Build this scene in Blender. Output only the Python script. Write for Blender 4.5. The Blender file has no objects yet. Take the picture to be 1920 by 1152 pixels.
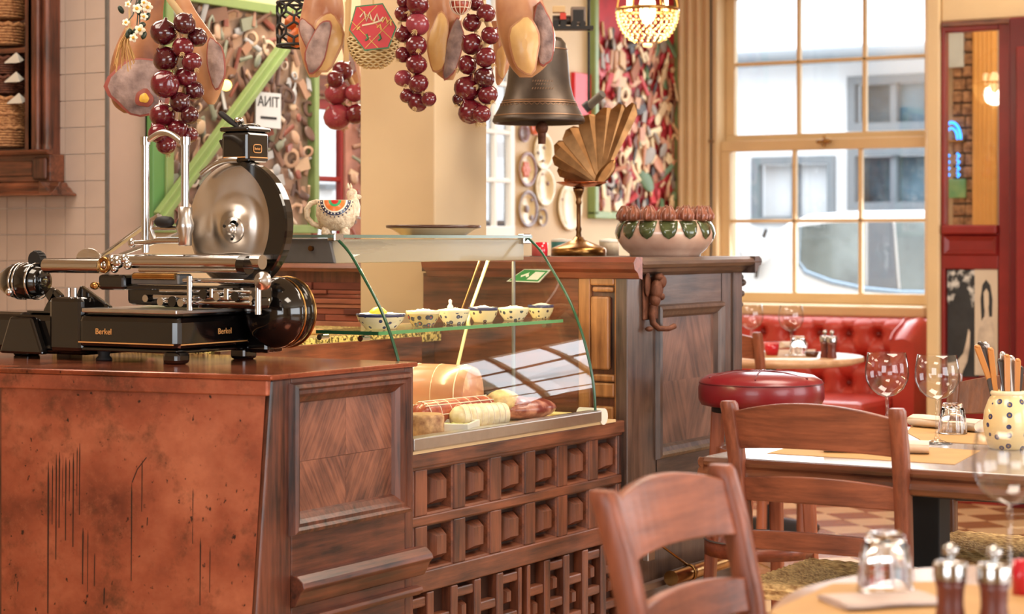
import bpy, bmesh, math, random
from mathutils import Vector, Matrix
R = random.Random(7)
PI = math.pi
SC = bpy.context.scene
COL = SC.collection
# ------------------------------------------------------------------ camera
# world axes are the room's axes: x runs along the display case, y towards the plate wall
F, HZ, CZ = 3800.0, 450.0, 1.25                  # focal length in px of the 1920 px frame, horizon row, eye height
FC, FS = 0.8564969, 0.5161521                    # the view direction in plan
cam = bpy.data.cameras.new('camera'); camo = bpy.data.objects.new('camera', cam); COL.objects.link(camo)
cam.sensor_width = 36.0; cam.lens = F / 1920 * 36.0
cam.shift_y = -(576 - HZ) / 1920
camo.location = (0, 0, CZ)
camo.rotation_euler = (PI / 2, 0, math.atan2(FS, FC) - PI / 2)
cam.clip_end = 200
cam.dof.use_dof = True; cam.dof.focus_distance = 5.3; cam.dof.aperture_fstop = 4.5
SC.camera = camo
# ------------------------------------------------------------------ world and daylight
def lin(c):
    return tuple(((x / 255) / 12.92 if x / 255 <= .04045 else ((x / 255 + .055) / 1.055) ** 2.4) for x in c)
w = bpy.data.worlds.new('overcast_sky'); SC.world = w; w.use_nodes = True
w.node_tree.nodes['Background'].inputs[0].default_value = (0.88, 0.94, 1.0, 1)
w.node_tree.nodes['Background'].inputs[1].default_value = 4.2
SC.view_settings.view_transform = 'Standard'; SC.view_settings.look = 'None'
SC.view_settings.gamma = 1.0; SC.view_settings.use_curve_mapping = False
SC.view_settings.exposure = 0.0
try:
    SC.cycles.use_denoising = True
    SC.cycles.sample_clamp_indirect = 6.0
    SC.cycles.caustics_reflective = False; SC.cycles.caustics_refractive = False
except Exception: pass
def area(name, loc, target, sx, sy, power, col, spread=PI):
    l = bpy.data.lights.new(name, 'AREA'); l.shape = 'RECTANGLE'; l.size = sx; l.size_y = sy
    l.energy = power; l.color = col; l.spread = spread
    o = bpy.data.objects.new(name, l); COL.objects.link(o); o.location = loc
    o.rotation_euler = (Vector(target) - Vector(loc)).to_track_quat('-Z', 'Y').to_euler()
    return o
DAY = (1.0, 0.98, 0.96); WARM = (1.0, 0.89, 0.75)
# daylight from the shop windows behind and to the right of the camera
area('daylight_rear_window', (-2.85, 1.2, 1.6), (3, 2.0, 1.0), 3.2, 1.9, 48, DAY)
area('daylight_right_window', (2.3, -3.35, 1.6), (4, 3, 0.9), 3.6, 1.9, 66, DAY)
area('daylight_far_right_window', (6.6, -3.35, 1.6), (7, 3, 0.9), 2.6, 1.9, 44, DAY)
area('daylight_second_sash_window', (10.75, .1, 1.75), (4, 1.6, 0.7), 1.7, 1.6, 55, (0.93, 0.97, 1.0))
area('daylight_sash_window', (10.28, 4.24, 1.7), (6, 4.0, 0.6), 1.1, 1.6, 26, (0.93, 0.97, 1.0))
# lamps added under the unseen ceiling for warm fill light
FILL_LAMPS = [(3.2, 3.9), (2.6, 1.2), (5.0, 1.2), (6.0, 2.2), (4.6, 4.6), (6.7, 4.6), (9.5, 2.6)]
for i, (x, y) in enumerate(FILL_LAMPS):
    area('fill_lamp_light', (x, y, 2.80), (x, y, 0), 1.0, 1.0, (28, 36, 36, 36, 27, 32, 24)[i], WARM)
# ------------------------------------------------------------------ pixel to place
def ray(px):
    k = (px - 960) / F
    return (FC + k * FS, FS - k * FC)
def at(px, py, u=None, v=None, d=None, z=None):
    """the point of the place seen at that pixel on the plane x=u, y=v, at depth d or at height z"""
    r = ray(px)
    if u is not None: d = u / r[0]
    elif v is not None: d = v / r[1]
    elif z is not None: d = (CZ - z) * F / (py - HZ)
    return Vector((r[0] * d, r[1] * d, CZ - (py - HZ) * d / F))
# ------------------------------------------------------------------ mesh helpers
def ortho(d):
    d = d.normalized(); a = Vector((0, 0, 1)) if abs(d.z) < .9 else Vector((1, 0, 0))
    x = a.cross(d).normalized(); return x, d.cross(x)
class MB:
    def __init__(s): s.v = []; s.f = []; s.m = []; s.sm = []
    def add(s, vs, fs, m=0, sm=False):
        b = len(s.v); s.v += [tuple(p) for p in vs]
        for f in fs: s.f.append([b + i for i in f]); s.m.append(m); s.sm.append(sm)
        return s
    def box(s, x0, x1, y0, y1, z0, z1, m=0):
        x0, x1 = min(x0, x1), max(x0, x1); y0, y1 = min(y0, y1), max(y0, y1); z0, z1 = min(z0, z1), max(z0, z1)
        return s.add([(x0,y0,z0),(x1,y0,z0),(x1,y1,z0),(x0,y1,z0),(x0,y0,z1),(x1,y0,z1),(x1,y1,z1),(x0,y1,z1)],
                     [(3,2,1,0),(4,5,6,7),(0,1,5,4),(1,2,6,5),(2,3,7,6),(3,0,4,7)], m)
    def obox(s, c, h, rot=None, m=0):
        rot = rot or Matrix.Identity(3); c = Vector(c); vs = []
        for sz in (-1, 1):
            for sx, sy in ((-1,-1),(1,-1),(1,1),(-1,1)): vs.append(c + rot @ Vector((sx*h[0], sy*h[1], sz*h[2])))
        return s.add(vs, [(3,2,1,0),(4,5,6,7),(0,1,5,4),(1,2,6,5),(2,3,7,6),(3,0,4,7)], m)
    def beam(s, p, q, wx, wy, m=0, up=None, wx1=None, wy1=None):
        p = Vector(p); q = Vector(q); d = (q - p).normalized()
        if up is not None:
            y = Vector(up); y = (y - d * y.dot(d)).normalized(); x = y.cross(d)
        else: x, y = ortho(d)
        wx1 = wx if wx1 is None else wx1; wy1 = wy if wy1 is None else wy1
        vs = []
        for c, a, b in ((p, wx, wy), (q, wx1, wy1)):
            for i, j in ((-1,-1),(1,-1),(1,1),(-1,1)): vs.append(c + x*i*a/2 + y*j*b/2)
        return s.add(vs, [(3,2,1,0),(4,5,6,7),(0,1,5,4),(1,2,6,5),(2,3,7,6),(3,0,4,7)], m)
    def cyl(s, p, q, r, r1=None, n=20, m=0, cap=True):
        p = Vector(p); q = Vector(q); r1 = r if r1 is None else r1; x, y = ortho(q - p); vs = []
        for c, rr in ((p, r), (q, r1)):
            for i in range(n):
                a = 2*PI*i/n; vs.append(c + x*rr*math.cos(a) + y*rr*math.sin(a))
        s.add(vs, [(i, (i+1) % n, n + (i+1) % n, n + i) for i in range(n)], m, True)
        if cap: s.add(vs, [tuple(range(n-1, -1, -1)), tuple(range(n, 2*n))], m)
        return s
    def tube(s, path, r, n=10, m=0, closed=False, cap=True):
        P = [Vector(p) for p in path]; N = len(P); rs = r if isinstance(r, (list, tuple)) else [r]*N; rings = []; px = None
        for i in range(N):
            a = P[(i-1) % N] if (i or closed) else P[0]; b = P[(i+1) % N] if (i < N-1 or closed) else P[-1]
            t = (b - a).normalized()
            if px is None: px, _ = ortho(t)
            px = (px - t*px.dot(t)).normalized(); y = t.cross(px)
            rings.append([P[i] + px*rs[i]*math.cos(2*PI*k/n) + y*rs[i]*math.sin(2*PI*k/n) for k in range(n)])
        s.grid(rings, closev=True, closeu=closed, m=m)
        if cap and not closed:
            s.add(rings[0], [tuple(range(n-1, -1, -1))], m); s.add(rings[-1], [tuple(range(n))], m)
        return s
    def grid(s, rows, closeu=False, closev=False, m=0, sm=True, flip=False):
        nu = len(rows); nv = len(rows[0]); vs = [p for r_ in rows for p in r_]; fs = []
        for i in range(nu if closeu else nu-1):
            for j in range(nv if closev else nv-1):
                f = (i*nv+j, i*nv+(j+1) % nv, ((i+1) % nu)*nv+(j+1) % nv, ((i+1) % nu)*nv+j)
                fs.append(f[::-1] if flip else f)
        return s.add(vs, fs, m, sm)
    def lathe(s, prof, n=28, c=(0,0,0), axis=None, m=0, a0=0, a1=2*PI, sx=1, sy=1):
        c = Vector(c)
        if axis is None: x, y, zz = Vector((1,0,0)), Vector((0,1,0)), Vector((0,0,1))
        else: zz = Vector(axis).normalized(); x, y = ortho(zz)
        full = abs(a1 - a0 - 2*PI) < 1e-6; k = n if full else n + 1
        rows = []
        for r, z in prof:
            rows.append([c + x*max(r, 1e-5)*sx*math.cos(a0+(a1-a0)*i/n) + y*max(r, 1e-5)*sy*math.sin(a0+(a1-a0)*i/n) + zz*z for i in range(k)])
        return s.grid(rows, closev=full, m=m)
    def ell(s, c, r, nu=10, nv=14, m=0, rot=None):
        c = Vector(c); r = (r, r, r) if isinstance(r, (int, float)) else r; rows = []
        for i in range(nu+1):
            t = -PI/2 + PI*i/nu; cr = max(math.cos(t), 1e-4)
            row = []
            for j in range(nv):
                p = Vector((r[0]*cr*math.cos(2*PI*j/nv), r[1]*cr*math.sin(2*PI*j/nv), r[2]*math.sin(t)))
                row.append(c + (rot @ p if rot else p))
            rows.append(row)
        return s.grid(rows, closev=True, m=m)
    def prism(s, pts, ax, a0, a1, m=0):
        """polygon pts in the two other axes (in x,y,z order), extruded along axis ax from a0 to a1"""
        def mk(p, a):
            q = list(p); q.insert('xyz'.index(ax), a); return q
        n = len(pts); vs = [mk(p, a0) for p in pts] + [mk(p, a1) for p in pts]
        return s.add(vs, [tuple(range(n-1, -1, -1)), tuple(range(n, 2*n))] + [(i, (i+1) % n, n+(i+1) % n, n+i) for i in range(n)], m)
    def strip(s, prof, p, q, out, m=0):
        """moulding: profile (outward, up) swept straight from p to q"""
        p = Vector(p); q = Vector(q); o = Vector(out).normalized(); n = len(prof)
        vs = [c + o*a + Vector((0,0,1))*b for c in (p, q) for a, b in prof]
        return s.add(vs, [(i, (i+1) % n, n+(i+1) % n, n+i) for i in range(n)] + [tuple(range(n-1,-1,-1)), tuple(range(n,2*n))], m)
    def frame(s, org, ax, ay, az, w_, h_, prof, m=0):
        """mitred rectangular moulding: profile (inset from outer edge, height along az)"""
        org, ax, ay, az = Vector(org), Vector(ax), Vector(ay), Vector(az); rows = []
        for ins, hh in prof:
            rows.append([org + ax*x + ay*y + az*hh for x, y in ((ins,ins),(w_-ins,ins),(w_-ins,h_-ins),(ins,h_-ins))])
        return s.grid(rows, closev=True, m=m, sm=False)
    def mesh(s, name, mats, off=None):
        me = bpy.data.meshes.new(name)
        vs = s.v if off is None else [(a-off[0], b-off[1], c-off[2]) for a, b, c in s.v]
        me.from_pydata(vs, [], s.f); me.update()
        for mt in (mats if isinstance(mats, (list, tuple)) else [mats]): me.materials.append(mt)
        me.polygons.foreach_set('material_index', s.m); me.polygons.foreach_set('use_smooth', s.sm)
        bm = bmesh.new(); bm.from_mesh(me); bmesh.ops.recalc_face_normals(bm, faces=bm.faces[:]); bm.to_mesh(me); bm.free()
        return me
    def build(s, name, mats, parent=None, world=True, bev=0, sub=0, weld=False):
        off = WL.get(parent.name, (0,0,0)) if (parent is not None and world) else None
        o = bpy.data.objects.new(name, s.mesh(name, mats, off)); COL.objects.link(o)
        if parent is not None:
            o.parent = parent; WL[o.name] = WL.get(parent.name, (0,0,0))
        if bev:
            b = o.modifiers.new('bevel', 'BEVEL'); b.width = bev; b.segments = 2; b.limit_method = 'ANGLE'; b.angle_limit = .6
        if sub:
            b = o.modifiers.new('sub', 'SUBSURF'); b.levels = sub; b.render_levels = sub
        return o
WL = {}
def tag(o, label, cat, group=None, kind=None):
    if label: o['label'] = label
    if cat: o['category'] = cat
    if group: o['group'] = group
    if kind: o['kind'] = kind
    return o
def thing(name, label, cat, loc=(0,0,0), rz=0, group=None):
    o = bpy.data.objects.new(name, None); COL.objects.link(o); o.empty_display_size = .05
    o.location = loc; o.rotation_euler = (0, 0, rz); WL[o.name] = tuple(loc)
    return tag(o, label, cat, group)
def struct(o): o['kind'] = 'structure'; return o
def dup(root, loc, rz=0, label=None, group=None, scale=None):
    r = root.copy(); COL.objects.link(r); r.location = loc; r.rotation_euler = (0, 0, rz)
    if scale: r.scale = scale if isinstance(scale, tuple) else (scale,)*3
    if label: r['label'] = label
    if group: r['group'] = group
    for ch in list(root.children):
        c = ch.copy(); COL.objects.link(c); c.parent = r
        for g in list(ch.children):
            d = g.copy(); COL.objects.link(d); d.parent = c
    return r
def piece(name, me, loc, parent, rot=None, scale=None):
    """a small part that shares mesh data"""
    o = bpy.data.objects.new(name, me); COL.objects.link(o); o.parent = parent
    b = WL.get(parent.name, (0,0,0)); o.location = (loc[0]-b[0], loc[1]-b[1], loc[2]-b[2]); WL[o.name] = tuple(loc)
    if rot is not None: o.rotation_euler = rot
    if scale is not None: o.scale = scale
    return o
def text(name, body, mat_, size, parent, loc, xdir, up, depth=.0006, mirror=False, align='CENTER'):
    cu = bpy.data.curves.new(name, 'FONT'); cu.body = body; cu.size = size; cu.align_x = align; cu.extrude = depth
    to = bpy.data.objects.new('tmp_text', cu); COL.objects.link(to)
    dg = bpy.context.evaluated_depsgraph_get(); me = bpy.data.meshes.new_from_object(to.evaluated_get(dg))
    bpy.data.objects.remove(to)
    x = Vector(xdir).normalized(); y = Vector(up).normalized(); n = x.cross(y)
    if mirror: x = -x; n = x.cross(y)
    b = Vector(WL.get(parent.name, (0,0,0)))
    me.transform(Matrix.Translation(Vector(loc) - b) @ Matrix((x, y, n)).transposed().to_4x4())
    me.materials.clear(); me.materials.append(mat_)
    o = bpy.data.objects.new(name, me); COL.objects.link(o); o.parent = parent; WL[o.name] = tuple(b)
    return o
# ------------------------------------------------------------------ materials
def newmat(name):
    m = bpy.data.materials.new(name); m.use_nodes = True
    return m, m.node_tree, m.node_tree.nodes['Principled BSDF']
def pbr(name, col, rough=.5, metal=0, var=0, scale=8, bump=0, coat=0, stretch=(1,1,1), col2=None, emit=0, spec=.5, detail=4, sheen=0, lo=.3, hi=.7):
    m, nt, b = newmat(name); c = lin(col)
    b.inputs['Base Color'].default_value = (*c, 1); b.inputs['Roughness'].default_value = rough; b.inputs['Metallic'].default_value = metal
    b.inputs['Specular IOR Level'].default_value = spec
    if coat: b.inputs['Coat Weight'].default_value = coat; b.inputs['Coat Roughness'].default_value = .08
    if sheen: b.inputs['Sheen Weight'].default_value = sheen
    if emit: b.inputs['Emission Color'].default_value = (*c, 1); b.inputs['Emission Strength'].default_value = emit
    if var or bump or col2:
        tc = nt.nodes.new('ShaderNodeTexCoord'); mp = nt.nodes.new('ShaderNodeMapping'); nz = nt.nodes.new('ShaderNodeTexNoise')
        mp.inputs['Scale'].default_value = stretch; nz.inputs['Scale'].default_value = scale; nz.inputs['Detail'].default_value = detail
        nt.links.new(tc.outputs['Object'], mp.inputs['Vector']); nt.links.new(mp.outputs['Vector'], nz.inputs['Vector'])
        if var or col2:
            rp = nt.nodes.new('ShaderNodeValToRGB'); e = rp.color_ramp.elements
            e[0].position = lo; e[1].position = hi
            c2 = lin(col2) if col2 else tuple(min(1, x*(1+var)) for x in c)
            e[0].color = (*(c if col2 else tuple(x*(1-var) for x in c)), 1); e[1].color = (*c2, 1)
            nt.links.new(nz.outputs['Fac'], rp.inputs['Fac']); nt.links.new(rp.outputs['Color'], b.inputs['Base Color'])
        if bump:
            bp = nt.nodes.new('ShaderNodeBump'); bp.inputs['Strength'].default_value = bump; bp.inputs['Distance'].default_value = .01
            nt.links.new(nz.outputs['Fac'], bp.inputs['Height']); nt.links.new(bp.outputs['Normal'], b.inputs['Normal'])
    return m
def wood(name, dark, light, axis='z', scale=14, rough=.38, coat=.25, ratio=14, bump=.06, diag=None):
    """grain runs along axis"""
    m, nt, b = newmat(name); N = nt.nodes.new; L = nt.links.new
    tc = N('ShaderNodeTexCoord'); mp = N('ShaderNodeMapping'); mp2 = N('ShaderNodeMapping')
    st = {'x': (1/ratio,1,1), 'y': (1,1/ratio,1), 'z': (1,1,1/ratio)}[axis]
    mp2.inputs['Scale'].default_value = st
    if diag is not None: mp.inputs['Rotation'].default_value = diag
    L(tc.outputs['Object'], mp.inputs['Vector']); L(mp.outputs['Vector'], mp2.inputs['Vector'])
    n1 = N('ShaderNodeTexNoise'); n1.inputs['Scale'].default_value = scale*4; n1.inputs['Detail'].default_value = 6; n1.inputs['Roughness'].default_value = .65
    n2 = N('ShaderNodeTexNoise'); n2.inputs['Scale'].default_value = scale*.35; n2.inputs['Detail'].default_value = 3
    L(mp2.outputs['Vector'], n1.inputs['Vector']); L(mp.outputs['Vector'], n2.inputs['Vector'])
    mx = N('ShaderNodeMath'); mx.operation = 'MULTIPLY_ADD'; mx.inputs[1].default_value = .55
    L(n1.outputs['Fac'], mx.inputs[0])
    m2 = N('ShaderNodeMath'); m2.operation = 'MULTIPLY'; m2.inputs[1].default_value = .45; L(n2.outputs['Fac'], m2.inputs[0]); L(m2.outputs[0], mx.inputs[2])
    rp = N('ShaderNodeValToRGB'); e = rp.color_ramp.elements; e[0].position = .37; e[1].position = .62
    e[0].color = (*lin(dark), 1); e[1].color = (*lin(light), 1); L(mx.outputs[0], rp.inputs['Fac']); L(rp.outputs['Color'], b.inputs['Base Color'])
    b.inputs['Roughness'].default_value = rough; b.inputs['Coat Weight'].default_value = coat; b.inputs['Coat Roughness'].default_value = .2
    if bump:
        bp = N('ShaderNodeBump'); bp.inputs['Strength'].default_value = bump*4; bp.inputs['Distance'].default_value = .004
        L(n1.outputs['Fac'], bp.inputs['Height']); L(bp.outputs['Normal'], b.inputs['Normal'])
    return m
def pane(name, tint=(1,1,1), refl=.06, edge=.6, rough=0.0):
    """thin sheet glass: clear, with a mirror reflection that grows at grazing angles"""
    m = bpy.data.materials.new(name); m.use_nodes = True; nt = m.node_tree; nt.nodes.clear(); N = nt.nodes.new; L = nt.links.new
    out = N('ShaderNodeOutputMaterial'); mix = N('ShaderNodeMixShader'); tr = N('ShaderNodeBsdfTransparent'); gl = N('ShaderNodeBsdfGlossy')
    tr.inputs['Color'].default_value = (*tint, 1); gl.inputs['Roughness'].default_value = rough
    lw = N('ShaderNodeLayerWeight'); lw.inputs['Blend'].default_value = .5
    pw = N('ShaderNodeMath'); pw.operation = 'POWER'; pw.inputs[1].default_value = 3.5; L(lw.outputs['Facing'], pw.inputs[0])
    ma = N('ShaderNodeMath'); ma.operation = 'MULTIPLY_ADD'; ma.inputs[1].default_value = edge; ma.inputs[2].default_value = refl
    L(pw.outputs[0], ma.inputs[0]); L(ma.outputs[0], mix.inputs['Fac']); L(tr.outputs[0], mix.inputs[1]); L(gl.outputs[0], mix.inputs[2])
    L(mix.outputs[0], out.inputs['Surface']); return m
def crystal(name, tint=(1,1,1)):
    m, nt, b = newmat(name)
    b.inputs['Base Color'].default_value = (*tint, 1); b.inputs['Transmission Weight'].default_value = 1; b.inputs['Roughness'].default_value = 0; b.inputs['IOR'].default_value = 1.45
    return m
def glow(name, col, st):
    m, nt, b = newmat(name); c = lin(col); b.inputs['Base Color'].default_value = (*c, 1)
    b.inputs['Emission Color'].default_value = (*c, 1); b.inputs['Emission Strength'].default_value = st; return m
M = {}
M['cream'] = pbr('cream_paint', (212,186,148), .6, var=.05, scale=3)
M['creamtrim'] = pbr('cream_gloss_paint', (216,188,144), .35, var=.04, scale=5)
M['greywall'] = pbr('pinkish_plaster', (166,142,128), .7, var=.06, scale=4)
M['ceil'] = pbr('ceiling_paint', (225,212,190), .8)
M['tile'] = pbr('cream_wall_tile', (182,162,150), .25, var=.05, scale=4)
M['grout'] = pbr('tile_grout', (214,200,186), .8)
M['red'] = pbr('oxblood_paint', (128,30,26), .35, var=.15, scale=6)
M['frame_red'] = pbr('red_paint', (140,36,32), .35)  # slightly lighter red for the frame of the red window
M['green'] = pbr('sage_green_paint', (128,150,92), .4, var=.08, scale=10)
M['darkgreen'] = pbr('green_paint', (92,140,80), .4)
M['walnut'] = wood('walnut_vertical', (36,18,14), (122,68,48), 'z')
M['walnut_x'] = wood('walnut_along_x', (36,18,14), (122,68,48), 'x')
M['walnut_y'] = wood('walnut_along_y', (44,22,15), (136,78,52), 'y')
M['dark'] = wood('dark_oak_vertical', (40,28,24), (102,78,66), 'z')
M['dark_x'] = wood('dark_oak_along_x', (40,28,24), (102,78,66), 'x')
M['honey'] = wood('lamplit_oak_vertical', (120,76,42), (188,130,78), 'z')  # warm case light on the bar end is put into this colour
M['honey_y'] = wood('honey_oak_along_y', (120,76,42), (188,130,78), 'y')
M['ven_a'] = wood('veneer_leaning_left', (70,38,30), (148,94,72), 'z', diag=(0, .55, 0), scale=30)
M['ven_b'] = wood('veneer_leaning_right', (70,38,30), (148,94,72), 'z', diag=(0, -.55, 0), scale=30)
M['dven_a'] = wood('dark_veneer_leaning_left', (66,44,36), (132,94,78), 'z', diag=(0, .4, 0), scale=18)
M['dven_b'] = wood('dark_veneer_leaning_right', (66,44,36), (132,94,78), 'z', diag=(0, -.4, 0), scale=18)
M['chair'] = wood('chair_beech_stain', (84,42,30), (158,90,64), 'z', scale=12, rough=.42, coat=.1)
M['chair_x'] = wood('chair_beech_stain_rail', (84,42,30), (160,92,64), 'x', scale=12, rough=.42, coat=.1)
M['chairdark'] = wood('chair_dark_stain', (72,40,24), (124,74,44), 'z', scale=10)
M['tablew'] = wood('table_walnut', (62,34,24), (128,76,50), 'y', scale=10, rough=.25, coat=.4)
M['tablegrey'] = pbr('worn_table_lacquer', (150,140,136), .22, var=.1, scale=6, coat=.3)
M['tablenear'] = wood('worn_beech_table', (150,116,92), (196,160,132), 'x', scale=8, rough=.35)
M['chrome'] = pbr('polished_chrome', (196,194,192), .14, 1)
M['steel'] = pbr('brushed_steel', (196,192,188), .28, 1, var=.06, scale=30)
M['blade'] = pbr('spun_blade_steel', (200,192,184), .26, 1)
_nt = M['blade'].node_tree; _tg = _nt.nodes.new('ShaderNodeTangent'); _tg.direction_type = 'RADIAL'; _tg.axis = 'X'
_nt.links.new(_tg.outputs[0], _nt.nodes['Principled BSDF'].inputs['Tangent']); _nt.nodes['Principled BSDF'].inputs['Anisotropic'].default_value = .85
M['greymetal'] = pbr('grey_painted_metal', (112,110,108), .4, .4, var=.1, scale=20)
M['black'] = pbr('black_gloss_enamel', (14,12,12), .1, 0, coat=.6)
M['rubber'] = pbr('black_rubber', (22,20,20), .6)
M['gold'] = pbr('gold_line_paint', (222,158,92), .4)
M['brass'] = pbr('antique_brass', (166,124,72), .25, 1, var=.25, scale=14)
M['brassd'] = pbr('dark_brass', (120,86,54), .3, 1, var=.3, scale=18)
M['bronze'] = pbr('bell_bronze', (78,68,60), .42, .85, var=.3, scale=12, bump=.15)
M['rust'] = pbr('rusted_iron', (104,62,42), .6, .5, var=.35, scale=40, bump=.5)
M['pane'] = pane('sheet_glass')
M['caseglass'] = pane('curved_case_glass', (.97,.985,.97), .04, .45)
M['glassedge'] = pbr('green_glass_edge', (38,84,56), .08, coat=.3)
M['crystal'] = crystal('clear_crystal')
M['white'] = pbr('white_enamel', (232,228,218), .3)
M['linen'] = pbr('pale_linen', (226,206,186), .85, var=.05, scale=30, bump=.1)
M['kraft'] = pbr('kraft_paper', (184,142,88), .75, var=.08, scale=12)
M['rush'] = pbr('woven_rush', (150,110,66), .8, stretch=(1,2,2), col2=(232,196,136), scale=50, bump=.3, lo=.35, hi=.65)
M['redleather'] = pbr('oxblood_leather', (122,24,32), .3, var=.1, scale=10, coat=.15)
M['sofaleather'] = pbr('red_buttoned_leather', (182,60,48), .35, var=.12, scale=8, coat=.1)
def thinglass(name):
    """blown glass: clear face-on, darker and mirror-like towards the edge of the shape"""
    m = bpy.data.materials.new(name); m.use_nodes = True; nt = m.node_tree; nt.nodes.clear(); N = nt.nodes.new; L = nt.links.new
    out = N('ShaderNodeOutputMaterial'); mix = N('ShaderNodeMixShader'); tr = N('ShaderNodeBsdfTransparent'); gl = N('ShaderNodeBsdfGlossy'); gl.inputs['Roughness'].default_value = 0.02
    lw = N('ShaderNodeLayerWeight'); lw.inputs['Blend'].default_value = .5
    rp = N('ShaderNodeValToRGB'); e = rp.color_ramp.elements; e[0].position = .55; e[0].color = (.97,.97,.97,1); e[1].position = 1; e[1].color = (.22,.22,.24,1)
    L(lw.outputs['Facing'], rp.inputs['Fac']); L(rp.outputs['Color'], tr.inputs['Color'])
    pw = N('ShaderNodeMath'); pw.operation = 'POWER'; pw.inputs[1].default_value = 4.2; L(lw.outputs['Facing'], pw.inputs[0])
    ma = N('ShaderNodeMath'); ma.operation = 'MULTIPLY_ADD'; ma.inputs[1].default_value = .8; ma.inputs[2].default_value = .09
    L(pw.outputs[0], ma.inputs[0]); L(ma.outputs[0], mix.inputs['Fac']); L(tr.outputs[0], mix.inputs[1]); L(gl.outputs[0], mix.inputs[2]); L(mix.outputs[0], out.inputs['Surface']); return m
M['thin'] = thinglass('blown_glass')
M['wicker'] = pbr('wicker', (140,84,50), .7, stretch=(1,1,1.6), col2=(220,166,112), scale=90, bump=.6)
# ================================================================== the room
UW, VB, UT = 10.35, 5.15, 5.648        # window wall x, plate wall y, tiled wall x
ZC = 2.9
# floor: slab plus square tiles laid on the diagonal
def floormat():
    m, nt, b = newmat('floor_checker'); N = nt.nodes.new; L = nt.links.new
    tc = N('ShaderNodeTexCoord'); mp = N('ShaderNodeMapping'); ck = N('ShaderNodeTexChecker')
    mp.inputs['Rotation'].default_value = (0, 0, -PI/4); ck.inputs['Scale'].default_value = 5.0
    ck.inputs['Color1'].default_value = (*lin((214,180,134)), 1); ck.inputs['Color2'].default_value = (*lin((150,110,72)), 1)
    L(tc.outputs['Object'], mp.inputs['Vector']); L(mp.outputs['Vector'], ck.inputs['Vector']); L(ck.outputs['Color'], b.inputs['Base Color'])
    b.inputs['Roughness'].default_value = .3; return m
fl = struct(MB().box(-3, UW+.2, -3.5, 7, -.12, 0).build('floor', floormat()))
ftA = pbr('cream_floor_tile', (222,190,144), .25, var=.06, scale=5); ftB = pbr('brown_floor_tile', (150,108,70), .25, var=.1, scale=5)
tm = []
for mt in (ftA, ftB):
    tm.append(MB().box(-.098, .098, -.098, .098, 0, .005).mesh('floor_tile', mt))
c45 = math.sqrt(.5)
for i in range(0, 90):
    for j in range(-60, 40):
        a, b_ = (i+.5)*.2, (j+.5)*.2
        x, y = (a - b_)*c45, (a + b_)*c45
        d = x*FC + y*FS
        if d < 5: continue
        px = 960 + (x*FS - y*FC)/d*F
        if 7.2 < d < 9.9 and 1385 < px < 1935 and x < 9.6:
            piece('floor_tile', tm[(i+j) % 2], (x, y, 0), fl, (0, 0, PI/4))
struct(MB().box(-3, UW+.2, -3.5, 7, ZC, ZC+.1).build('ceiling', M['ceil']))
# tiled wall on the left (faces -x) with its tiles
UC = UT - .075; CABY, CABZ = at(92,300,u=UC).y + .01, at(60,288,u=UC).z      # the cabinet's niche in the tiled wall
wl = MB(); wl.box(UT, UT+.30, VB+.03, CABY, 0, ZC); wl.box(UT, UT+.30, CABY, 7, 0, CABZ-.02); wl.box(UT+.28, UT+.30, CABY, 7, CABZ-.02, ZC)
wl = struct(wl.build('wall_left', M['grout']))
tl = MB().box(-.006, 0, -.0485, .0485, -.0485, .0485).mesh('wall_tile', M['tile'])
for i in range(12):
    for j in range(20):
        y = VB + .055 + i*.1; z = .72 + j*.1
        px = 960 + F*(UT*FS - y*FC)/(UT*FC + y*FS)
        if px > -420 and not (y - .05 > CABY and z > CABZ-.15): piece('wall_tile', tl, (UT, y, z), wl)
struct(MB().box(UT-.008, UT+.012, VB-.008, VB+.006, 0, ZC).build('trim_1', M['greymetal']))
# plate wall (faces -y), with an opening for the red window and for the white glazed window
U2a, U2b = at(583,300,v=VB).x, at(640,300,v=VB).x
z2a, z2b = 0.98, at(600,185,v=VB).z
U3a, U3b = at(860,300,v=VB).x, at(962,300,v=VB).x
z3a, z3b = at(930,428,v=VB).z, 2.5
wb = MB()
wb.box(UT, U2a, VB, VB+.03, 0, ZC); wb.box(U2b, U3a, VB, VB+.03, 0, ZC); wb.box(U3b, UW+.2, VB, VB+.03, 0, ZC)
wb.box(U2a, U2b, VB, VB+.03, 0, z2a); wb.box(U2a, U2b, VB, VB+.03, z2b, ZC)
wb.box(U3a, U3b, VB, VB+.03, 0, z3a); wb.box(U3a, U3b, VB, VB+.03, z3b, ZC)
struct(wb.build('wall_back', M['cream']))
# pinkish plaster face between the tiles and the green board
struct(MB().box(UT+.0, at(268,300,v=VB).x, VB-.012, VB-.001, 0, ZC).build('wall_plaster', M['greywall']))
# square column behind the display case
ku, kv = at(815,300,v=3.55).x, 3.55
ku2 = at(913,300,v=3.55).x; kv2 = at(675,300,u=ku).y
struct(MB().box(ku, ku2, kv, kv2, 0, ZC).build('wall_column', M['cream'], bev=.006))
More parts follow.
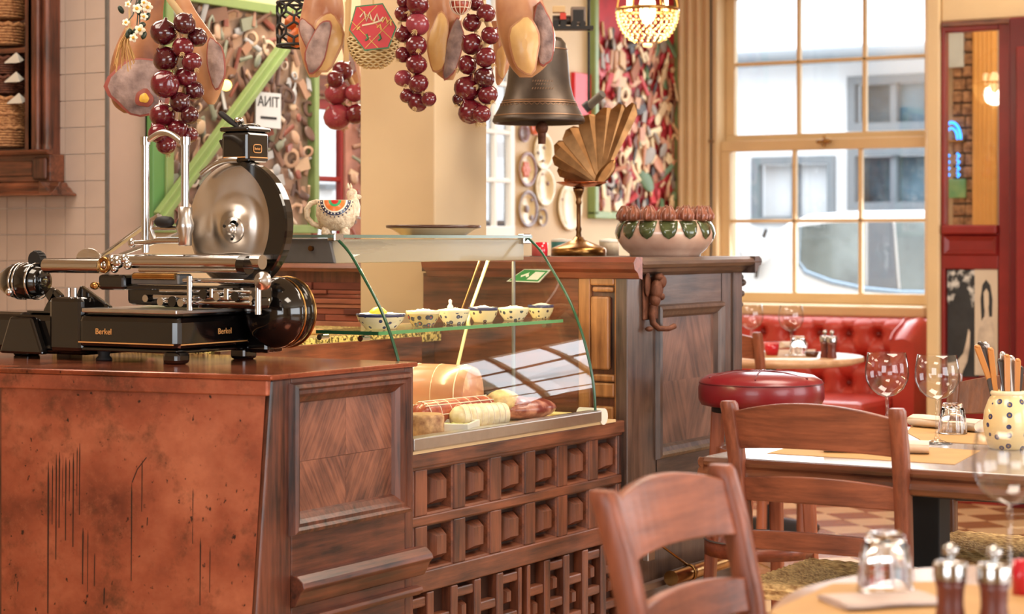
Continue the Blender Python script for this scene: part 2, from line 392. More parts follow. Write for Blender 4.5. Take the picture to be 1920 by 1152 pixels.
# window wall (faces -x)
va, vb = at(1740,300,u=UW).y, at(1352,300,u=UW).y
zs, zt = .90, 2.66
ww = MB()
ww.box(UW, UW+.2, vb, VB+.03, 0, ZC); ww.box(UW, UW+.2, .9, va-.05, 0, ZC); ww.box(UW, UW+.2, -3.5, -1.7, 0, ZC); ww.box(UW, UW+.2, -1.7, .9, 0, .9); ww.box(UW, UW+.2, -1.7, .9, 2.5, ZC); ww.box(UW, UW+.2, -1.7, -.72, .9, 2.5)
for k in range(1,6): ww.box(UW, UW+.05, -1.7+2.6*k/6-.02, -1.7+2.6*k/6+.02, .9, 2.5)
for zz in (1.3,1.7,2.1): ww.box(UW, UW+.05, -1.7, .9, zz-.02, zz+.02)
ww.box(UW, UW+.2, va-.05, vb, 0, zs); ww.box(UW, UW+.2, va-.05, vb, zt, ZC)
struct(ww.build('wall_window', M['cream']))
# rest of the shell, out of view, with big shop window openings
wr = MB()
wr.box(-3.15,-3,-3.5,7,0,.55); wr.box(-3.15,-3,-3.5,7,2.6,ZC); wr.box(-3.15,-3,-3.5,-.5,.55,2.6); wr.box(-3.15,-3,2.9,7,.55,2.6)
struct(wr.build('wall_rear', M['cream']))
wq = MB()
wq.box(-3,UW+.2,-3.65,-3.5,0,.55); wq.box(-3,UW+.2,-3.65,-3.5,2.6,ZC)
for a, b_ in ((-3,.4),(4.2,5.2),(8.0,UW+.2)): wq.box(a,b_,-3.65,-3.5,.55,2.6)
struct(wq.build('wall_right', M['cream']))
wf = MB(); wf.box(-3,UT+.14,6.9,7,0,ZC)
struct(wf.build('wall_far_left', M['cream']))
# ---- flat discs added below the ceiling to carry the fill lights
lampg = glow('lamp_diffuser', (255,214,160), .8)
LPL = ['above the copper counter','above the nearest table','above the laid table','above the aisle','above the slicer wall','before the plate wall','near the sash window']
for i, (x, y) in enumerate(FILL_LAMPS):
    t = thing('ceiling_lamp', 'added flat round fill lamp ' + LPL[i], 'lamp', (x, y, 2.82), 0, 'added fill lamps')
    MB().lathe([(0,.08),(.56,.08),(.56,.0),(.53,0)], 32).build('housing', M['white'], t, world=False)
    MB().lathe([(0,.012),(.53,.012)], 32).build('diffuser', lampg, t, world=False)
# ---- sash window
w1 = struct(thing('window_1', None, None, (UW, (va+vb)/2, zs))); del_keys = [k for k in ('label','category') if k in w1]
for k in del_keys: del w1[k]
W = M['creamtrim']
gl, gr = at(1370,300,u=UW).y, va + .0
m1, m2 = at(1489,300,u=UW).y, at(1613,300,u=UW).y
cas = MB()
cas.box(UW-.06, UW+.16, gl+.055, vb+.03, zs, zt); cas.box(UW-.06, UW+.16, va-.06, va-.0, zs, zt); cas.box(UW-.059, UW+.159, va+.001, vb-.001, zt-.05, zt+.05)
cas.build('window_casing', W, w1, bev=.008)
MB().box(UW-.20, UW+.05, va-.05, vb+.03, zs-.06, zs).build('window_sill', W, w1, bev=.012)
MB().box(UW-.07, UW, va-.05, vb+.03, zs-.16, zs-.06).build('window_apron', W, w1, bev=.01)
def sash(name, x0, z0, z1, zb, bot, top):
    s = MB(); s.box(x0, x0+.045, va, gl+.055, z0, z0+bot); s.box(x0, x0+.045, va, gl+.055, z1-top, z1)
    s.box(x0, x0+.045, gl-.0, gl+.055, z0+bot, z1-top); s.box(x0, x0+.045, va-.0, va+.012, z0+bot, z1-top)
    so = s.build(name, W, w1, bev=.004)
    for yy in (m1, m2): MB().box(x0+.006, x0+.04, yy-.011, yy+.011, z0+bot, z1-top).build('glazing_bar', W, so, bev=.004)
    MB().box(x0+.006, x0+.04, va, gl, zb-.010, zb+.010).build('glazing_bar', W, so, bev=.004)
    ys = [va+.012, m2-.011, m2+.011, m1-.011, m1+.011, gl]
    for k in range(3):
        for a, b_ in ((z0+bot, zb-.010), (zb+.010, z1-top)):
            MB().box(x0+.02, x0+.024, ys[2*k], ys[2*k+1], a, b_).build('pane', M['pane'], so)
    return so
zmid = at(1550,267,u=UW).z
sash('lower_sash', UW-.01, zs, zmid+.02, at(1550,414,u=UW).z, .06, .06)
sash('upper_sash', UW+.05, zmid-.0, zt, at(1550,113,u=UW+.05).z, .055, .06)
p = at(1547,265,u=UW-.02)
k = MB(); k.cyl(p+Vector((-.015,0,-.03)), p+Vector((-.015,0,.03)), .008, n=10); k.ell(p+Vector((-.03,-.02,.0)), (.014,.03,.016), 8, 10); k.ell(p+Vector((-.03,.02,-.004)), (.012,.02,.012), 8, 10); k.box(p.x-.004,p.x+.03,p.y-.02,p.y+.02,p.z-.012,p.z+.0)
k.build('sash_catch', M['brass'], w1)
# fluted pilaster and cord between the collage and the window
pl = MB(); y0, y1 = at(1272,200,u=UW-.03).y, at(1338,200,u=UW-.03).y
pl.box(UW-.05, UW, y1, y0, 0, ZC)
n = 4
for i in range(n):
    a = y1 + (y0-y1)*(i+.5)/n; pl.cyl((UW-.05,a,.1),(UW-.05,a,ZC),(y0-y1)/n*.38,n=12)
struct(pl.build('trim_2', M['creamtrim']))
p = at(1333,265,u=UW-.09)
t = thing('sash_cord', 'thin dark sash cord hanging beside the window frame on a small hook', 'cord', (p.x,p.y,1.2))
MB().cyl((p.x,p.y,1.1),(p.x,p.y,2.8),.006,n=8).build('cord', M['rubber'], t)
MB().cyl((UW-.05,p.y,p.z),(p.x-.012,p.y,p.z),.006,n=8).ell((p.x-.012,p.y,p.z),.010,6,8).build('hook', M['brassd'], t)
# red framed window on the plate wall
w2 = struct(thing('window_2', None, None, (U2a, VB, z2a)))
fr = MB(); fr.box(U2a, U2a+.035, VB-.012, VB+.02, z2a, z2b); fr.box(U2b-.015, U2b, VB-.012, VB+.02, z2a, z2b); fr.box(U2a+.001, U2b-.001, VB-.011, VB+.019, z2b-.045, z2b-.001)
zz = at(610,336,v=VB).z
fr.box(U2a+.001, U2b-.001, VB-.008, VB+.015, zz-.01, zz+.012); fr.box(U2a+.001, U2b-.001, VB-.011, VB+.019, z2a+.001, z2a+.04)
fr.build('window_frame', M['frame_red'], w2, bev=.004)
MB().box(U2a+.035, U2b-.015, VB+.006, VB+.009, zz+.012, z2b-.045).build('pane', M['pane'], w2)
MB().box(U2a+.035, U2b-.015, VB+.006, VB+.009, z2a+.04, zz-.01).build('pane', M['pane'], w2)
MB().box(U2a-.03, U2b+.03, VB-.035, VB, z2b+.01, z2b+.10).build('head_board', M['walnut_x'], w2, bev=.006)
# white glazed window between the column and the plates
w3 = struct(thing('window_3', None, None, (U3a, VB, z3a)))
fr = MB(); fr.box(U3a+.001, U3b+.001, VB-.013, VB+.021, z3a-.05, z3a+.01); fr.box(U3b-.045, U3b+.0, VB-.012, VB+.02, z3a, z3b)
for q in (U3a+.17, at(922,300,v=VB).x, at(931,300,v=VB).x-.0):
    pass
bx_ = at(927,300,v=VB).x
fr.box(bx_-.014, bx_+.014, VB-.008, VB+.015, z3a, z3b); fr.box(U3a, U3a+.04, VB-.012, VB+.02, z3a, z3b)
zb = [at(930,y,v=VB).z for y in (338, 247, 156, 65)]
for q in zb: fr.box(U3a, U3b-.04, VB-.010, VB+.015, q-.012, q+.012)
fr.build('window_frame', M['white'], w3, bev=.004)
zl = [z3a+.01] + zb + [z3b]
for i in range(5):
    for a, b_ in ((U3a+.04, bx_-.014), (bx_+.014, U3b-.045)):
        MB().box(a, b_, VB+.006, VB+.009, zl[i]+.012, zl[i+1]-.012).build('pane', M['pane'], w3)
# ---- red and glazed entrance partition on the right (faces -x)
UP = 9.3
def pv(px): return at(px, 300, u=UP).y
def pz(px, py): return at(px, py, u=UP).z
struct(MB().box(UP-.02, UP+.12, pv(1764), pv(1739), 0, ZC).build('trim_3', M['creamtrim'], bev=.01))
struct(MB().box(UP-.0, UP+.1, 1.0, pv(1764), pz(1800,40), ZC).build('trim_4', M['creamtrim'], bev=.01))
d1 = struct(thing('door_1', None, None, (UP, pv(1830), 0)))
ya, yb = 1.4, pv(1764)
g0, g1 = pv(1872), pv(1768)
zg0, zg1 = pz(1820,422), pz(1820,58)
fr = MB()
fr.box(UP, UP+.06, yb-.02, yb, 0, pz(1800,40)); fr.box(UP, UP+.06, pv(1896), g0, 0, pz(1800,40)); fr.box(UP, UP+.06, g0, g1, zg1, pz(1800,40))
fr.box(UP, UP+.06, g0, g1, pz(1820,505), zg0); fr.box(UP+.03, UP+.05, g0, g1, .55, pz(1820,505)); fr.box(UP,UP+.06,g0,g1,0,.55)
fr.build('door_frame', M['red'], d1, bev=.006)
MB().box(UP-.03, UP+.02, g0-.0, g1+.0, zg0-.045, zg0).build('glazing_ledge', M['red'], d1, bev=.01)
MB().box(UP-.02, UP+.0, g0-.3, g1, pz(1800,50), pz(1800,40)).build('door_head_rail', M['walnut_y'], d1, bev=.004)
MB().box(UP+.02, UP+.026, g0, g1, zg0, zg1).build('pane', M['pane'], d1)
MB().frame((UP, g0, pz(1820,480)+.0), (0,1,0), (0,0,1), (-1,0,0), g1-g0, pz(1820,440)-pz(1820,480), [(0,0),(.01,.012),(.02,.006),(.03,0)]).build('panel_moulding', M['red'], d1)
MB().box(UP-.05, UP+.06, 1.0, pv(1897), 0, pz(1800,40)).build('door_leaf', pbr('deep_maroon_paint',(96,14,20),.3,var=.1,scale=5), d1, bev=.01)
MB().box(UP-.062, UP-.05, 1.1, pv(1912), pz(1800,700), pz(1800,95)).build('door_leaf_panel', M['red'], d1, bev=.01)
# posters on the lower red panel
def poster(name, label, px0, px1, py0, py1, x, build):
    t = thing(name, label, 'poster', (x, pv((px0+px1)/2), pz(px0, py1)))
    y0, y1, z0, z1 = pv(px1), pv(px0), pz(px0,py1), pz(px0,py0)
    build(t, x, y0, y1, z0, z1); return t
ink = pbr('poster_black_ink', (38,40,42), .6, var=.4, scale=14); pap = pbr('poster_paper', (206,190,168), .7, var=.05, scale=6); greyp = pbr('poster_grey_print', (168,152,136), .7, col2=(222,206,184), scale=12)
inkspk = pbr('poster_speckled_print', (34,36,38), .6, col2=(206,204,198), scale=26, lo=.45, hi=.62)
def flat(pts, x, y0, y1, z0, z1):
    return [(y1 + (y0-y1)*a, z1 + (z0-z1)*b) for a, b in pts]
def p1(t, x, y0, y1, z0, z1):
    MB().box(x, x+.006, y0, y1, z0, z1).build('sheet', ink, t)
    MB().prism(flat([(0,0),(1,0),(1,.42),(.8,.36),(.7,.2),(.45,.12),(.3,.2),(.1,.35),(0,.3)],x,y0,y1,z0,z1),'x',x-.002,x).build('print_cloud', inkspk, t)
    MB().prism(flat([(0,1),(0,.88),(.3,.86),(.52,.78),(.62,.66),(.68,.55),(.74,.58),(.72,.72),(.64,.86),(.5,.95),(.46,1)],x,y0,y1,z0,z1),'x',x-.0025,x).build('print_figure', greyp, t)
poster('dark_poster', 'black and white poster with a pale curved shape on the red panel', 1774, 1832, 506, 706, UP+.02, p1)
def p2(t, x, y0, y1, z0, z1):
    MB().box(x, x+.006, y0, y1, z0, z1).build('sheet', pap, t)
    MB().prism(flat([(.3,.5),(.26,.3),(.34,.17),(.5,.12),(.68,.17),(.78,.3),(.76,.46),(.64,.46),(.6,.34),(.46,.34),(.42,.46)],x,y0,y1,z0,z1),'x',x-.002,x).build('print_hair', ink, t)
    MB().prism(flat([(.4,.24),(.52,.2),(.62,.24),(.63,.34),(.58,.42),(.5,.44),(.43,.38)],x,y0,y1,z0,z1),'x',x-.003,x).build('print_face', pap, t)
    MB().prism(flat([(.1,1),(.14,.62),(.28,.5),(.44,.46),(.6,.45),(.8,.52),(.9,.64),(.88,1)],x,y0,y1,z0,z1),'x',x-.0015,x).build('print_body', greyp, t)
poster('portrait_poster', 'pale poster of a long-haired figure on the red panel', 1826, 1869, 500, 704, UP+.012, p2)
# things seen through the partition's pane, on the wall behind it
def wallbit(name, label, cat, px0, px1, py0, py1, mt, x=UW-.02, th=.02):
    a = at(px0,py1,u=x); b_ = at(px1,py0,u=x)
    t = thing(name, label, cat, (x, (a.y+b_.y)/2, a.z))
    MB().box(x-th, x+.01, b_.y, a.y, a.z, b_.z).build('panel', mt, t, bev=.004); return t, a, b_
stn = pbr('rough_brown_stone', (96,58,36), .8, col2=(196,150,106), scale=30, bump=.8)
t, a, b_ = wallbit('stone_strip', 'narrow strip of rough brown stonework seen through the partition glass', 'wall panel', 1790, 1828, 50, 428, pbr('stone_mortar',(70,48,34),.9), th=.03)
for i in range(16):
    z0 = a.z + (b_.z-a.z)*i/16; hh = (b_.z-a.z)/16*.86; cut = R.uniform(.35,.65)
    for q0, q1 in ((0,cut-.04),(cut,1)):
        MB().box(UW-.055-R.uniform(0,.015), UW-.04, b_.y+(a.y-b_.y)*q0, b_.y+(a.y-b_.y)*q1, z0, z0+hh).build('stone', stn, t, bev=.008)
t, a, b_ = wallbit('white_picture', 'pale framed picture seen through the top of the partition glass', 'picture', 1772, 1808, 62, 128, pbr('picture_pale',(200,212,210),.5,var=.1,scale=8), x=UW-.06)
t, a, b_ = wallbit('green_picture', 'small green print seen through the partition glass below the blue neon', 'picture', 1776, 1812, 336, 372, pbr('picture_green',(70,150,100),.5,col2=(150,190,120),scale=9), x=UW-.06)
t, a, b_ = wallbit('curtain', 'straight ochre curtain hanging behind the partition glass', 'curtain', 1828, 1868, 30, 440, pbr('ochre_curtain',(222,164,84),.7,var=.1,scale=3), x=UW-.06, th=.01)
for i in range(5):
    yy = b_.y + (a.y-b_.y)*(i+.5)/5
    MB().cyl((UW-.075,yy,a.z),(UW-.075,yy,b_.z),.02,n=10).build('fold', bpy.data.materials['ochre_curtain'], t)
neon = glow('blue_neon', (40,150,255), 3.0)
p = at(1784,262,u=UW-.1); t = thing('neon_sign', 'small blue neon arch and letters glowing behind the partition glass', 'sign', (UW-.1,p.y,p.z-.3))
MB().tube([Vector((UW-.1, p.y+.05*math.cos(a), p.z+.09*math.sin(a))) for a in [PI*i/10 for i in range(11)]], .008, 8).build('arch_tube', neon, t)
MB().tube([Vector((UW-.1, p.y+.032*math.cos(a), p.z+.06*math.sin(a))) for a in [PI*i/10 for i in range(11)]], .006, 8).build('arch_tube', neon, t)
for px in (1778, 1797):
    for k in range(4):
        q = at(px, 292+k*12, u=UW-.1); MB().tube([q+Vector((0,.008,.012)), q+Vector((0,-.006,.0)), q+Vector((0,.006,-.012))], .006, 6).build('letter_tube', neon, t)
MB().box(UW-.09,UW-.0,p.y-.06,p.y+.06,p.z-.012,p.z-.002).build('bracket', M['brass'], t)
# ================================================================== street outside the window
struct(MB().box(UW+.2, 30, -6, 16, -.3, -.12).build('street', pbr('pavement', (196,196,196), .8)))
fac = thing('building', 'white rendered house with dark windows across the street', 'building', (17, 5, -.12))
UB = 17.0
wh = pbr('white_render', (240,242,244), .8)
def bz(py, px=1560): return at(px,py,u=UB).z
def by(px): return at(px,300,u=UB).y
def cutwall(mb, y0, y1, z0, z1, holes):
    ys = sorted({y0, y1, *[h[0] for h in holes], *[h[1] for h in holes]}); zs_ = sorted({z0, z1, *[h[2] for h in holes], *[h[3] for h in holes]})
    for i in range(len(ys)-1):
        for j in range(len(zs_)-1):
            cy, cz_ = (ys[i]+ys[i+1])/2, (zs_[j]+zs_[j+1])/2
            if not any(h[0] < cy < h[1] and h[2] < cz_ < h[3] for h in holes): mb.box(UB, UB+.3, ys[i], ys[i+1], zs_[j], zs_[j+1])
    return mb
H1 = (by(1568), by(1412), bz(420), bz(292)); H2 = (by(1760), by(1592), bz(395), bz(280)); H3 = (by(1760), by(1592), bz(248), bz(146))
zeave = bz(112)
cutwall(MB(), -4, 14, -.12, zeave, [H1, H2, H3]).build('wall', wh, fac)
greyf = pbr('grey_window_frame', (120,128,134), .5); dkgl = pbr('dark_window_glass', (46,54,58), .05, col2=(120,150,166), scale=1.6, coat=.5)
whgl = pbr('pale_window_blind', (236,240,244), .4)
for k, (h, g, fw) in enumerate(((H1, whgl, .07), (H2, dkgl, .07), (H3, dkgl, .07))):
    wo = MB().frame((UB-.03, h[0], h[2]), (0,1,0), (0,0,1), (-1,0,0), h[1]-h[0], h[3]-h[2], [(0,-.1),(0,.02),(fw,.02),(fw,-.1)]).build('window', greyf, fac)
    MB().box(UB+.1, UB+.12, h[0]+fw, h[1]-fw, h[2]+fw, h[3]-fw).build('pane', g, wo)
    MB().box(UB-.0, UB+.1, (h[0]+h[1])/2-.03, (h[0]+h[1])/2+.03, h[2]+fw, h[3]-fw).build('mullion', greyf, wo)
MB().prism([(UB+.2, zeave), (UB-.35, zeave-.02), (UB-.35, zeave+.09), (UB+3, zeave+1.5), (UB+3, zeave)], 'y', -4, 14).build('roof', pbr('pale_slate_roof', (206,214,222), .7, var=.1, scale=6), fac)
MB().cyl((UB-.38,-4,zeave+.0),(UB-.38,14,zeave+.0),.07,n=10).build('gutter', greyf, fac)
# parked white car, nose to the left
UCc = 13.0
def cz_(py, px=1600): return at(px,py,u=UCc).z
def cy_(px): return at(px,300,u=UCc).y
car = thing('car', 'white car with dark side windows parked outside the sash window', 'car', (UCc+.9, cy_(1650), -.12))
cw = pbr('white_car_paint', (244,246,248), .2, coat=.5)
def cp(pts): return [(cy_(a), cz_(b_, a)) for a, b_ in pts]
body = cp([(1335,640),(1335,520),(1372,480),(1420,455),(1470,420),(1512,402),(1600,396),(1750,394),(2100,404),(2280,440),(2300,560),(2290,660)])
body += [(cy_(2290), .1), (cy_(1335), .1)]
bo = MB(); bo.prism(body, 'x', UCc, UCc+1.7); bo.build('body', cw, car, bev=.06)
cg = pbr('car_glass', (70,84,86), .05, col2=(130,146,146), scale=3, coat=.5)
wp = cp([(1505,425),(1560,418),(1622,415),(1622,538),(1560,525),(1512,508),(1500,490)])
MB().prism(wp, 'x', UCc-.012, UCc+.02).build('side_window', cg, car)
MB().prism(cp([(1680,416),(1740,415),(1740,546),(1690,545)]), 'x', UCc-.012, UCc+.02).build('side_window', cg, car)
MB().prism(cp([(1760,416),(1980,422),(2010,540),(1760,546)]), 'x', UCc-.012, UCc+.02).build('side_window', cg, car)
MB().prism(cp([(1628,415),(1674,415),(1684,544),(1628,540)]), 'x', UCc-.014, UCc+.02).build('door_pillar', pbr('grey_pillar',(112,120,128),.3), car)
MB().tube([Vector((UCc-.01, y, z)) for y, z in cp([(1500,425),(1497,490),(1512,510),(1560,528),(1622,541),(1690,548),(1745,549)])], .02, 8).build('window_seal', pbr('seal_chrome',(150,170,186),.2,.8), car)
q = at(1416,470,u=UCc-.1); 
MB().ell((q.x,q.y,q.z),(.08,.13,.1),8,12).build('door_mirror', cw, car)
MB().tube([Vector((UCc-.03,y,z)) for y, z in cp([(1440,430),(1430,460),(1424,490),(1421,522)])], [.012,.02,.02,.01], 8).build('door_gap', M['rubber'], car)
for a in (1420, 2150):
    c = Vector((UCc-.02, cy_(a), .2)); wh_ = MB().cyl(c+Vector((-.04,0,0)), c+Vector((.2,0,0)), .32, n=24).build('wheel', M['rubber'], car)
    MB().cyl(c+Vector((-.06,0,0)), c+Vector((-.03,0,0)), .2, n=20).build('hub_cap', M['steel'], wh_)
t = thing('backdrop', 'added brown shed outside the white glazed window', 'backdrop', (13.2, VB+3, 0))  # added to darken the panes, in place of a dim brown interior
MB().box(12.1, 15.5, VB+2.6, VB+3.4, -.1, 2.6).build('wall', pbr('backdrop_brown',(52,42,38),.7,var=.3,scale=6,stretch=(4,1,.3)), t)
MB().prism([(VB+2.4,2.55),(VB+3.6,2.55),(VB+3.0,3.1)],'x',12.0,15.6).build('roof', M['greymetal'], t)
# house seen through the red window and the white window
t = thing('courtyard_wall', 'bright white courtyard wall outside the red framed window', 'wall', (7.6, VB+3, 0))
MB().box(5.9, 12, VB+3, VB+3.2, -.1, 4).build('wall', wh, t)
MB().box(at(602,350,v=VB+2.98).x, at(630,350,v=VB+2.98).x, VB+2.94, VB+3, at(610,356,v=VB+2.98).z, at(610,345,v=VB+2.98).z).build('vent', greyf, t)
struct(MB().box(5.9, 12, VB+.15, VB+3, -.3, -.1).build('courtyard_ground', pbr('yard', (200,200,198), .8)))
# ================================================================== copper and walnut counter
def coppermat():
    m, nt, b = newmat('aged_copper'); N = nt.nodes.new; L = nt.links.new
    tc = N('ShaderNodeTexCoord')
    def noise(scale, st, det=4, rough=.6):
        mp = N('ShaderNodeMapping'); mp.inputs['Scale'].default_value = st; L(tc.outputs['Object'], mp.inputs['Vector'])
        n = N('ShaderNodeTexNoise'); n.inputs['Scale'].default_value = scale; n.inputs['Detail'].default_value = det; n.inputs['Roughness'].default_value = rough
        L(mp.outputs['Vector'], n.inputs['Vector']); return n.outputs['Fac']
    def ramp(fac, stops):
        r = N('ShaderNodeValToRGB'); e = r.color_ramp.elements
        while len(e) < len(stops): e.new(.5)
        for k, (p_, c) in enumerate(stops): e[k].position = p_; e[k].color = (*lin(c), 1)
        L(fac, r.inputs['Fac']); return r.outputs['Color']
    def mixc(fac, a, b_):
        x = N('ShaderNodeMix'); x.data_type = 'RGBA'; L(fac, x.inputs[0]); L(a, x.inputs[6])
        if isinstance(b_, tuple): x.inputs[7].default_value = (*lin(b_), 1)
        else: L(b_, x.inputs[7])
        return x.outputs[2]
    def mask(fac, lo, hi):
        r = N('ShaderNodeMapRange'); r.inputs[1].default_value = lo; r.inputs[2].default_value = hi; L(fac, r.inputs[0]); return r.outputs[0]
    base = ramp(noise(3.2, (1,1,1.3), 6), [(.30,(92,44,30)), (.5,(162,86,60)), (.70,(200,122,90))])
    blot = mask(noise(9, (1,1,1), 5, .7), .52, .72)
    c = mixc(blot, base, (92,56,38)); fine = mask(noise(30, (1,1,1), 8, .8), .5, .75); c = mixc(fine, c, (168,98,70))
    spots = mask(noise(55, (1,1,.8), 3), .66, .72); c = mixc(spots, c, (52,30,22))
    # dark runs of patina: thin vertical drips with ragged ends
    st = mask(noise(70, (1,1,.02), 1), .655, .675); gate = mask(noise(4.5, (1,1,1.1), 2), .5, .58)
    mu = N('ShaderNodeMath'); mu.operation = 'MULTIPLY'; L(st, mu.inputs[0]); L(gate, mu.inputs[1])
    pass
    L(c, b.inputs['Base Color']); b.inputs['Metallic'].default_value = .35; b.inputs['Roughness'].default_value = .42
    bp = N('ShaderNodeBump'); bp.inputs['Strength'].default_value = .08; L(noise(30, (1,1,1)), bp.inputs['Height']); L(bp.outputs['Normal'], b.inputs['Normal'])
    return m
COP = coppermat()
COPT = COP.copy(); COPT.name = 'polished_copper_top'; COPT.node_tree.nodes['Principled BSDF'].inputs['Roughness'].default_value = .16; COPT.node_tree.nodes['Principled BSDF'].inputs['Metallic'].default_value = .6
ZT = .95
V1 = 2.781; UR = 4.145
ct = thing('copper_counter', 'counter with an aged copper side, copper top and walnut panelled front', 'counter', (3.8, 3.1, 0))
cA = Vector((3.578, V1+.012, 0)); cB = Vector((3.454, 3.48, 0))      # plan of the copper side: near corner, far corner
rows = []
for i in range(9):
    z = (ZT-.045)*i/8; lean = .10*(1 - z/ZT)
    rows.append([cA.lerp(cB, j/6) + Vector((-lean*(1-j/6)*.95, 0, z)) for j in range(7)])
m = MB(); m.grid(rows, sm=False)
m.add([cB + Vector((0,0,0)), cB+Vector((0,0,ZT-.045)), (UR-.02,3.48,ZT-.045), (UR-.02,3.48,0)], [(0,1,2,3)])
m.build('copper_side', COP, ct)
def oncopper(px, py):
    z = .7
    for _ in range(6):
        lean = .10*(1 - z/ZT)*.95; a = cA + Vector((-lean,0,0)); r_ = ray(px)
        # ray (r0*d, r1*d) meets the line a..cB
        dx, dy = cB.x-a.x, cB.y-a.y; t_ = (a.x*r_[1]-a.y*r_[0])/(dy*r_[0]-dx*r_[1]); y_ = a.y+dy*t_; d = y_/r_[1]; z = CZ-(py-HZ)*d/F
    return Vector((a.x+dx*t_, y_, z))
PAT = pbr('dark_patina_run', (44,24,18), .5)
for px, p0, p1, wpx in ((91,866,1151,4),(99,872,984,2),(106,852,1050,3),(112,848,990,3),(118,852,950,2),(124,858,1014,3),(131,862,940,2),(138,850,1026,3),(145,838,930,2),(150,832,966,2),(156,990,1096,3),(165,994,1110,2),(178,1038,1100,2),(196,1102,1134,3),(247,906,1090,3),(267,862,960,2),(277,970,986,2),(362,915,1020,2),(376,1008,1136,3),(394,1026,1112,2),(34,1090,1110,3)):
    a, b_ = oncopper(px, p0), oncopper(px-1, p1); a.x -= .0004; b_.x -= .0004; k_ = wpx*4.6/F/2; mid = a.lerp(b_, .12); s_ = Vector((0,1,0)); PP = MB()
    PP.add([a, mid+s_*k_, b_+s_*k_*.6, b_-s_*k_*.6, mid-s_*k_], [(0,1,2,3,4)]); po_ = PP.build('patina_run', PAT, ct)
    po_.modifiers.new('thick','SOLIDIFY').thickness = .0006
PP = MB(); pts = [oncopper(275,858), oncopper(258,880), oncopper(248,905)]; PP.tube([p_ + Vector((-.0006,0,0)) for p_ in pts], .0012, 5); PP.build('patina_run', PAT, ct)
top = [(cA.x-.012, V1-.012), (UR+.004, V1-.012), (UR+.004, 3.49), (cB.x-.012, 3.49)]
m = MB(); m.prism([(a, b_) for a, b_ in top], 'z', ZT-.012, ZT)
m.build('copper_top', COPT, ct, bev=.004)
m = MB()
m.prism([(cA.x-.010, cA.y-.008), (cA.x+.01, cA.y-.008), (cB.x+.02, 3.484), (cB.x-.010, 3.484)], 'z', ZT-.047, ZT-.012)
m.build('copper_lip', COP, ct, bev=.003)
# walnut front
def A(px, py, v=V1): return at(px, py, v=v)
pA, pB = A(541,719), A(765,697); pC = A(552,1008)
x0, x1, z1, z0 = pA.x, A(764,800).x, (pA.z+pB.z)/2, A(545,1006).z
body = MB()
xl = cA.x + .004
body.add([(xl-.10*(1-0),V1,0),(x0+.01,V1,0),(x0+.01,V1,ZT-.012),(xl,V1,ZT-.012),(xl-.10,V1+.03,0),(x0+.01,V1+.03,0),(x0+.01,V1+.03,ZT-.012),(xl,V1+.03,ZT-.012)],
         [(0,1,2,3),(7,6,5,4),(0,3,7,4),(1,5,6,2),(3,2,6,7),(0,4,5,1)])
body.build('corner_post', M['walnut'], ct, bev=.004)
MB().box(x1-.01, UR, V1, V1+.03, 0, ZT-.012).build('stile', M['walnut'], ct, bev=.003)
MB().box(x0+.01, x1-.01, V1, V1+.03, z1-.01, ZT-.012).build('rail', M['walnut_x'], ct, bev=.003)
MB().box(x0+.01, x1-.01, V1, V1+.03, 0, z0+.01).build('rail', M['walnut_x'], ct, bev=.003)
MB().frame((x0, V1, z0), (1,0,0), (0,0,1), (0,-1,0), x1-x0, z1-z0, [(0,0),(.004,.016),(.012,.02),(.018,.012),(.026,.012),(.034,.002),(.045,-.006),(.05,-.016)]).build('panel_moulding', M['walnut'], ct)
xm, zm = (x0+x1)/2, z0 + (z1-z0)*.47
for (a, b_, c, d_, mt) in ((x0+.045,xm,zm,z1-.045,'ven_b'),(xm,x1-.045,zm,z1-.045,'ven_a'),(x0+.045,xm,z0+.045,zm,'ven_a'),(xm,x1-.045,z0+.045,zm,'ven_b')):
    MB().box(a+.0004, b_-.0004, V1+.014, V1+.028, c+.0004, d_-.0004).build('veneer_panel', M[mt], ct)
pm = A(529,1100); zp = pm.z
prof = [(0,.02),(.018,.018),(.036,.004),(.04,-.008),(.03,-.018),(.024,-.032),(.014,-.05),(0,-.055)]
MB().strip(prof, (pm.x+.03, V1, zp), (UR+.03, V1, zp), (0,-1,0)).build('plinth_moulding', M['walnut_x'], ct, bev=.002)
MB().strip([(0,.01),(.02,.008),(.024,0),(.014,-.012),(0,-.014)], (pm.x+.03, V1, zp-.085), (UR+.01, V1, zp-.085), (0,-1,0)).build('plinth_bead', M['walnut_x'], ct, bev=.002)
MB().box(3.62, UR-.002, V1+.032, 3.47, 0, ZT-.014).build('carcass', M['walnut'], ct)
# ================================================================== lattice cabinet under the display case
VG = 2.821; UE = 5.309; U0 = 4.16
lb = thing('lattice_cabinet', 'carved dark wood cabinet of raised square blocks under the display case', 'cabinet', (4.7, 3.1, 0))
MB().box(U0, UE, VG+.034, 3.40, 0, .70).build('carcass', pbr('shadowy_oak', (52,28,18), .6), lb)  # dark colour puts the shade of the recesses into the carcass
dk = wood('lattice_oak', (48,24,18), (134,78,54), 'z', scale=12, rough=.42); dkx = wood('lattice_oak_rail', (50,26,18), (140,82,56), 'x', scale=12, rough=.42)
MB().box(U0, UE+.0, VG-.012, VG+.05, .68, .716).build('top_rail', dkx, lb, bev=.004)
MB().box(U0, UE, VG-.004, VG+.05, .672, .684).build('rail', dkx, lb, bev=.003)
pitch = .1795; us = [4.269 + pitch*k for k in range(-1, 6)]; cwid = .124
rz = [(.556, .672), (.416, .530)]
for z_a, z_b in ((.530,.556), (.362,.416)):
    MB().box(U0, UE, VG-.002, VG+.05, z_a, z_b).build('rail', dkx, lb, bev=.004)
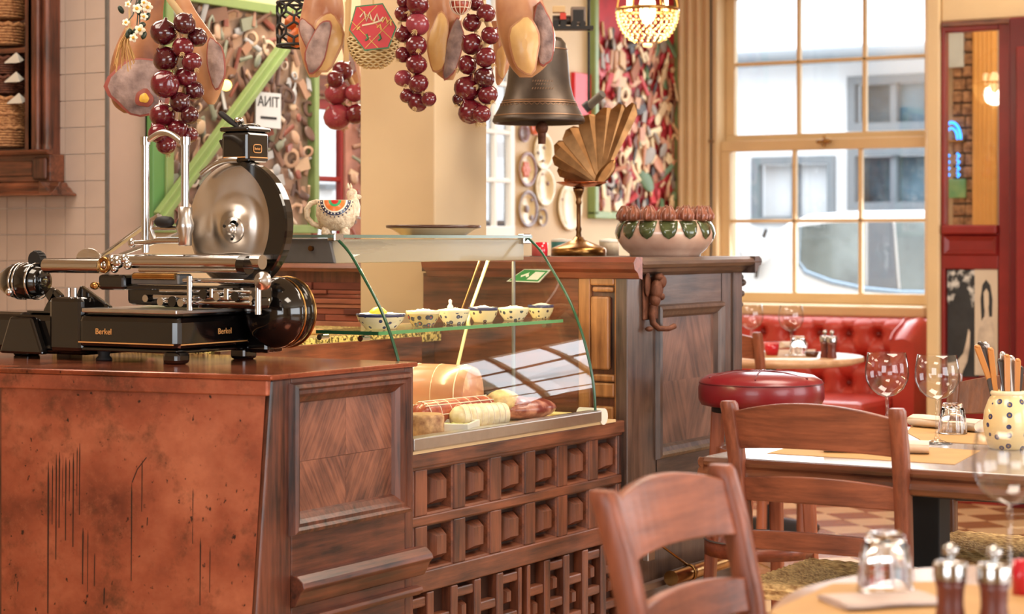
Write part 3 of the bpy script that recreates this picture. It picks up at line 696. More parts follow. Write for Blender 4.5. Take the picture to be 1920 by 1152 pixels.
for k, u_ in enumerate(us):
    a = u_ + cwid; b_ = (us[k+1] if k+1 < len(us) else UE+.0)
    for z_a, z_b in rz:
        if b_ - a > .005: MB().box(a, b_, VG, VG+.05, z_a, z_b).build('stile', dk, lb, bev=.003)
MB().box(U0, us[0]+.01, VG, VG+.05, .36, .672).build('stile', dk, lb)
def blockmesh(w_, h_, dep):
    m = MB(); a, b_ = w_/2, h_/2; i = .62
    lv = [(a, b_, 0), (a, b_, dep*.3), (a*i, b_*i, dep)]
    rows = [[(-x,-d_,-z), (x,-d_,-z), (x,-d_,z), (-x,-d_,z)] for x, z, d_ in lv]
    m.grid(rows, closev=True, sm=False); m.add(rows[-1], [(0,1,2,3)]); return m.mesh('raised_block', dk)
def ledgemesh(w_, h_):
    m = MB(); a, b_ = w_/2, h_/2
    m.frame((-a, 0, -b_), (1,0,0), (0,0,1), (0,-1,0), w_, h_, [(0,.030),(.005,.027),(.008,.014),(.011,0)]); return m.mesh('cell_moulding', dkx)
bm_ = blockmesh(.070, .076, .036); lm_ = ledgemesh(cwid, .116)
for u_ in us:
    for z_a, z_b in rz:
        c = (u_ + cwid/2, VG+.034, (z_a+z_b)/2)
        if c[0]+cwid/2 > UE: continue
        piece('cell_moulding', lm_, c, lb); piece('raised_block', bm_, c, lb)
# two low doors with small staggered cells
sm_b = blockmesh(.034, .044, .026)
for (da, db, off) in ((4.17, 4.735, 0), (4.765, 5.309, 1)):
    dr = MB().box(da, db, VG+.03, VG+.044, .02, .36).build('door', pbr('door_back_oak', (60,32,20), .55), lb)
    ncol = 5; pw = (db-da)/ncol
    for i in range(ncol+1):
        uu = da + pw*i; MB().box(uu-.016 if i else uu, uu+.016 if i < ncol else uu, VG, VG+.034, .02, .36).build('door_stile', dk, dr, bev=.003)
    for i in range(ncol):
        for j in range(4):
            zc = .36 - .035 - j*.105 - (.055 if (i+off) % 2 else 0)
            if zc < .06: continue
            MB().box(da+pw*i+.016, da+pw*(i+1)-.016, VG+.004, VG+.034, zc+.0, zc+.026).build('door_rail', dkx, dr, bev=.004)
            piece('door_block', sm_b, (da+pw*(i+.5), VG+.034, zc-.038), dr)
# ================================================================== display case
UL, URc = 4.184, 5.144
dc = thing('display_case', 'curved glass display case with a steel front edge and lit top', 'display case', (4.7, 3.1, .716))
prof = [at(a, b_, u=URc) for a, b_ in ((1116.5,773),(1113,723),(1102,665),(1087.6,614),(1066,560),(1033,502),(1013,470),(990,443))]
prof = [(p.y, p.z) for p in prof]
VT, ZTOP = prof[-1][0], 1.256
prof[-1] = (VT, ZTOP)
VBK = 3.42
MB().box(UL-.01, URc+.005, VG-.022, VG+.02, .724, .757).build('steel_edge', M['steel'], dc, bev=.004)
MB().box(UL-.01, URc+.10, VG-.016, VG+.03, .716, .724).build('cream_strip', M['creamtrim'], dc)
p = at(1130,780,v=VG-.01)
MB().cyl((URc+.02, VG-.02, .738), (URc+.02, VG+.06, .738), .024, n=20).build('end_cap', M['white'], dc)
MB().box(UL, URc+.02, VG+.02, VBK, .722, .742).build('deck', pbr('pale_case_deck', (228,206,160), .4), dc, bev=.004)
MB().box(UL, URc, VBK, VBK+.02, .722, .955).build('back_panel', M['walnut_x'], dc)
# curved front pane with a real thickness
th = .005; nrm = []
for i in range(len(prof)):
    a = prof[max(i-1,0)]; b_ = prof[min(i+1,len(prof)-1)]; t_ = Vector((b_[0]-a[0], b_[1]-a[1])).normalized(); nrm.append(Vector((t_.y, -t_.x)))
# smooth the profile
def smooth2(pts, n=4):
    out = []
    for i in range(len(pts)-1):
        p0 = Vector(pts[max(i-1,0)]); p1 = Vector(pts[i]); p2 = Vector(pts[i+1]); p3 = Vector(pts[min(i+2,len(pts)-1)])
        for k in range(n):
            t_ = k/n; out.append(.5*((2*p1) + (p2-p0)*t_ + (2*p0-5*p1+4*p2-p3)*t_*t_ + (3*p1-p0-3*p2+p3)*t_**3))
    out.append(Vector(pts[-1])); return out
sp = [tuple(q) for q in smooth2(prof)]
g = MB(); g.grid([[(UL+.006, a, b_) for a, b_ in sp], [(URc-.006, a, b_) for a, b_ in sp]])
g.build('front_glass', M['caseglass'], dc)
for u_, nm in ((UL, 'end_glass'), (URc, 'end_glass')):
    g = MB(); pts = sp + [(VBK, ZTOP), (VBK, .745)]
    g.add([(u_, a, b_) for a, b_ in pts], [tuple(range(len(pts)))])
    eo = g.build(nm, M['caseglass'], dc)
    MB().tube([(u_, a, b_) for a, b_ in sp], .0042, 8).build('glass_edge', M['glassedge'], eo)
MB().box(UL-.02, URc+.01, VT-.005, VBK+.03, ZTOP, ZTOP+.006).build('top_glass', M['pane'], dc)
MB().box(UL-.022, URc+.012, VT-.008, VT-.004, ZTOP-.001, ZTOP+.007).build('top_glass_edge', pbr('grey_green_glass_edge',(104,124,112),.15), dc)
MB().box(UL-.024, UL-.02, VT-.005, VBK+.03, ZTOP-.001, ZTOP+.007).build('top_glass_edge', bpy.data.materials['grey_green_glass_edge'], dc)
frost = pbr('frosted_fascia', (160,146,122), .3, var=.03, scale=6, coat=.2)
lh = MB().box(UL+.004, URc-.004, VT+.012, VT+.02, ZTOP-.066, ZTOP-.004).box(UL+.004, URc-.004, VT+.02, VT+.22, ZTOP-.030, ZTOP-.004).build('lamp_housing', frost, dc, bev=.002)
tb = glow('case_tube', (255,226,150), 5.0)
MB().cyl((UL+.05, VT+.07, ZTOP-.046), (URc-.05, VT+.07, ZTOP-.046), .010, n=12).build('lamp_tube', tb, lh)
area('case_lamp_light', ((UL+URc)/2, VT+.07, ZTOP-.060), ((UL+URc)/2, VT-.0, .7), .85, .03, 6.5, (1.0, .84, .48))
ec = MB(); q = [at(540,441,u=UL-.006), at(613,441,u=UL-.006), at(624,487,u=UL-.006), at(540,489,u=UL-.006)]
ec.prism([(VT+.23, ZTOP-.002), (VT+.012, ZTOP-.002), (VT-.006, ZTOP-.066), (VT+.23, ZTOP-.066)], 'x', UL-.012, UL-.002)
eco = ec.build('housing_end', M['greymetal'], dc, bev=.003)
q = at(585,466,u=UL-.012); MB().cyl(q, q+Vector((-.008,0,0)), .007, n=12).build('screw', M['brassd'], eco)
for (px, py) in ((983, 446),):
    q = at(px, py, u=URc); MB().box(q.x-.02, q.x+.02, q.y-.012, q.y+.012, ZTOP-.018, ZTOP+.012).build('glass_clamp', M['chrome'], dc, bev=.003)
q = at(620,440,u=UL); MB().box(q.x-.02, q.x+.02, VT-.012, VT+.012, ZTOP-.01, ZTOP+.010).build('glass_clamp', M['chrome'], dc, bev=.003)
# glass shelf and its struts
ZS = 1.018; va_, vb_ = 2.922, 3.115
sh = MB().box(UL+.012, URc-.01, va_, vb_, ZS-.008, ZS).build('glass_shelf', pane('shelf_glass', (.9,.97,.92), .08, .5), dc)
MB().box(UL+.012, URc-.01, va_-.002, va_+.001, ZS-.0085, ZS+.0005).build('shelf_edge', pbr('bright_green_glass_edge', (84,150,96), .1, emit=.0), sh)
MB().box(UL+.010, UL+.0125, va_, vb_, ZS-.0085, ZS+.0005).build('shelf_edge', M['glassedge'], sh)
for a, b_ in ((UL+.01, va_+.045), (UL+.01, vb_-.02), (URc-.02, va_+.05), (URc-.02, vb_-.02)):
    MB().cyl((a-.012, b_, ZS-.017), (a+.022, b_, ZS-.017), .008, n=12).build('shelf_pin', M['chrome'], sh)
st = MB(); a = at(916,487,u=5.02); b_ = at(884,576,u=4.92); st.cyl(a, b_, .005, n=8); b2 = at(855,700,u=4.82); st.cyl(b_, b2, .005, n=8); st.build('strut', pbr('pale_strut',(226,210,150),.3), dc)
a = at(900,487,u=4.98); b_ = at(866,580,u=4.90); MB().cyl(a, b_, .0035, n=8).build('strut', M['brassd'], dc)
a = at(963,490,u=5.12); MB().cyl(a, (a.x,a.y,.745), .006, n=8).build('rear_post', M['greymetal'], dc)
# ================================================================== worktop behind the case, half wall, bar
gran = pbr('speckled_granite', (96,84,52), .25, col2=(232,208,128), scale=130, lo=.42, hi=.56, detail=2)
wt = thing('worktop', 'speckled yellow granite worktop on a wooden cabinet behind the display case', 'worktop', (4.6, 3.6, 0))
MB().box(4.16, 5.30, VBK+.03, 4.0, .935, .972).build('granite_slab', gran, wt, bev=.004)
MB().box(4.18, 5.29, VBK+.05, 3.98, 0, .935).build('cabinet', M['walnut_x'], wt)
hw = thing('plank_half_wall', 'half wall clad in rough reddish wood strips beside the cream column', 'half wall', (5.5, 4.0, 0))
HU = ku + .04
MB().box(HU, HU+.12, kv2, 4.30, 0, 1.18).build('core', M['walnut'], hw)
MB().strip([(0,.0),(.03,0),(.035,.012),(.02,.03),(.02,.045),(0,.045)], (HU, kv2, 1.145), (HU, 4.30, 1.145), (-1,0,0)).build('cap_moulding', M['walnut_y'], hw)
zc = .80; pk = [pbr('wood_strip_%d' % i, c, .6, var=.35, scale=26, stretch=(1,.25,1)) for i, c in enumerate([(150,80,58),(110,54,40),(182,116,86),(160,92,66)])]
while zc < 1.10:
    h_ = R.uniform(.012, .026); cut = kv2 + R.uniform(.08,.3)
    for a, b_ in ((kv2, cut), (cut+.002, 4.30)):
        MB().box(HU-R.uniform(.006,.02), HU, a, b_, zc, zc+h_-.002).build('wood_strip', R.choice(pk), hw, bev=.002)
    zc += h_
# bar
BU, BV, BR, BB = 5.313, 2.811, 6.122, 3.53
ZB = 1.196
bar = thing('bar_counter', 'tall dark oak bar counter with panelled front and moulded top', 'bar', (5.7, 3.15, 0))
MB().box(BU+.02, BR-.02, BV+.02, BB, 0, ZB-.05).build('carcass', M['dark'], bar)
tp = [(0,.045),(.035,.045),(.052,.036),(.056,.026),(.048,.016),(.03,.012),(.024,.002),(.01,-.006),(0,-.01)]
MB().box(BU-.005, BR+.01, BV-.005, BB, ZB-.045, ZB).build('bar_top', M['dark_x'], bar)
MB().strip(tp, (BU+.01, BV, ZB-.045), (BR+.055, BV, ZB-.045), (0,-1,0)).build('top_moulding', M['dark_x'], bar)
MB().strip(tp, (BR, BV-.055, ZB-.045), (BR, BB, ZB-.045), (1,0,0)).build('top_moulding', M['dark'], bar)
MB().strip([(0,.05),(.04,.05),(.055,.035),(.05,.015),(.03,.004),(.02,-.012),(0,-.016)], (BU, BV-.058, ZB-.047), (BU, BB-.03, ZB-.047), (-1,0,0)).build('end_moulding', wood('redwood_moulding', (82,36,24), (150,78,54), 'y'), bar)
# panelled end facing the case
def E_(px, py): return at(px, py, u=BU)
eh = MB(); ho = M['honey']
y_ = lambda px: E_(px, 600).y
z_ = lambda py, px=1130: E_(px, py).z
e1 = MB().box(BU, BU+.02, BV, y_(1152), 0, ZB-.05).build('end_stile', ho, bar, bev=.003)
MB().box(BU, BU+.02, y_(1106), y_(1084), 0, ZB-.05).build('end_stile', ho, bar, bev=.003)
MB().box(BU+.004, BU+.02, y_(1084)+.002, BB, 0, ZB-.05).build('end_board', M['walnut_y'], bar)
MB().box(BU+.014, BU+.02, y_(1152), y_(1106), 0, ZB-.05).build('end_panel_back', M['walnut'], bar)
for a, b_, c, d_ in ((1106,1152,506,536), (1110,1150,538,548), (1107,1142,556,694), (1112,1152,702,716), (1112,1152,718,746), (1115,1150,762,792)):
    MB().box(BU-.002, BU+.016, y_(b_), y_(a), z_(d_), z_(c)).build('end_panel', M['honey'], bar, bev=.006)
MB().box(BU-.004, BU+.03, BV-.010, BV+.03, 0, ZB-.055).build('corner_pilaster', M['dark'], bar, bev=.003)
# front
f = BV
MB().box(BU, A(1232,600,f).x, f, f+.022, 0, ZB-.05).build('front_stile', M['dark'], bar, bev=.002)
MB().box(BU+.0, A(1196,600,f).x, f-.006, f, 0, ZB-.055).build('corner_pilaster', M['dark'], bar, bev=.003)
fx0, fx1 = A(1229,600,f).x, A(1354,600,f).x; fz1, fz0 = A(1229,572,f).z, A(1235,862,f).z
MB().box(fx1-.01, BR, f, f+.022, 0, ZB-.05).build('front_stile', M['dark'], bar, bev=.002)
MB().box(A(1372,600,f).x, BR+.004, f-.008, f+.02, 0, ZB-.05).build('corner_pilaster', M['dark'], bar, bev=.004)
MB().box(fx0, fx1, f, f+.022, fz1-.01, ZB-.05).build('front_rail', M['dark_x'], bar, bev=.002)
MB().box(fx0, fx1, f, f+.022, .5, fz0+.01).build('front_rail', M['dark_x'], bar, bev=.002)
MB().box(fx0, fx1, f+.008, f+.022, 0, .5).build('lower_panel', M['dark'], bar)
MB().box(BU, BR+.01, f-.012, f, 0, .2).build('skirting', M['dark_x'], bar, bev=.006)
MB().strip([(0,.02),(.012,.016),(.018,0),(0,0)], (BU, f-.012, .2), (BR+.01, f-.012, .2), (0,-1,0)).build('skirting_bead', M['dark_x'], bar)
MB().frame((fx0, f, fz0), (1,0,0), (0,0,1), (0,-1,0), fx1-fx0, fz1-fz0, [(0,0),(.005,.014),(.014,.018),(.022,.008),(.034,.002),(.042,-.012)]).build('panel_moulding', M['dark'], bar)
xm, zm = (fx0+fx1)/2, A(1285,712,f).z
for (a, b_, c, d_, mt) in ((fx0+.036,xm,zm,fz1-.036,'dven_b'),(xm,fx1-.036,zm,fz1-.036,'dven_a'),(fx0+.036,xm,fz0+.036,zm,'dven_a'),(xm,fx1-.036,fz0+.036,zm,'dven_b')):
    MB().box(a, b_, f+.012, f+.02, c, d_).build('veneer_panel', M[mt], bar)
cb = MB(); c = Vector((BR+.02, BV+.03, ZB-.10))
for k in range(6): cb.ell(c + Vector((.03-.006*k, -.012*(k % 2), .03-.018*k)), (.018-.001*k, .022, .014), 6, 8)
cb.build('carved_corbel', M['dark'], bar)
# bronze cherub hook on the bar front
q0 = A(1212,580,f)
hk = thing('cherub_hook', 'rusty cast iron coat hook with a cherub figure on the bar front', 'hook', (q0.x, f, A(1212,618,f).z))
def H_(px, py, o=.02): q = A(px, py, f); return Vector((q.x, f-o, q.z))
b = MB(); b.ell(H_(1215,545,.028), (.022,.018,.034), 10, 12); b.ell(H_(1214,562,.026), (.02,.016,.022), 8, 12); b.ell(H_(1220,556,.036), (.012,.012,.012), 8, 8)
b.build('torso', M['rust'], hk)
b = MB(); b.ell(H_(1222,528,.03), (.021,.018,.022), 10, 12); b.ell(H_(1218,520,.03), (.016,.014,.012), 8, 10); b.ell(H_(1225,522,.026), (.012,.012,.012), 8, 8); b.build('head', M['rust'], hk)
for s_, px in ((-1,1206),(1,1231)):
    b = MB(); b.ell(H_(px-2*s_*0,532,.014), (.016,.007,.04), 10, 10); b.build('wing', M['rust'], hk)
MB().tube([H_(1214,572),H_(1212,590,.018),H_(1213,606,.02),H_(1216,616,.034),H_(1226,616,.05),H_(1234,611,.055)], [.013,.011,.01,.009,.008,.009], 10).build('hook_stem', M['rust'], hk)
MB().box(H_(1203,560).x, H_(1232,560).x, f-.008, f+.001, H_(1215,600).z, H_(1215,520).z).build('back_plate', M['rust'], hk, bev=.006)
b = MB(); b.ell(H_(1206,617,.02), (.016,.012,.008), 8, 10); b.build('foot', M['rust'], hk)
# foot rail
q = A(1206,1030,f); fr_ = thing('foot_rail', 'brass foot rail on a steel bracket along the bar base', 'foot rail', (5.6, 2.6, 0))
MB().box(q.x-.025, q.x+.02, f-.03, f-.012, A(1206,1050,f).z, A(1206,1003,f).z).build('bracket_plate', M['steel'], fr_, bev=.002)
qa = A(1212,1012,f); rv = 2.75; e0 = at(1258,1085,v=rv); zr = at(1290,1075,v=rv).z
MB().cyl((e0.x, rv, zr), (BR+.05, rv, zr), .024, n=20).build('rail_tube', M['brass'], fr_)
e1 = at(1292,1068,v=rv)
MB().cyl((qa.x, f-.025, qa.z), (e1.x, rv, zr+.02), .004, n=8).build('stay_wire', M['brass'], fr_)
MB().lathe([(.026,-.008),(.028,-.008),(.028,.008),(.026,.008)], 20, (e1.x, rv, zr), (1,0,0)).build('clamp_ring', M['brass'], fr_)
for xx in (5.75, 6.1): MB().cyl((xx, rv, 0), (xx, rv, zr-.02), .012, n=10).build('rail_leg', M['brassd'], fr_)
# counter carries on behind the copper side, under the slicer's far end
m = MB(); m.prism([(3.52, 3.48), (UR-.02, 3.48), (UR-.02, 4.0), (3.52, 4.0)], 'z', ZT-.012, ZT); m.build('copper_top_extension', COPT, ct, bev=.003)
MB().box(3.56, UR-.03, 3.482, 3.98, 0, ZT-.012).build('carcass', M['walnut'], ct)
# ================================================================== hand-cranked meat slicer
sl = thing('meat_slicer', 'black enamel and chrome flywheel meat slicer on the copper counter', 'meat slicer', (3.9, 3.4, ZT))
def S(px, py, u=3.742): return at(px, py, u=u)
US, UB_ = 3.742, 3.95
K, CH = M['black'], M['chrome']
vN = 3.19
def sy(px, u=US): return at(px, 500, u=u).y
def szz(py, px=250, u=US): return at(px, py, u=u).z
base = MB().box(US, 4.07, vN, sy(145), szz(655), szz(592)).build('base_body', K, sl, bev=.016)
MB().box(US+.02, 4.05, sy(150), 3.88, ZT+.012, szz(592)).build('base_end', K, sl, bev=.02)
MB().prism([(sy(20),szz(600)),(sy(60),szz(600)),(sy(82),szz(672)),(sy(0),szz(672))],'x',US-.005,US+.02).build('base_gusset', K, sl, bev=.006)
MB().box(US+.01, 4.06, vN+.01, sy(60), szz(662), szz(655)).build('base_skirt', K, sl, bev=.003)
zl = szz(646)
gl_ = MB(); gl_.box(US-.0012, US, vN+.012, sy(147), zl, zl+.0028); gl_.box(US+.012, 4.062, vN-.0012, vN, zl, zl+.0028); gl_.build('gold_line', M['gold'], base)
text('lettering', 'Berkel', M['gold'], .0205, base, (US-.001, sy(194.5), szz(629)), (0,-1,0), (0,0,1))
q = at(421, 626, v=vN); text('lettering', 'Berkel', M['gold'], .0205, base, (q.x, vN-.001, q.z), (1,0,0), (0,0,1))
for (px, u_) in ((195, US+.05), (322, US+.04)):
    q = S(px, 675, u_); MB().lathe([(0,0),(.02,0),(.02,.006),(.014,.012),(.018,szz(658)-ZT)], 16, (u_, q.y, ZT)).build('foot', M['rubber'], sl)
MB().box(US+.0, US+.05, vN+.0, vN+.05, ZT, szz(658)).build('foot_block', K, sl, bev=.01)
MB().box(4.0, 4.05, vN+.0, vN+.05, ZT, szz(658)).build('foot_block', K, sl, bev=.008)
MB().box(4.0, 4.05, 3.78, 3.83, ZT, ZT+.02).build('foot_block', K, sl, bev=.004)
MB().box(US+.1, US+.15, 3.78, 3.83, ZT, ZT+.02).build('foot_block', K, sl, bev=.004)
# chrome bed plate
MB().box(US-.01, 4.05, vN-.005, sy(158), szz(588), szz(580)).build('bed_plate', M['steel'], sl, bev=.002)
MB().box(US+.02, 4.04, vN, sy(40), szz(592), szz(588)).build('bed', K, sl)
MB().box(3.80, 3.86, sy(450), sy(272), szz(577), szz(556)).build('slide_block', K, sl, bev=.008)
for py, r_, a, b_, mt in ((541,.006,352,235,'black'), (528,.006,500,345,'chrome'), (508,.006,455,262,'chrome'), (560,.007,470,290,'chrome'), (519,.009,330,252,'brass')):
    q0, q1 = S(a,py,3.79), S(b_,py,3.79); MB().cyl((3.79,q0.y,q0.z), (3.79,q1.y,q1.z*.0+q0.z), r_, n=14).build('slide_rod', M[mt], sl)
MB().box(3.80, 3.93, sy(476,3.85), sy(262,3.85), szz(574), szz(536)).build('carriage_body', K, sl, bev=.012)
MB().box(3.79, 3.84, sy(340,3.8), sy(250,3.8), szz(535), szz(514)).build('carriage_rack', M['greymetal'], sl, bev=.004)
for k, (px, py, r_) in enumerate(((300,566,.010),(322,566,.013),(338,568,.010),(380,552,.012),(405,556,.010),(440,556,.012),(272,560,.009))):
    q = S(px,py,3.775); MB().cyl(q, q+Vector((.03,0,0)), r_, n=16).build('link_boss', K if k % 2 else CH, sl)
for py, r_ in ((548,.004),(569,.005)):
    q0, q1 = S(470,py,3.785), S(300,py,3.785); MB().cyl((3.785,q0.y,q0.z),(3.785,q1.y,q0.z), r_, n=10).build('slide_rod', CH, sl)
for px, py, w_, h_ in ((428,552,.016,.03),(400,550,.012,.026)): q = S(px,py,3.79); MB().box(3.78,3.80,q.y-w_/2,q.y+w_/2,q.z-h_/2,q.z+h_/2).build('carriage_lug', CH, sl, bev=.003)
MB().box(US+.004, US+.06, sy(150), sy(88), ZT+.02, szz(560)).build('end_column', K, sl, bev=.012)
# braces on the left
for pts in ([(92,545),(118,585)], [(150,545),(205,585)], [(112,548),(90,590)]):
    a, b_ = S(*pts[0],3.80), S(*pts[1],3.80); MB().beam(a, b_, .03, .016, up=(1,0,0)).build('brace', K, sl, bev=.004)
for px in (129, 141):
    a, b_ = S(px,540,3.77), S(px,578,3.77); po = MB().cyl(a, b_, .0045, n=12).build('stay_post', CH, sl); MB().cyl(S(px,560,3.77), S(px,575,3.77), .0075, n=12).build('collar', M['brassd'], po)
# left motor drum, axis along the carriage
dr = MB(); c0 = S(82,528,3.80); ax = Vector((0,1,0)); zc_ = c0.z
dr.lathe([(0,-.0),(.030,0),(.036,.006),(.040,.02),(.046,.03),(.046,.06),(.043,.07),(.046,.08),(.044,.10),(.034,.125),(.014,.14),(0,.142)], 28, (3.80, c0.y, zc_), (0,1,0))
dro = dr.build('motor_drum', K, sl)
for o_ in (.022, .066, .078): MB().lathe([(.0465,o_-.003),(.048,o_-.002),(.048,o_+.002),(.0465,o_+.003)], 28, (3.80, c0.y, zc_), (0,1,0)).build('drum_ring', CH, dro)
q = S(18,548,3.755); MB().ell(q, .011, 8, 10).build('drum_bolt', M['steel'], dro)
q = S(70,487,3.82); g = MB(); g.cyl(q+Vector((-.012,0,0)), q+Vector((.012,0,0)), .021, n=20)
for k in range(14):
    a = 2*PI*k/14; g.ell(q+Vector((0,.021*math.cos(a),.021*math.sin(a))), (.012,.0035,.0035), 5, 6)
g.build('index_knob', M['rubber'], sl)
# chrome rolls of the carriage
a, b_ = S(190,499,3.78), S(86,499,3.78)
r1 = MB().cyl((3.78,a.y,a.z), (3.78,b_.y,a.z), .0185, n=24).build('end_roll', CH, sl)
q = S(196,497,3.775); MB().lathe([(.011,-.006),(.019,-.006),(.021,0),(.019,.006),(.011,.006),(.011,-.006)], 24, q, (-1,0,.0)).build('end_ring', M['brass'], r1)
MB().ell(q, (.008,.011,.011), 8, 12).build('ring_boss', CH, r1)
a, b_ = S(492,492,3.80), S(238,492,3.80)
mt_ = MB().cyl((3.80,a.y,a.z), (3.80,b_.y,a.z), .0175, n=28).build('carriage_tube', CH, sl)
MB().box(3.80, 3.94, sy(470,3.85), sy(235,3.85), szz(487,350,3.8), szz(478,350,3.8)).build('carriage_table', M['steel'], sl, bev=.002)
q = S(462,497,3.795); MB().cyl((3.79,q.y-.012,q.z),(3.79,q.y+.012,q.z),.023,n=20).build('tube_collar', K, mt_)
cl = MB()
for px, py, r_ in ((212,488,.013),(222,492,.016),(234,486,.012),(240,497,.012),(215,504,.011)): cl.ell(S(px,py,3.785), r_, 8, 10)
cl.build('joint', CH, sl)
cl = MB(); q = S(222,527,3.80); cl.box(3.775,3.83,sy(245,3.80),sy(196,3.80),q.z-.022,q.z+.016); cl.build('joint_block', K, sl, bev=.008)
q = S(178,536,3.78); MB().ell(q,(.011,.014,.010),8,12).build('bolt_head', M['brass'], sl)
MB().cyl(S(178,536,3.78), S(198,533,3.79), .006, n=10).build('bolt', M['brass'], sl)
for px, p0, p1 in ((356,518,582), (484,530,590)):
    a, b_ = S(px,p0,3.77), S(px,p1,3.77); MB().cyl(a, b_, .0075, n=14).build('stay_post', CH, sl)
q = S(492,527,3.765); MB().lathe([(0,.012),(.006,.012),(.008,.006),(.020,.006),(.022,0),(.022,-.006)], 28, q, (-1,0,0)).build('end_disc', M['steel'], sl)
# meat press: two posts, arched handle, sleeve, grip
UPs = 3.81
for px, p1 in ((272.5,474), (347,460)):
    a, b_ = S(px,262,UPs), S(px,p1,UPs); po = MB().cyl(a, b_, .0098, n=18).build('press_post', CH, sl)
    MB().cyl(S(px,272,UPs), S(px,257,UPs), .0125, n=18).build('post_cap', CH, po)
a, b_ = S(280,262,UPs), S(340,266,UPs)
MB().tube([a.lerp(b_, t_) + Vector((0,0,.020*math.sin(PI*t_))) for t_ in [i/12 for i in range(13)]], .0075, 10).build('press_handle', M['steel'], sl)
q = S(347,425,UPs); MB().lathe([(.0135,-.047),(.0165,-.045),(.0165,-.018),(.022,-.006),(.022,.008),(.0175,.02),(.0175,.046),(.0135,.048)], 24, q).build('post_sleeve', M['steel'], sl)
a, b_ = S(290,416,UPs-.02), S(326,416,UPs-.02); c = (a+b_)/2
MB().lathe([(0,-.026),(.008,-.0255),(.012,-.02),(.0145,0),(.012,.02),(.008,.0255),(0,.026)], 18, c, (0,1,0)).build('grip', M['rubber'], sl)
MB().tube([S(298,405,UPs-.012),S(285,412,UPs-.012),S(283,430,UPs-.012),S(290,450,UPs-.012)], .0065, 10).build('grip_bracket', M['steel'], sl)
for py in (428, 451): MB().cyl(S(288,py,UPs-.01), S(338,py,UPs-.01), .0055 if py == 428 else .0085, n=12).build('cross_rod', CH, sl)
MB().ell(S(248,456,UPs-.01), (.011,.011,.012), 10, 14).build('clamp_knob', CH, sl)
MB().cyl(S(248,456,UPs-.01), S(300,453,UPs-.01), .006, n=12).build('clamp_rod', CH, sl)
# slanted steel meat plates
for (pa, pb, w_) in (((196,478),(292,408),.07), ((210,484),(330,440),.05)):
    a, b_ = S(*pa,3.86), S(*pb,3.88); MB().beam(a, b_, w_, .006, up=(-.3,.6,.7)).build('meat_plate', M['steel'], sl, bev=.002)
pr = [(math.cos(PI*i/12), math.sin(PI*i/12)) for i in range(13)]
q = S(165,485,3.80); MB().prism([(q.y+.041*a, q.z+.026*b_) for a, b_ in pr], 'x', 3.80, 3.806).build('slice_deflector', M['blade'], sl, bev=.002)
# blade and guard
vC, zC, RB = 3.174, 1.287, .162
bl = MB().lathe([(0,.016),(.012,.016),(.014,.010),(.034,.010),(.036,.004),(.09,.002),(.140,0),(.157,-.004),(.160,-.006),(.157,-.008),(0,-.008)], 64, (UB_, vC, zC), (-1,0,0)).build('blade', M['blade'], sl)
hb = MB(); hb.lathe([(0,.030),(.010,.030),(.014,.024),(.016,.016),(.030,.016),(.033,.008)], 28, (UB_, vC+.005, zC-.012), (-1,0,0)); hbo = hb.build('hub', M['steel'], bl)
for k in range(3):
    a = 2*PI*k/3+.4; q = Vector((UB_-.018, vC+.005+.023*math.cos(a), zC-.012+.023*math.sin(a))); MB().cyl(q, q+Vector((-.003,0,0)), .004, n=8).build('hub_screw', M['rubber'], hbo)
gd = []
N_ = 30
for i in range(N_+1):
    a = math.radians(84 - 168*i/N_); w_ = .007 + .046*max(0, math.cos(a+.05))**.8
    ro = .162; ri = ro - w_; cy, sz_ = -math.cos(a), math.sin(a)
    gd.append([Vector((x, vC + cy*r_, zC + sz_*r_)) for x, r_ in ((UB_-.014,ri),(UB_-.014,ro-.004),(UB_-.010,ro),(UB_+.014,ro),(UB_+.014,ri))])
g = MB(); g.grid(gd, closev=True, sm=False); g.add(gd[0], [(0,1,2,3,4)]); g.add(gd[-1], [(4,3,2,1,0)])
g.build('blade_guard', M['black'], sl)
MB().tube([Vector((UB_-.018, vC-math.cos(math.radians(a))*.161, zC+math.sin(math.radians(a))*.161)) for a in range(84, 132, 4)], .008, 8).build('guard_rim', CH, sl)
# sharpener on top
sx0, sx1, sv0, sv1 = 3.93, 4.015, 3.126, 3.21
zb0, zb1 = S(465,303,3.93).z, S(465,246,3.93).z
bx = MB().box(sx0, sx1, sv0, sv1, zb0, zb1).build('sharpener_body', K, sl, bev=.008)
MB().box(sx0-.004, sx1+.004, sv0-.004, sv1+.004, zb1, zb1+.012).build('sharpener_lid', K, bx, bev=.005)
MB().ell((sx0+.05, sv0+.03, zb1+.014), (.03,.022,.008), 8, 14).build('lid_boss', K, bx)
MB().box(sx0-.0012, sx0, sv0+.008, sv1-.008, zb0+.010, zb0+.0125).build('gold_line', M['gold'], bx)
MB().box(sx0+.008, sx1-.008, sv0-.0012, sv0, zb0+.010, zb0+.0125).build('gold_line', M['gold'], bx)
q = at(483,279,v=sv0-.0015); rr = [Vector((q.x+.016*sg(a)*abs(math.cos(a))**.5, sv0-.0015, q.z+.010*sg2(a)*abs(math.sin(a))**.5)) for sg, sg2 in ((lambda t_: 1 if math.cos(t_) >= 0 else -1, lambda t_: 1 if math.sin(t_) >= 0 else -1),) for a in [2*PI*i/24 for i in range(24)]]
MB().tube(rr, .0012, 5, closed=True).build('badge_outline', M['gold'], bx)
text('badge_lettering', 'Berkel', M['gold'], .0085, bx, (q.x, sv0-.0008, q.z-.003), (1,0,0), (0,0,1))
q = S(448,240,3.945); MB().lathe([(.008,0),(.008,.014),(.012,.016),(.012,.024),(.008,.027),(0,.027)], 18, (q.x,q.y,zb1+.008)).build('lid_knob', CH, bx)
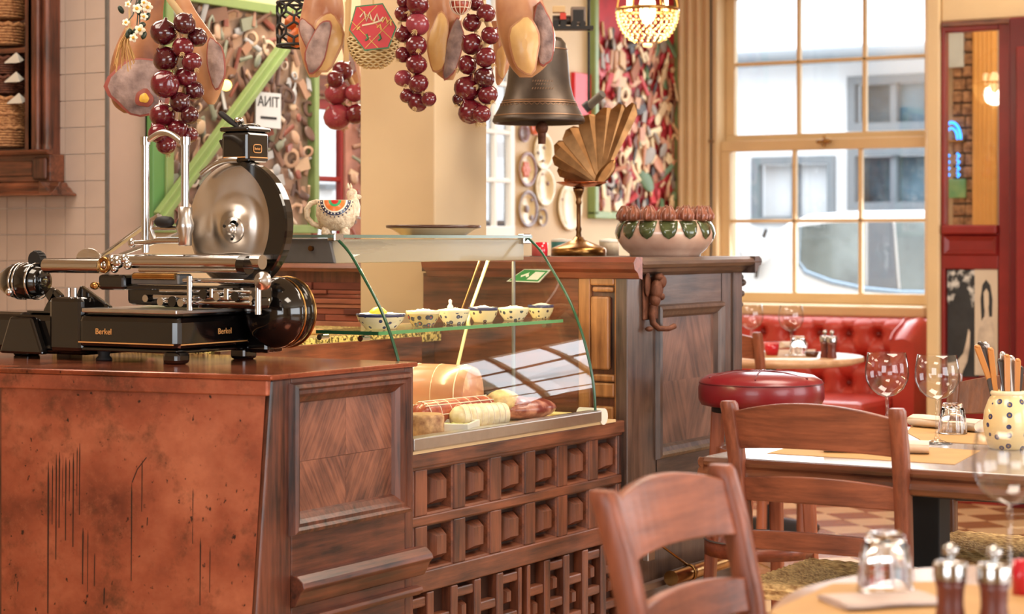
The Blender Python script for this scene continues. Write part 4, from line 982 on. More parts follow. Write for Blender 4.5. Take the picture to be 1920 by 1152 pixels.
a, b_ = S(412,211,3.93), S(448,240,3.94); MB().tube([a, a.lerp(b_,.1), a.lerp(b_,.6), b_], [.0055,.0075,.0075,.004], 10).build('lever', M['rubber'], bx)
MB().beam(S(415,262,3.94), S(432,302,3.94), .012, .012).build('sharpener_arm', K, bx, bev=.003)
# flywheel drum on the right
fu, fv, fz = 4.0, 3.105, S(530,586,4.03).z
fw = MB().lathe([(0,.040),(.03,.042),(.06,.034),(.078,.014),(.088,-.006),(.090,-.012),(.086,-.020)], 40, (fu, fv, fz), (-1,0,0)).build('flywheel', K, sl)
MB().lathe([(.086,-.020),(.0885,-.021),(.0885,-.062),(.082,-.068),(0,-.070)], 40, (fu, fv, fz), (-1,0,0)).build('flywheel_drum', pbr('mirror_black', (40,34,28), .12, .6), fw)
for o_ in (-.021, -.062): MB().lathe([(.088,o_-.0022),(.0905,o_-.001),(.0905,o_+.001),(.088,o_+.0022)], 40, (fu, fv, fz), (-1,0,0)).build('brass_line', M['brass'], fw)
MB().box(4.0, 4.07, 3.12, vN, szz(668), szz(640)).build('axle_block', K, sl, bev=.01)
RT = Vector((FS, -FC, 0)); FW = Vector((FC, FS, 0)); UPV = Vector((0,0,1))
RZC = math.atan2(-FC, FS)                                  # turns a thing so that its local x is the camera's right
# ================================================================== food in the display case
DZ = .742
def onelabel(o): return o
mort = thing('mortadella', 'large pink mortadella lying at the back of the display case', 'sausage', (4.62, 3.1, DZ))
msk = pbr('mortadella_skin', (184,126,98), .28, var=.14, scale=14, coat=.4); mcut = pbr('mortadella_cut', (204,140,104), .35, col2=(232,196,150), scale=18, lo=.52, hi=.68, coat=.3)
mc = at(890,727,v=2.99); r_ = .080; mc.z = DZ+r_
MB().lathe([(r_*.93,.004),(r_,.02),(r_*1.02,.1),(r_,.22),(r_*.8,.30),(r_*.4,.335),(0,.345)], 32, mc, (-.16,1,0)).build('skin', msk, mort)
MB().lathe([(0,-.004),(r_*.6,-.003),(r_*.93,.004)], 32, mc, (-.16,1,0)).build('cut_face', mcut, mort)
tw = MB()
for k in range(3):
    o_ = .03+.07*k; tw.lathe([(r_*1.012,o_-.002),(r_*1.03,o_),(r_*1.012,o_+.002)], 28, mc, (-.16,1,0))
tw.build('string', M['linen'], mort)
def roll(name, label, a, b_, r_, skin, cut, nstr, net=False, cutend=True, cat='cured meat'):
    a, b_ = Vector(a), Vector(b_); L_ = (b_-a).length; ax = (b_-a).normalized()
    t = thing(name, label, cat, (a.x, a.y, DZ))
    MB().lathe([(0,-.012),(r_*.5,-.008),(r_*.85,.006),(r_,.03),(r_*1.03,L_*.5),(r_,L_-.02),(r_*.96,L_)], 28, a, ax).build('body', skin, t)
    MB().lathe([(r_*.96,L_),(r_*.5,L_+.003),(0,L_+.003)], 28, a, ax).build('cut_face', cut, t)
    s = MB(); x, y = ortho(ax)
    for k in range(nstr):
        o_ = .015 + (L_-.03)*k/(nstr-1); s.lathe([(r_*1.02,o_-.0015),(r_*1.05,o_),(r_*1.02,o_+.0015)], 24, a, ax)
    if net:
        for k in range(8):
            an = 2*PI*k/8; s.tube([a+ax*(L_*i/6)+(x*math.cos(an)+y*math.sin(an))*r_*1.035 for i in range(7)], .0016, 5)
    s.build('string', M['linen'], t); return t
redm = pbr('red_cured_meat', (124,34,26), .35, col2=(196,96,64), scale=34, coat=.2); herb = pbr('herbed_rind', (214,190,140), .5, col2=(244,232,206), scale=40)
darkcut = pbr('marbled_dark_cut', (120,44,36), .3, col2=(196,130,110), scale=30, lo=.45, hi=.66, coat=.3)
a = at(784,757,v=2.99); b_ = at(912,742,v=2.96); roll('netted_salami', 'red salami in white netting in front of the mortadella', (a.x,a.y,DZ+.034+.008), (b_.x,b_.y,DZ+.034+.008), .034, redm, redm, 7, True)
a = at(852,775,v=2.93); b_ = at(945,777,v=2.862); roll('tied_roast', 'pale string-tied roast with a dark cut end at the glass', (a.x,a.y,DZ+.033), (b_.x,b_.y,DZ+.033), .033, herb, darkcut, 8)
rind = pbr('peppered_rind', (148,112,62), .6, col2=(214,182,116), scale=40)
a = at(800,748,v=3.03); b_ = at(868,735,v=3.0)
c = at(985,768,v=2.93); sp_ = thing('speck', 'dark red speck with a peppered rind beside the case end', 'cured meat', (c.x, c.y, DZ))
m = MB(); rot = Matrix.Rotation(-.25, 3, 'Z')
m.ell((c.x, c.y, DZ+.030), (.11,.062,.032), 10, 22, rot=rot); m.ell((c.x-.04, c.y+.01, DZ+.042), (.05,.05,.028), 10, 16, rot=rot); m.build('meat', darkcut, sp_)
m = MB(); m.ell((c.x-.075, c.y+.030, DZ+.046), (.062,.045,.042), 10, 18, rot=rot); m.build('rind', rind, sp_)
c = at(797,795,v=2.90); ch = thing('cheese_wheel', 'small brown mottled cheese behind the steel front edge', 'cheese', (c.x, c.y, DZ))
MB().lathe([(0,0),(.046,0),(.050,.006),(.050,.05),(.045,.057),(0,.058)], 28, (c.x,c.y,DZ)).build('rind', pbr('mottled_cheese', (130,78,50), .6, col2=(216,170,120), scale=50, bump=.3), ch)
MB().lathe([(0,.0585),(.042,.0585),(.044,.057)], 28, (c.x,c.y,DZ)).build('top_face', pbr('cheese_top', (196,150,100), .5, var=.15, scale=30), ch)
a = at(848,790,v=2.90); tr = thing('antipasti_tray', 'white rectangular tray of green antipasti between cheese and roast', 'tray', (a.x, a.y, DZ))
rot = Matrix.Rotation(.35, 3, 'Z'); m = MB()
for dx, dy, hx, hy in ((0,-.055,.07,.004),(0,.055,.07,.004),(-.07,0,.004,.059),(.07,0,.004,.059)): m.obox(Vector((a.x,a.y,DZ+.014))+rot@Vector((dx,dy,0)), (hx,hy,.014), rot)
m.obox((a.x,a.y,DZ+.003),(.07,.055,.003),rot); m.build('tray', M['white'], tr, bev=.002)
m = MB()
for k in range(26): m.ell(Vector((a.x,a.y,DZ+.012+R.uniform(0,.006)))+rot@Vector((R.uniform(-.055,.055),R.uniform(-.042,.042),0)), (R.uniform(.008,.016),R.uniform(.006,.012),.006), 5, 7)
o = m.build('antipasti', pbr('green_antipasti', (150,140,50), .4, col2=(236,226,160), scale=50), tr); o['kind'] = 'stuff'
a = at(1060,765,u=5.10); lin_ = thing('tray_paper', 'cream paper lining strip along the right end of the case deck', 'paper', (5.10,3.05,DZ))
MB().box(5.07, 5.135, 2.85, 3.38, DZ, DZ+.006).build('sheet', pbr('cream_paper',(236,214,150),.6), lin_)
# pale wedge on the worktop standing in for a glass reflection, and a round board
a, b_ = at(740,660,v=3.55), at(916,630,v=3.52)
pd = thing('reflection_wedge', 'long pale tapering wedge standing in for a reflection in the front glass', 'board', (a.x, a.y, .972))
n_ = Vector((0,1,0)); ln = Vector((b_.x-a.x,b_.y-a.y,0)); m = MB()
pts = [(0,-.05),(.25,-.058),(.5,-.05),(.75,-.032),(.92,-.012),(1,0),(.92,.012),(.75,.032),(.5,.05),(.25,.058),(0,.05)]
m.prism([(a.x+ln.x*s_, 3.56+w_) for s_, w_ in pts], 'z', .972, .986); m.build('blade', pbr('pale_wedge_tone',(232,206,150),.5,var=.1,scale=20,stretch=(.2,1,1)), pd, bev=.003)
c = at(562,655,v=3.62); rb = thing('round_board', 'small round wooden board on the granite worktop behind the flywheel', 'board', (c.x,c.y,.972))
MB().lathe([(0,0),(.07,0),(.074,.006),(.07,.014),(0,.014)], 28, (c.x,c.y,.972)).build('disc', pbr('light_maple',(206,158,98),.5,var=.15,scale=20), rb)
# painted bowls on the glass shelf
cb_ = (238,222,184)
def spotmat(name, base, spot, scale, thr, spot2=None):
    m, nt, b = newmat(name); N = nt.nodes.new; L = nt.links.new
    tc = N('ShaderNodeTexCoord'); vo = N('ShaderNodeTexVoronoi'); vo.inputs['Scale'].default_value = scale; vo.inputs['Randomness'].default_value = .45
    L(tc.outputs['Object'], vo.inputs['Vector'])
    r = N('ShaderNodeValToRGB'); r.color_ramp.interpolation = 'CONSTANT'; e = r.color_ramp.elements
    e[0].position = 0; e[0].color = (*lin(spot2 or spot), 1); e[1].position = thr*.45; e[1].color = (*lin(spot), 1)
    n3 = e.new(thr); n3.color = (*lin(base), 1)
    L(vo.outputs['Distance'], r.inputs['Fac']); L(r.outputs['Color'], b.inputs['Base Color']); b.inputs['Roughness'].default_value = .2; b.inputs['Coat Weight'].default_value = .4
    return m
navy = pbr('navy_glaze', (52,58,96), .2, coat=.4)
cream_glaze = pbr('cream_glaze', cb_, .2, coat=.4)
bowlspec = [ (714, 46, .040, spotmat('glaze_blue_scales', cb_, (58,66,110), 60, .30), 'with a broad navy rim and a lemon wedge', True),
  (793, 32, .042, spotmat('glaze_red_dots', (206,178,120), (70,74,88), 55, .42, (196,70,50)), 'painted with red dots and dark scales', False),
  (851, 30, .040, spotmat('glaze_blue_blossoms', cb_, (60,66,96), 62, .36, (120,130,150)), 'painted with dense blue blossoms', False),
  (906, 28, .042, spotmat('glaze_sparse_flowers', (236,214,160), (74,64,72), 48, .24, (150,110,80)), 'painted with sparse dark flowers', False),
  (963, 29, .036, spotmat('glaze_blue_sprigs', cb_, (56,70,88), 52, .30), 'painted with blue sprigs', False),
  (1014, 25, .040, spotmat('glaze_dark_stars', (238,218,166), (66,60,72), 62, .26), 'painted with small dark stars, last on the glass shelf', False)]
dip = pbr('white_creamy_dip', (246,238,214), .5, var=.06, scale=30, bump=.3)
for k, (px, hw_, hh, mt, txt, lem) in enumerate(bowlspec):
    c = at(px, 600, v=3.012); d = c.x*FC + c.y*FS; r_ = hw_*d/F
    t = thing('painted_bowl', 'small stoneware bowl ' + txt, 'bowl', (c.x, c.y, ZS), 0, 'painted bowls on the glass shelf')
    MB().lathe([(0,0),(r_*.62,0),(r_*.66,.004),(r_*.9,hh*.5),(r_*.985,hh*.85),(r_,hh),(r_*.94,hh),(r_*.84,hh*.5),(r_*.5,.008),(0,.008)], 28, (c.x,c.y,ZS)).build('bowl', mt, t)
    MB().lathe([(r_*.975,hh*.80),(r_*1.005,hh*.9),(r_*1.01,hh),(r_*.95,hh+.001)], 28, (c.x,c.y,ZS)).build('painted_rim', navy if k in (0,3,5) else cream_glaze, t)
    m = MB(); rows = [[(c.x+r_*.93*q/5*math.cos(a), c.y+r_*.93*q/5*math.sin(a), ZS+hh*.86+(1-q/5)*.008+R.uniform(0,.006)) for a in [2*PI*i/14 for i in range(14)]] for q in range(1,6)]
    m.grid(rows, closev=True); m.add(rows[0], [tuple(range(14))]); m.build('dip', dip, t)
    if lem:
        lo = MB(); lo.lathe([(0,-.0),(.022,.004),(.024,.012),(.012,.022),(0,.024)], 16, (c.x-.012,c.y,ZS+hh*.85)); lo.build('lemon_wedge', pbr('lemon',(244,204,70),.4), t)
    if k in (2,):
        g = MB(); g.lathe([(0,0),(.010,.002),(.008,.014),(.004,.020),(.005,.03),(0,.034)], 12, (c.x-.018,c.y,ZS+hh*.9)); g.build('garlic_bulb', dip, t)
# exit sign reflection built as a plate, and small bottles beyond the right end of the shelf
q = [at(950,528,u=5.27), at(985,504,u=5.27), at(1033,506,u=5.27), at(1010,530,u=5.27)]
es = thing('exit_sign_reflection', 'reflection of a green and white running figure exit sign, built as a plate', 'sign', (5.27, q[0].y, 1.14))
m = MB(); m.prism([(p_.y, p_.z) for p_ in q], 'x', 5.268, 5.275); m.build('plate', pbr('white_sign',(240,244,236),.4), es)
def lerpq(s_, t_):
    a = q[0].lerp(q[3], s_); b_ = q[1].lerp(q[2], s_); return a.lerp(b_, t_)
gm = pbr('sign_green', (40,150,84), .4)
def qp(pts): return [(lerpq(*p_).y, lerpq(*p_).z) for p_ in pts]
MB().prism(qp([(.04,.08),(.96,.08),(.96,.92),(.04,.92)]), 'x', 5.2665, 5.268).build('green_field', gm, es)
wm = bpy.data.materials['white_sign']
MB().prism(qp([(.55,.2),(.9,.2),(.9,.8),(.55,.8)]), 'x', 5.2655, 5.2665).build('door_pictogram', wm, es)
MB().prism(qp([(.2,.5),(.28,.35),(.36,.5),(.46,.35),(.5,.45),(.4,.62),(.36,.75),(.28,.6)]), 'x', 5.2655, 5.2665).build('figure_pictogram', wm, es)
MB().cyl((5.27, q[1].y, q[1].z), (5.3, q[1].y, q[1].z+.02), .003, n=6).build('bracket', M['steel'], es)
# ================================================================== on top of the case and the bar
c = at(628, 440, v=3.2); lm = thing('llama_jug', 'speckled beige llama shaped jug with a rainbow blanket on the case', 'jug', (c.x, c.y, ZTOP+.006), RZC)
k_ = 5.42/3800
lsp = pbr('speckled_stoneware', (206,182,152), .35, col2=(236,218,190), scale=90, lo=.4, hi=.55, bump=.4, coat=.2)
P2 = lambda x, y: ((x-628)*k_, (437-y)*k_)
bz_ = [(.030,P2(0,428)[1]),(.046,P2(0,418)[1]),(.055,P2(0,400)[1]),(.054,P2(0,384)[1]),(.047,P2(0,371)[1])]
MB().lathe([(0,.012)]+bz_+[(.043,P2(0,371)[1]),(.048,P2(0,390)[1]),(.03,.02),(0,.02)], 32, (.004,0,0)).build('body', lsp, lm, world=False)
for sx_ in (-.022, .026):
    for sy_ in (-.02, .02): MB().lathe([(0,0),(.012,0),(.013,.006),(.011,.022),(.0,.03)], 12, (sx_,sy_,0)).build('foot', lsp, lm, world=False)
MB().tube([(P2(x,y)[0],0,P2(x,y)[1]) for x, y in ((606,378),(594,374),(583,377),(575,388),(576,403),(586,415),(604,422))], .0075, 10).build('handle', lsp, lm, world=False)
MB().tube([(P2(x,y)[0],0,P2(x,y)[1]) for x, y in ((660,398),(664,382),(661,366),(657,356))], [.020,.017,.014,.012], 12).build('neck', lsp, lm, world=False)
hd = MB(); x, z = P2(660,358); hd.ell((x,0,z), (.014,.012,.013), 8, 12); x2, z2 = P2(671,365); hd.ell((x2-.001,0,z2), (.012,.008,.007), 8, 10); ho_ = hd.build('head', lsp, lm, world=False)
for s_ in (-1, 1): x, z = P2(655,347); MB().lathe([(.005,0),(.004,.008),(0,.016)], 8, (x+.003*s_,.008*s_,z-.003)).build('ear', lsp, ho_, world=False)
bands = [(0,.010,(206,40,44)),(.010,.017,(60,170,110)),(.017,.029,(240,130,60)),(.029,.033,(240,232,210)),(.033,.041,(48,52,84))]
zt_ = bz_[-1][1]
def bodyr(z):
    for i in range(len(bz_)-1):
        if bz_[i][1] <= z <= bz_[i+1][1]:
            t_ = (z-bz_[i][1])/(bz_[i+1][1]-bz_[i][1]); return bz_[i][0]*(1-t_)+bz_[i+1][0]*t_
    return bz_[-1][0] if z > bz_[-1][1] else bz_[0][0]
def onbody(x, z, o_=.0015):
    r_ = bodyr(z)+o_; x = max(-r_*.98, min(r_*.98, x)); return (x+.004, -math.sqrt(max(r_*r_-x*x, 1e-8)), z)
for ra, rb_, cc in bands:
    rows = [[onbody(rr*math.cos(a)*1.0, zt_-.001+rr*math.sin(a)*1.0) for rr in (ra, (ra+rb_)/2, rb_)] for a in [-PI*i/16 for i in range(17)]]
    MB().grid(rows).build('blanket_band', pbr('blanket_glaze', cc, .25, coat=.3), lm, world=False)
m = MB()
for i in range(13):
    a = -PI*(i+.5)/13; m.ell(onbody(.037*math.cos(a), zt_+.037*math.sin(a), .002), .0022, 4, 6); m.ell(onbody(.0455*math.cos(a), zt_+.0455*math.sin(a), .001), .002, 4, 6, m=1)
m.build('blanket_dots', [M['white'], navy], lm, world=False)
c = at(813, 437, v=3.24); pt = thing('serving_plate', 'pale plate with a dark brown rim on top of the case', 'plate', (c.x,c.y,ZTOP+.006))
r_ = .137
MB().lathe([(0,0),(r_*.68,0),(r_*.72,.004),(r_*.88,.018),(r_,.024),(r_*.99,.026),(r_*.7,.010),(0,.008)], 40, (c.x,c.y,ZTOP+.006)).build('plate', cream_glaze, pt)
MB().lathe([(r_*.95,.021),(r_*1.005,.0225),(r_*1.015,.030),(r_*.96,.031)], 40, (c.x,c.y,ZTOP+.006)).build('rim', pbr('brown_rim',(78,48,34),.3,coat=.3), pt)
# brass pleated fan on a stand
c = at(1085, 480, d=6.80); c.z = ZB
fn = thing('brass_fan', 'brass pleated fan on a slender stand on the bar', 'ornament', (c.x, c.y, ZB))
s_ = 6.80/F
def fz_(py): return ZB + (480-py)*s_
MB().lathe([(0,0),(52*s_,0),(52*s_,fz_(467)-ZB),(48*s_,fz_(464)-ZB),(30*s_,fz_(457)-ZB),(12*s_,fz_(450)-ZB),(8*s_,fz_(444)-ZB),(0,fz_(444)-ZB)], 40, c).build('foot', M['brass'], fn)
MB().lathe([(6*s_,fz_(446)-ZB),(4.5*s_,fz_(436)-ZB),(6*s_,fz_(430)-ZB),(4*s_,fz_(424)-ZB),(4*s_,fz_(385)-ZB),(6*s_,fz_(380)-ZB),(4.5*s_,fz_(374)-ZB),(6.5*s_,fz_(366)-ZB),(10*s_,fz_(358)-ZB),(11*s_,fz_(352)-ZB),(0,fz_(350)-ZB)], 20, c).build('stem', M['brassd'], fn)
cd_ = c + RT*(6*s_); zd = fz_(351)-ZB
MB().lathe([(0,zd),(14*s_,zd),(34*s_,zd+3*s_),(47*s_,zd+8*s_),(48*s_,zd+9.5*s_),(46*s_,zd+9*s_),(33*s_,zd+5*s_),(0,zd+2*s_)], 40, cd_).build('dish', pbr('copper_rim',(176,104,70),.25,1), fn)
pv_ = (1126, 347); tips = [((1189,194),14),((1166,196),19),((1138,202),21),((1104,215),23),((1068,240),23),((1043,268),18),((1038,292),15),((1046,316),14),((1058,334),12)]
bmat = pbr('fan_brass', (136,98,62), .34, 1, var=.3, scale=20)
for k, ((tx, ty), wpx) in enumerate(tips):
    p0 = at(*pv_, d=6.80+.004*k); p1 = at(tx, ty, d=6.80+.004*k+.02); ax = (p1-p0); L_ = ax.length; ax = ax.normalized(); sd = ax.cross(FW).normalized()
    rows = []
    for i in range(11):
        t_ = i/10; w_ = wpx*s_*(.10+.90*min(1, t_/.86))
        if t_ > .86: w_ = wpx*s_*math.sqrt(max(0, 1-((t_-.86)/.15)**2))
        rows.append([p0 + ax*(L_*t_) + sd*(w_*q_) + FW*(.009*t_*(abs(q_)-.5)) for q_ in (-1,0,1)])
    mb = MB(); mb.grid(rows, sm=False); o = mb.build('fan_blade', bmat, fn); sol = o.modifiers.new('thick', 'SOLIDIFY'); sol.thickness = .0015
p0 = at(1120,350,d=6.77); p1 = at(1150,300,d=6.78)
rows = []
for i in range(8):
    t_ = i/7; w_ = 15*s_*math.sin(PI*(.08+.84*t_))
    rows.append([p0.lerp(p1,t_) + RT*(w_*q_) for q_ in (-1,-.4,.4,1)])
o = MB().grid(rows).build('pivot_leaf', bmat, fn); o.modifiers.new('thick', 'SOLIDIFY').thickness = .002
# pottery bowl with buds
c = at(1247, 480, d=6.6); c.z = ZB; s_ = 6.6/F
pb_ = thing('artichoke_bowl', 'pinkish crackled pottery bowl with artichoke buds around its rim', 'bowl', (c.x, c.y, ZB))
crk = pbr('crackled_pink_glaze', (190,150,130), .22, col2=(218,186,166), scale=10, coat=.5)
MB().lathe([(0,0),(66*s_,0),(67*s_,5*s_),(78*s_,14*s_),(89*s_,30*s_),(92*s_,44*s_),(88*s_,58*s_),(80*s_,68*s_),(72*s_,68*s_),(80*s_,50*s_),(76*s_,25*s_),(0,12*s_)], 48, c).build('bowl', crk, pb_)
lf = pbr('green_leaf_glaze', (66,76,44), .12, var=.35, scale=30, coat=.6); bd = pbr('bud_glaze', (134,78,56), .3, var=.3, scale=40, coat=.4)
ab = math.atan2(-FS, -FC)
for k in range(14):
    a = ab + 2*PI*k/14; o_ = Vector((math.cos(a), math.sin(a), 0)); tg = Vector((-math.sin(a), math.cos(a), 0)); z_c = 64*s_
    rows = []
    for i in range(7):
        t_ = i/6; zz = (66-34*t_)*s_; zq = 66-34*t_; rr = ((80+8*(68-zq)/10) if zq > 58 else (88+4*(58-zq)/14 if zq > 44 else 92-3*(44-zq)/14))*s_ + .005; w_ = 17*s_*math.sqrt(max(0,1-t_**2.2))
        rows.append([c + o_*(rr-abs(q_)*.003) + tg*(w_*q_) + UPV*zz for q_ in (-1,-.4,.4,1)])
    lo_ = MB().grid(rows).build('leaf', lf, pb_); lo_.modifiers.new('thick', 'SOLIDIFY').thickness = .003
    cc = c + o_*(78*s_) + UPV*(z_c+2*s_); b = MB()
    b.lathe([(0,-.002),(10*s_,.0),(14*s_,7*s_),(13*s_,15*s_),(8*s_,23*s_),(0,27*s_)], 14, cc)
    for i in range(8):
        a2 = 2*PI*i/8; e_ = Vector((math.cos(a2), math.sin(a2), 0)); b.tube([cc+e_*(13*s_)+UPV*(3*s_), cc+e_*(14*s_)+UPV*(11*s_), cc+e_*(9*s_)+UPV*(21*s_), cc+e_*(5*s_)+UPV*(29*s_)], [2*s_,2.6*s_,2*s_,.6*s_], 6)
    b.build('bud', bd, pb_)
c = at(1012, 478, d=6.35); rg = thing('red_candle_glass', 'small red glass candle holder on the bar beside the fan', 'candle holder', (c.x,c.y,ZB))
redg = pbr('red_glass', (196,24,44), .08, coat=.5)
MB().lathe([(0,0),(.022,0),(.025,.004),(.026,.046),(.023,.047),(.022,.01),(0,.01)], 24, (c.x,c.y,ZB)).build('glass', redg, rg)
MB().lathe([(0,.0),(.032,.0),(.032,.004),(0,.004)], 24, (c.x,c.y,ZB)).build('coaster', M['rubber'], rg)
for k, (px, cc, lab) in enumerate(((1052,(70,150,150),'small teal tin on the bar behind the brass fan'),(1142,(214,196,170),'pale carton on the bar between fan and bowl'))):
    c = at(px, 470, d=6.95); tn = thing('tin', lab, 'tin', (c.x,c.y,ZB))
    MB().lathe([(0,0),(.034,0),(.034,.052),(.030,.056),(0,.056)], 24, (c.x,c.y,ZB)).build('body', pbr('tin_paint_%d'%k, cc, .35), tn)
    MB().lathe([(.035,.047),(.035,.055),(0,.059)], 24, (c.x,c.y,ZB)).build('lid', M['white'], tn)
# ================================================================== hanging hams, cheese and onions
ZR = 2.12
rails = thing('hanging_rail', 'black iron rail hung from the ceiling above the counter', 'rail', (4.6, 3.3, ZR))
ra, rb_ = at(150, 0, d=5.0), at(640, 0, d=6.1); rc = at(1120, 0, d=6.5)
for a, b_ in ((ra, rb_), (rb_, rc)): MB().cyl((a.x,a.y,ZR), (b_.x,b_.y,ZR), .012, n=10).build('bar', M['rubber'], rails)
for q in (ra, rb_, rc): MB().cyl((q.x,q.y,ZR), (q.x,q.y,ZC), .008, n=8).build('drop_rod', M['rubber'], rails)
onsk = pbr('red_onion_skin', (60,8,18), .16, stretch=(1,1,.12), col2=(140,32,46), scale=60, coat=.5, lo=.35, hi=.75); ondk = pbr('dark_red_onion_skin', (36,6,12), .16, stretch=(1,1,.12), col2=(92,18,28), scale=60, coat=.5)
onpk = pbr('pink_onion_skin', (104,24,42), .2, stretch=(1,1,.12), col2=(176,74,84), scale=60, coat=.4)
root = pbr('dry_onion_roots', (206,176,128), .9)
prof_on = [(0,-.95),(.25,-.92),(.62,-.74),(.92,-.35),(1.0,.02),(.93,.38),(.68,.70),(.36,.88),(.16,1.02),(.1,1.2),(0,1.24)]
onm = [MB().lathe(prof_on, 20).mesh('onion', mt) for mt in (onsk, ondk, onpk)]
rtm = MB()
for i in range(9):
    a = 2*PI*i/9+.2; rtm.tube([(0,0,-.9),(.10*math.cos(a),.10*math.sin(a),-1.0),(.2*math.cos(a),.2*math.sin(a),-1.18-.08*(i%3))], [.06,.04,.015], 5)
rtme = rtm.mesh('root_tuft', root)
def braid(label, pts, d, tints=(0,0,0,1,2)):
    top = at(pts[0][0]+12, 0, d=d); bot = at(pts[-1][0], pts[-1][1], d=d)
    t = thing('onion_braid', label, 'onions', (bot.x, bot.y, bot.z))
    path = [at(px+6, py, d=d+.03) for px, py, r_ in sorted(pts, key=lambda q: q[1])[::3]]
    path = [Vector((top.x, top.y, ZR))] + [Vector((top.x,top.y,top.z))] + path
    MB().tube(path, .010, 8).build('straw_plait', root, t)
    for i, (px, py, r_) in enumerate(pts):
        rr = r_*1.14*d/F; c = at(px, py, d=d - (.035 if i % 2 else 0) + R.uniform(-.01,.01))
        o = piece('onion', onm[R.choice(tints)], c, t, (R.uniform(-.9,.9), R.uniform(-.9,.9), R.uniform(0,6)), (rr, rr, rr*.95))
        q = piece('root_tuft', rtme, c, t); q.parent = o; q.location = (0,0,0); q.scale = (1.3,1.3,1.05)
braid('long braid of big red onions hanging in front of the left ham', [(307,61,23),(346,44,19),(370,70,17),(343,90,18),(311,111,22),(360,117,17),(348,145,19),(309,158,24),(364,170,17),(337,192,18),(305,216,22),(356,217,16),(333,243,18),(296,250,17),(356,253,14),(312,272,17)], 5.22, (0,0,1,1))
braid('short bunch of pink red onions beside the cream column', [(642,133,18),(628,149,15),(632,174,22),(664,175,16),(633,219,24),(667,214,18)], 7.05, (0,2,2))
braid('red onion braid between the labelled cheese and the middle ham', [(757,3,12),(783,7,20),(756,26,15),(783,46,20),(757,65,15),(781,86,18),(756,103,14),(781,121,18),(756,147,15),(785,157,17),(764,180,13),(804,186,13),(783,192,17)], 5.75, (0,0,2))
braid('red onion braid with netting between the two right hams', [(892,6,14),(911,25,16),(885,43,16),(919,67,16),(885,83,19),(911,108,18),(876,122,17),(908,146,18),(876,167,23),(915,178,17),(861,187,12),(903,214,16),(883,210,22)], 5.75, (0,0,0,1))
# hams
skin = pbr('ham_skin', (160,98,64), .4, col2=(216,168,122), scale=7, bump=.15, coat=.2); skind = pbr('brown_ham_skin', (112,62,38), .45, col2=(190,130,84), scale=9, bump=.25)
fat = pbr('yellow_ham_fat', (190,142,84), .4, col2=(232,194,128), scale=9, coat=.2); cutm = pbr('mouldy_cut_meat', (96,74,72), .6, col2=(186,158,148), scale=22, bump=.8, detail=8); redl = pbr('dried_red_edge', (150,74,62), .5)
def loft(pts, d, n=20, flat=.8):
    """pts: (px, py, half width in px), a body hanging at depth d"""
    P = [(Vector((a, b_, 0)), r_) for a, b_, r_ in pts]; rows = []
    ex = []
    for i in range(len(pts)-1):
        p0, p1, p2, p3 = pts[max(i-1,0)], pts[i], pts[i+1], pts[min(i+2,len(pts)-1)]
        for k in range(4):
            t_ = k/4; ex.append(tuple(.5*(2*b_+(c-a)*t_+(2*a-5*b_+4*c-e)*t_*t_+(3*b_-a-3*c+e)*t_**3) for a, b_, c, e in zip(p0,p1,p2,p3)))
    ex.append(pts[-1])
    for px, py, r_ in ex:
        c = at(px, py, d=d); rr = max(r_, .5)*d/F
        rows.append([c + RT*(rr*math.cos(a)) + FW*(rr*flat*math.sin(a)) for a in [2*PI*i/n for i in range(n)]])
    m = MB(); m.grid(rows, closev=True); m.add(rows[0], [tuple(range(n))]); m.add(rows[-1], [tuple(range(n))]); return m
def patch(cx, cy, rx, ry, d, bulge, ang=0, n=20, shape=None):
    """a thin curved cut face that bulges towards the room"""
    rows = []
    for q in range(6):
        s_ = q/5; row = []
        for i in range(n):
            a = 2*PI*i/n; k = shape(a) if shape else 1
            k *= 1 + .07*math.sin(3*a+cx) + .05*math.sin(5*a+cy); x, y = s_*rx*k*math.cos(a), s_*ry*k*math.sin(a); xr, yr = x*math.cos(ang)-y*math.sin(ang), x*math.sin(ang)+y*math.cos(ang)
            row.append(at(cx+xr, cy+yr, d=d) - FW*(bulge*(1-s_*s_)) )
        rows.append(row)
    m = MB(); m.grid(rows[1:], closev=True); m.add(rows[1], [tuple(range(n))])
    outer = rows[-1]; m.grid([outer, [p_ + FW*.02 for p_ in outer]], closev=True); return m
def string_(t, px, py, d):
    q = at(px, py, d=d); MB().cyl((q.x,q.y,q.z-.02), (q.x,q.y,ZR), .003, n=6).build('hanging_string', root, t)
def ham(label, pts, d, cuts, mt=None):
    b_ = at(pts[-1][0], pts[-1][1], d=d); t = thing('ham', label, 'ham', (b_.x,b_.y,b_.z))
    loft(pts, d).build('body', mt or skin, t); string_(t, pts[0][0], max(pts[0][1], -60), d)
    for nm, args, cm in cuts:
        patch(*args).build(nm, cm, t)
        if nm in ('cut_face', 'fat_face'):
            q = list(args); q[2] *= 1.13; q[3] *= 1.06; q[4] += .004; patch(*q).build('dried_edge', redl if cm is cutm else skin, t)
    return t
marrow = pbr('marrow', (232,184,70), .4)
ham('big ham with a round mauve cut face hanging by the tiled wall', [(300,-40,16),(285,10,22),(268,60,38),(260,110,50),(258,160,53),(258,195,46),(262,212,30)], 5.55,
    [('cut_face', (262,162,54,52,5.48,.015), cutm), ('bone_ring', (270,184,17,17,5.462,.006), redl), ('marrow', (270,184,9,9,5.452,.004), marrow)], skind)
ham('slim ham with a pale cut side behind the left onion braid', [(335,-20,12),(350,20,17),(372,70,30),(388,110,34),(394,150,27),(394,180,17),(396,196,6)], 5.5,
    [('cut_face', (404,118,15,45,5.425,.008,-.1), cutm)])
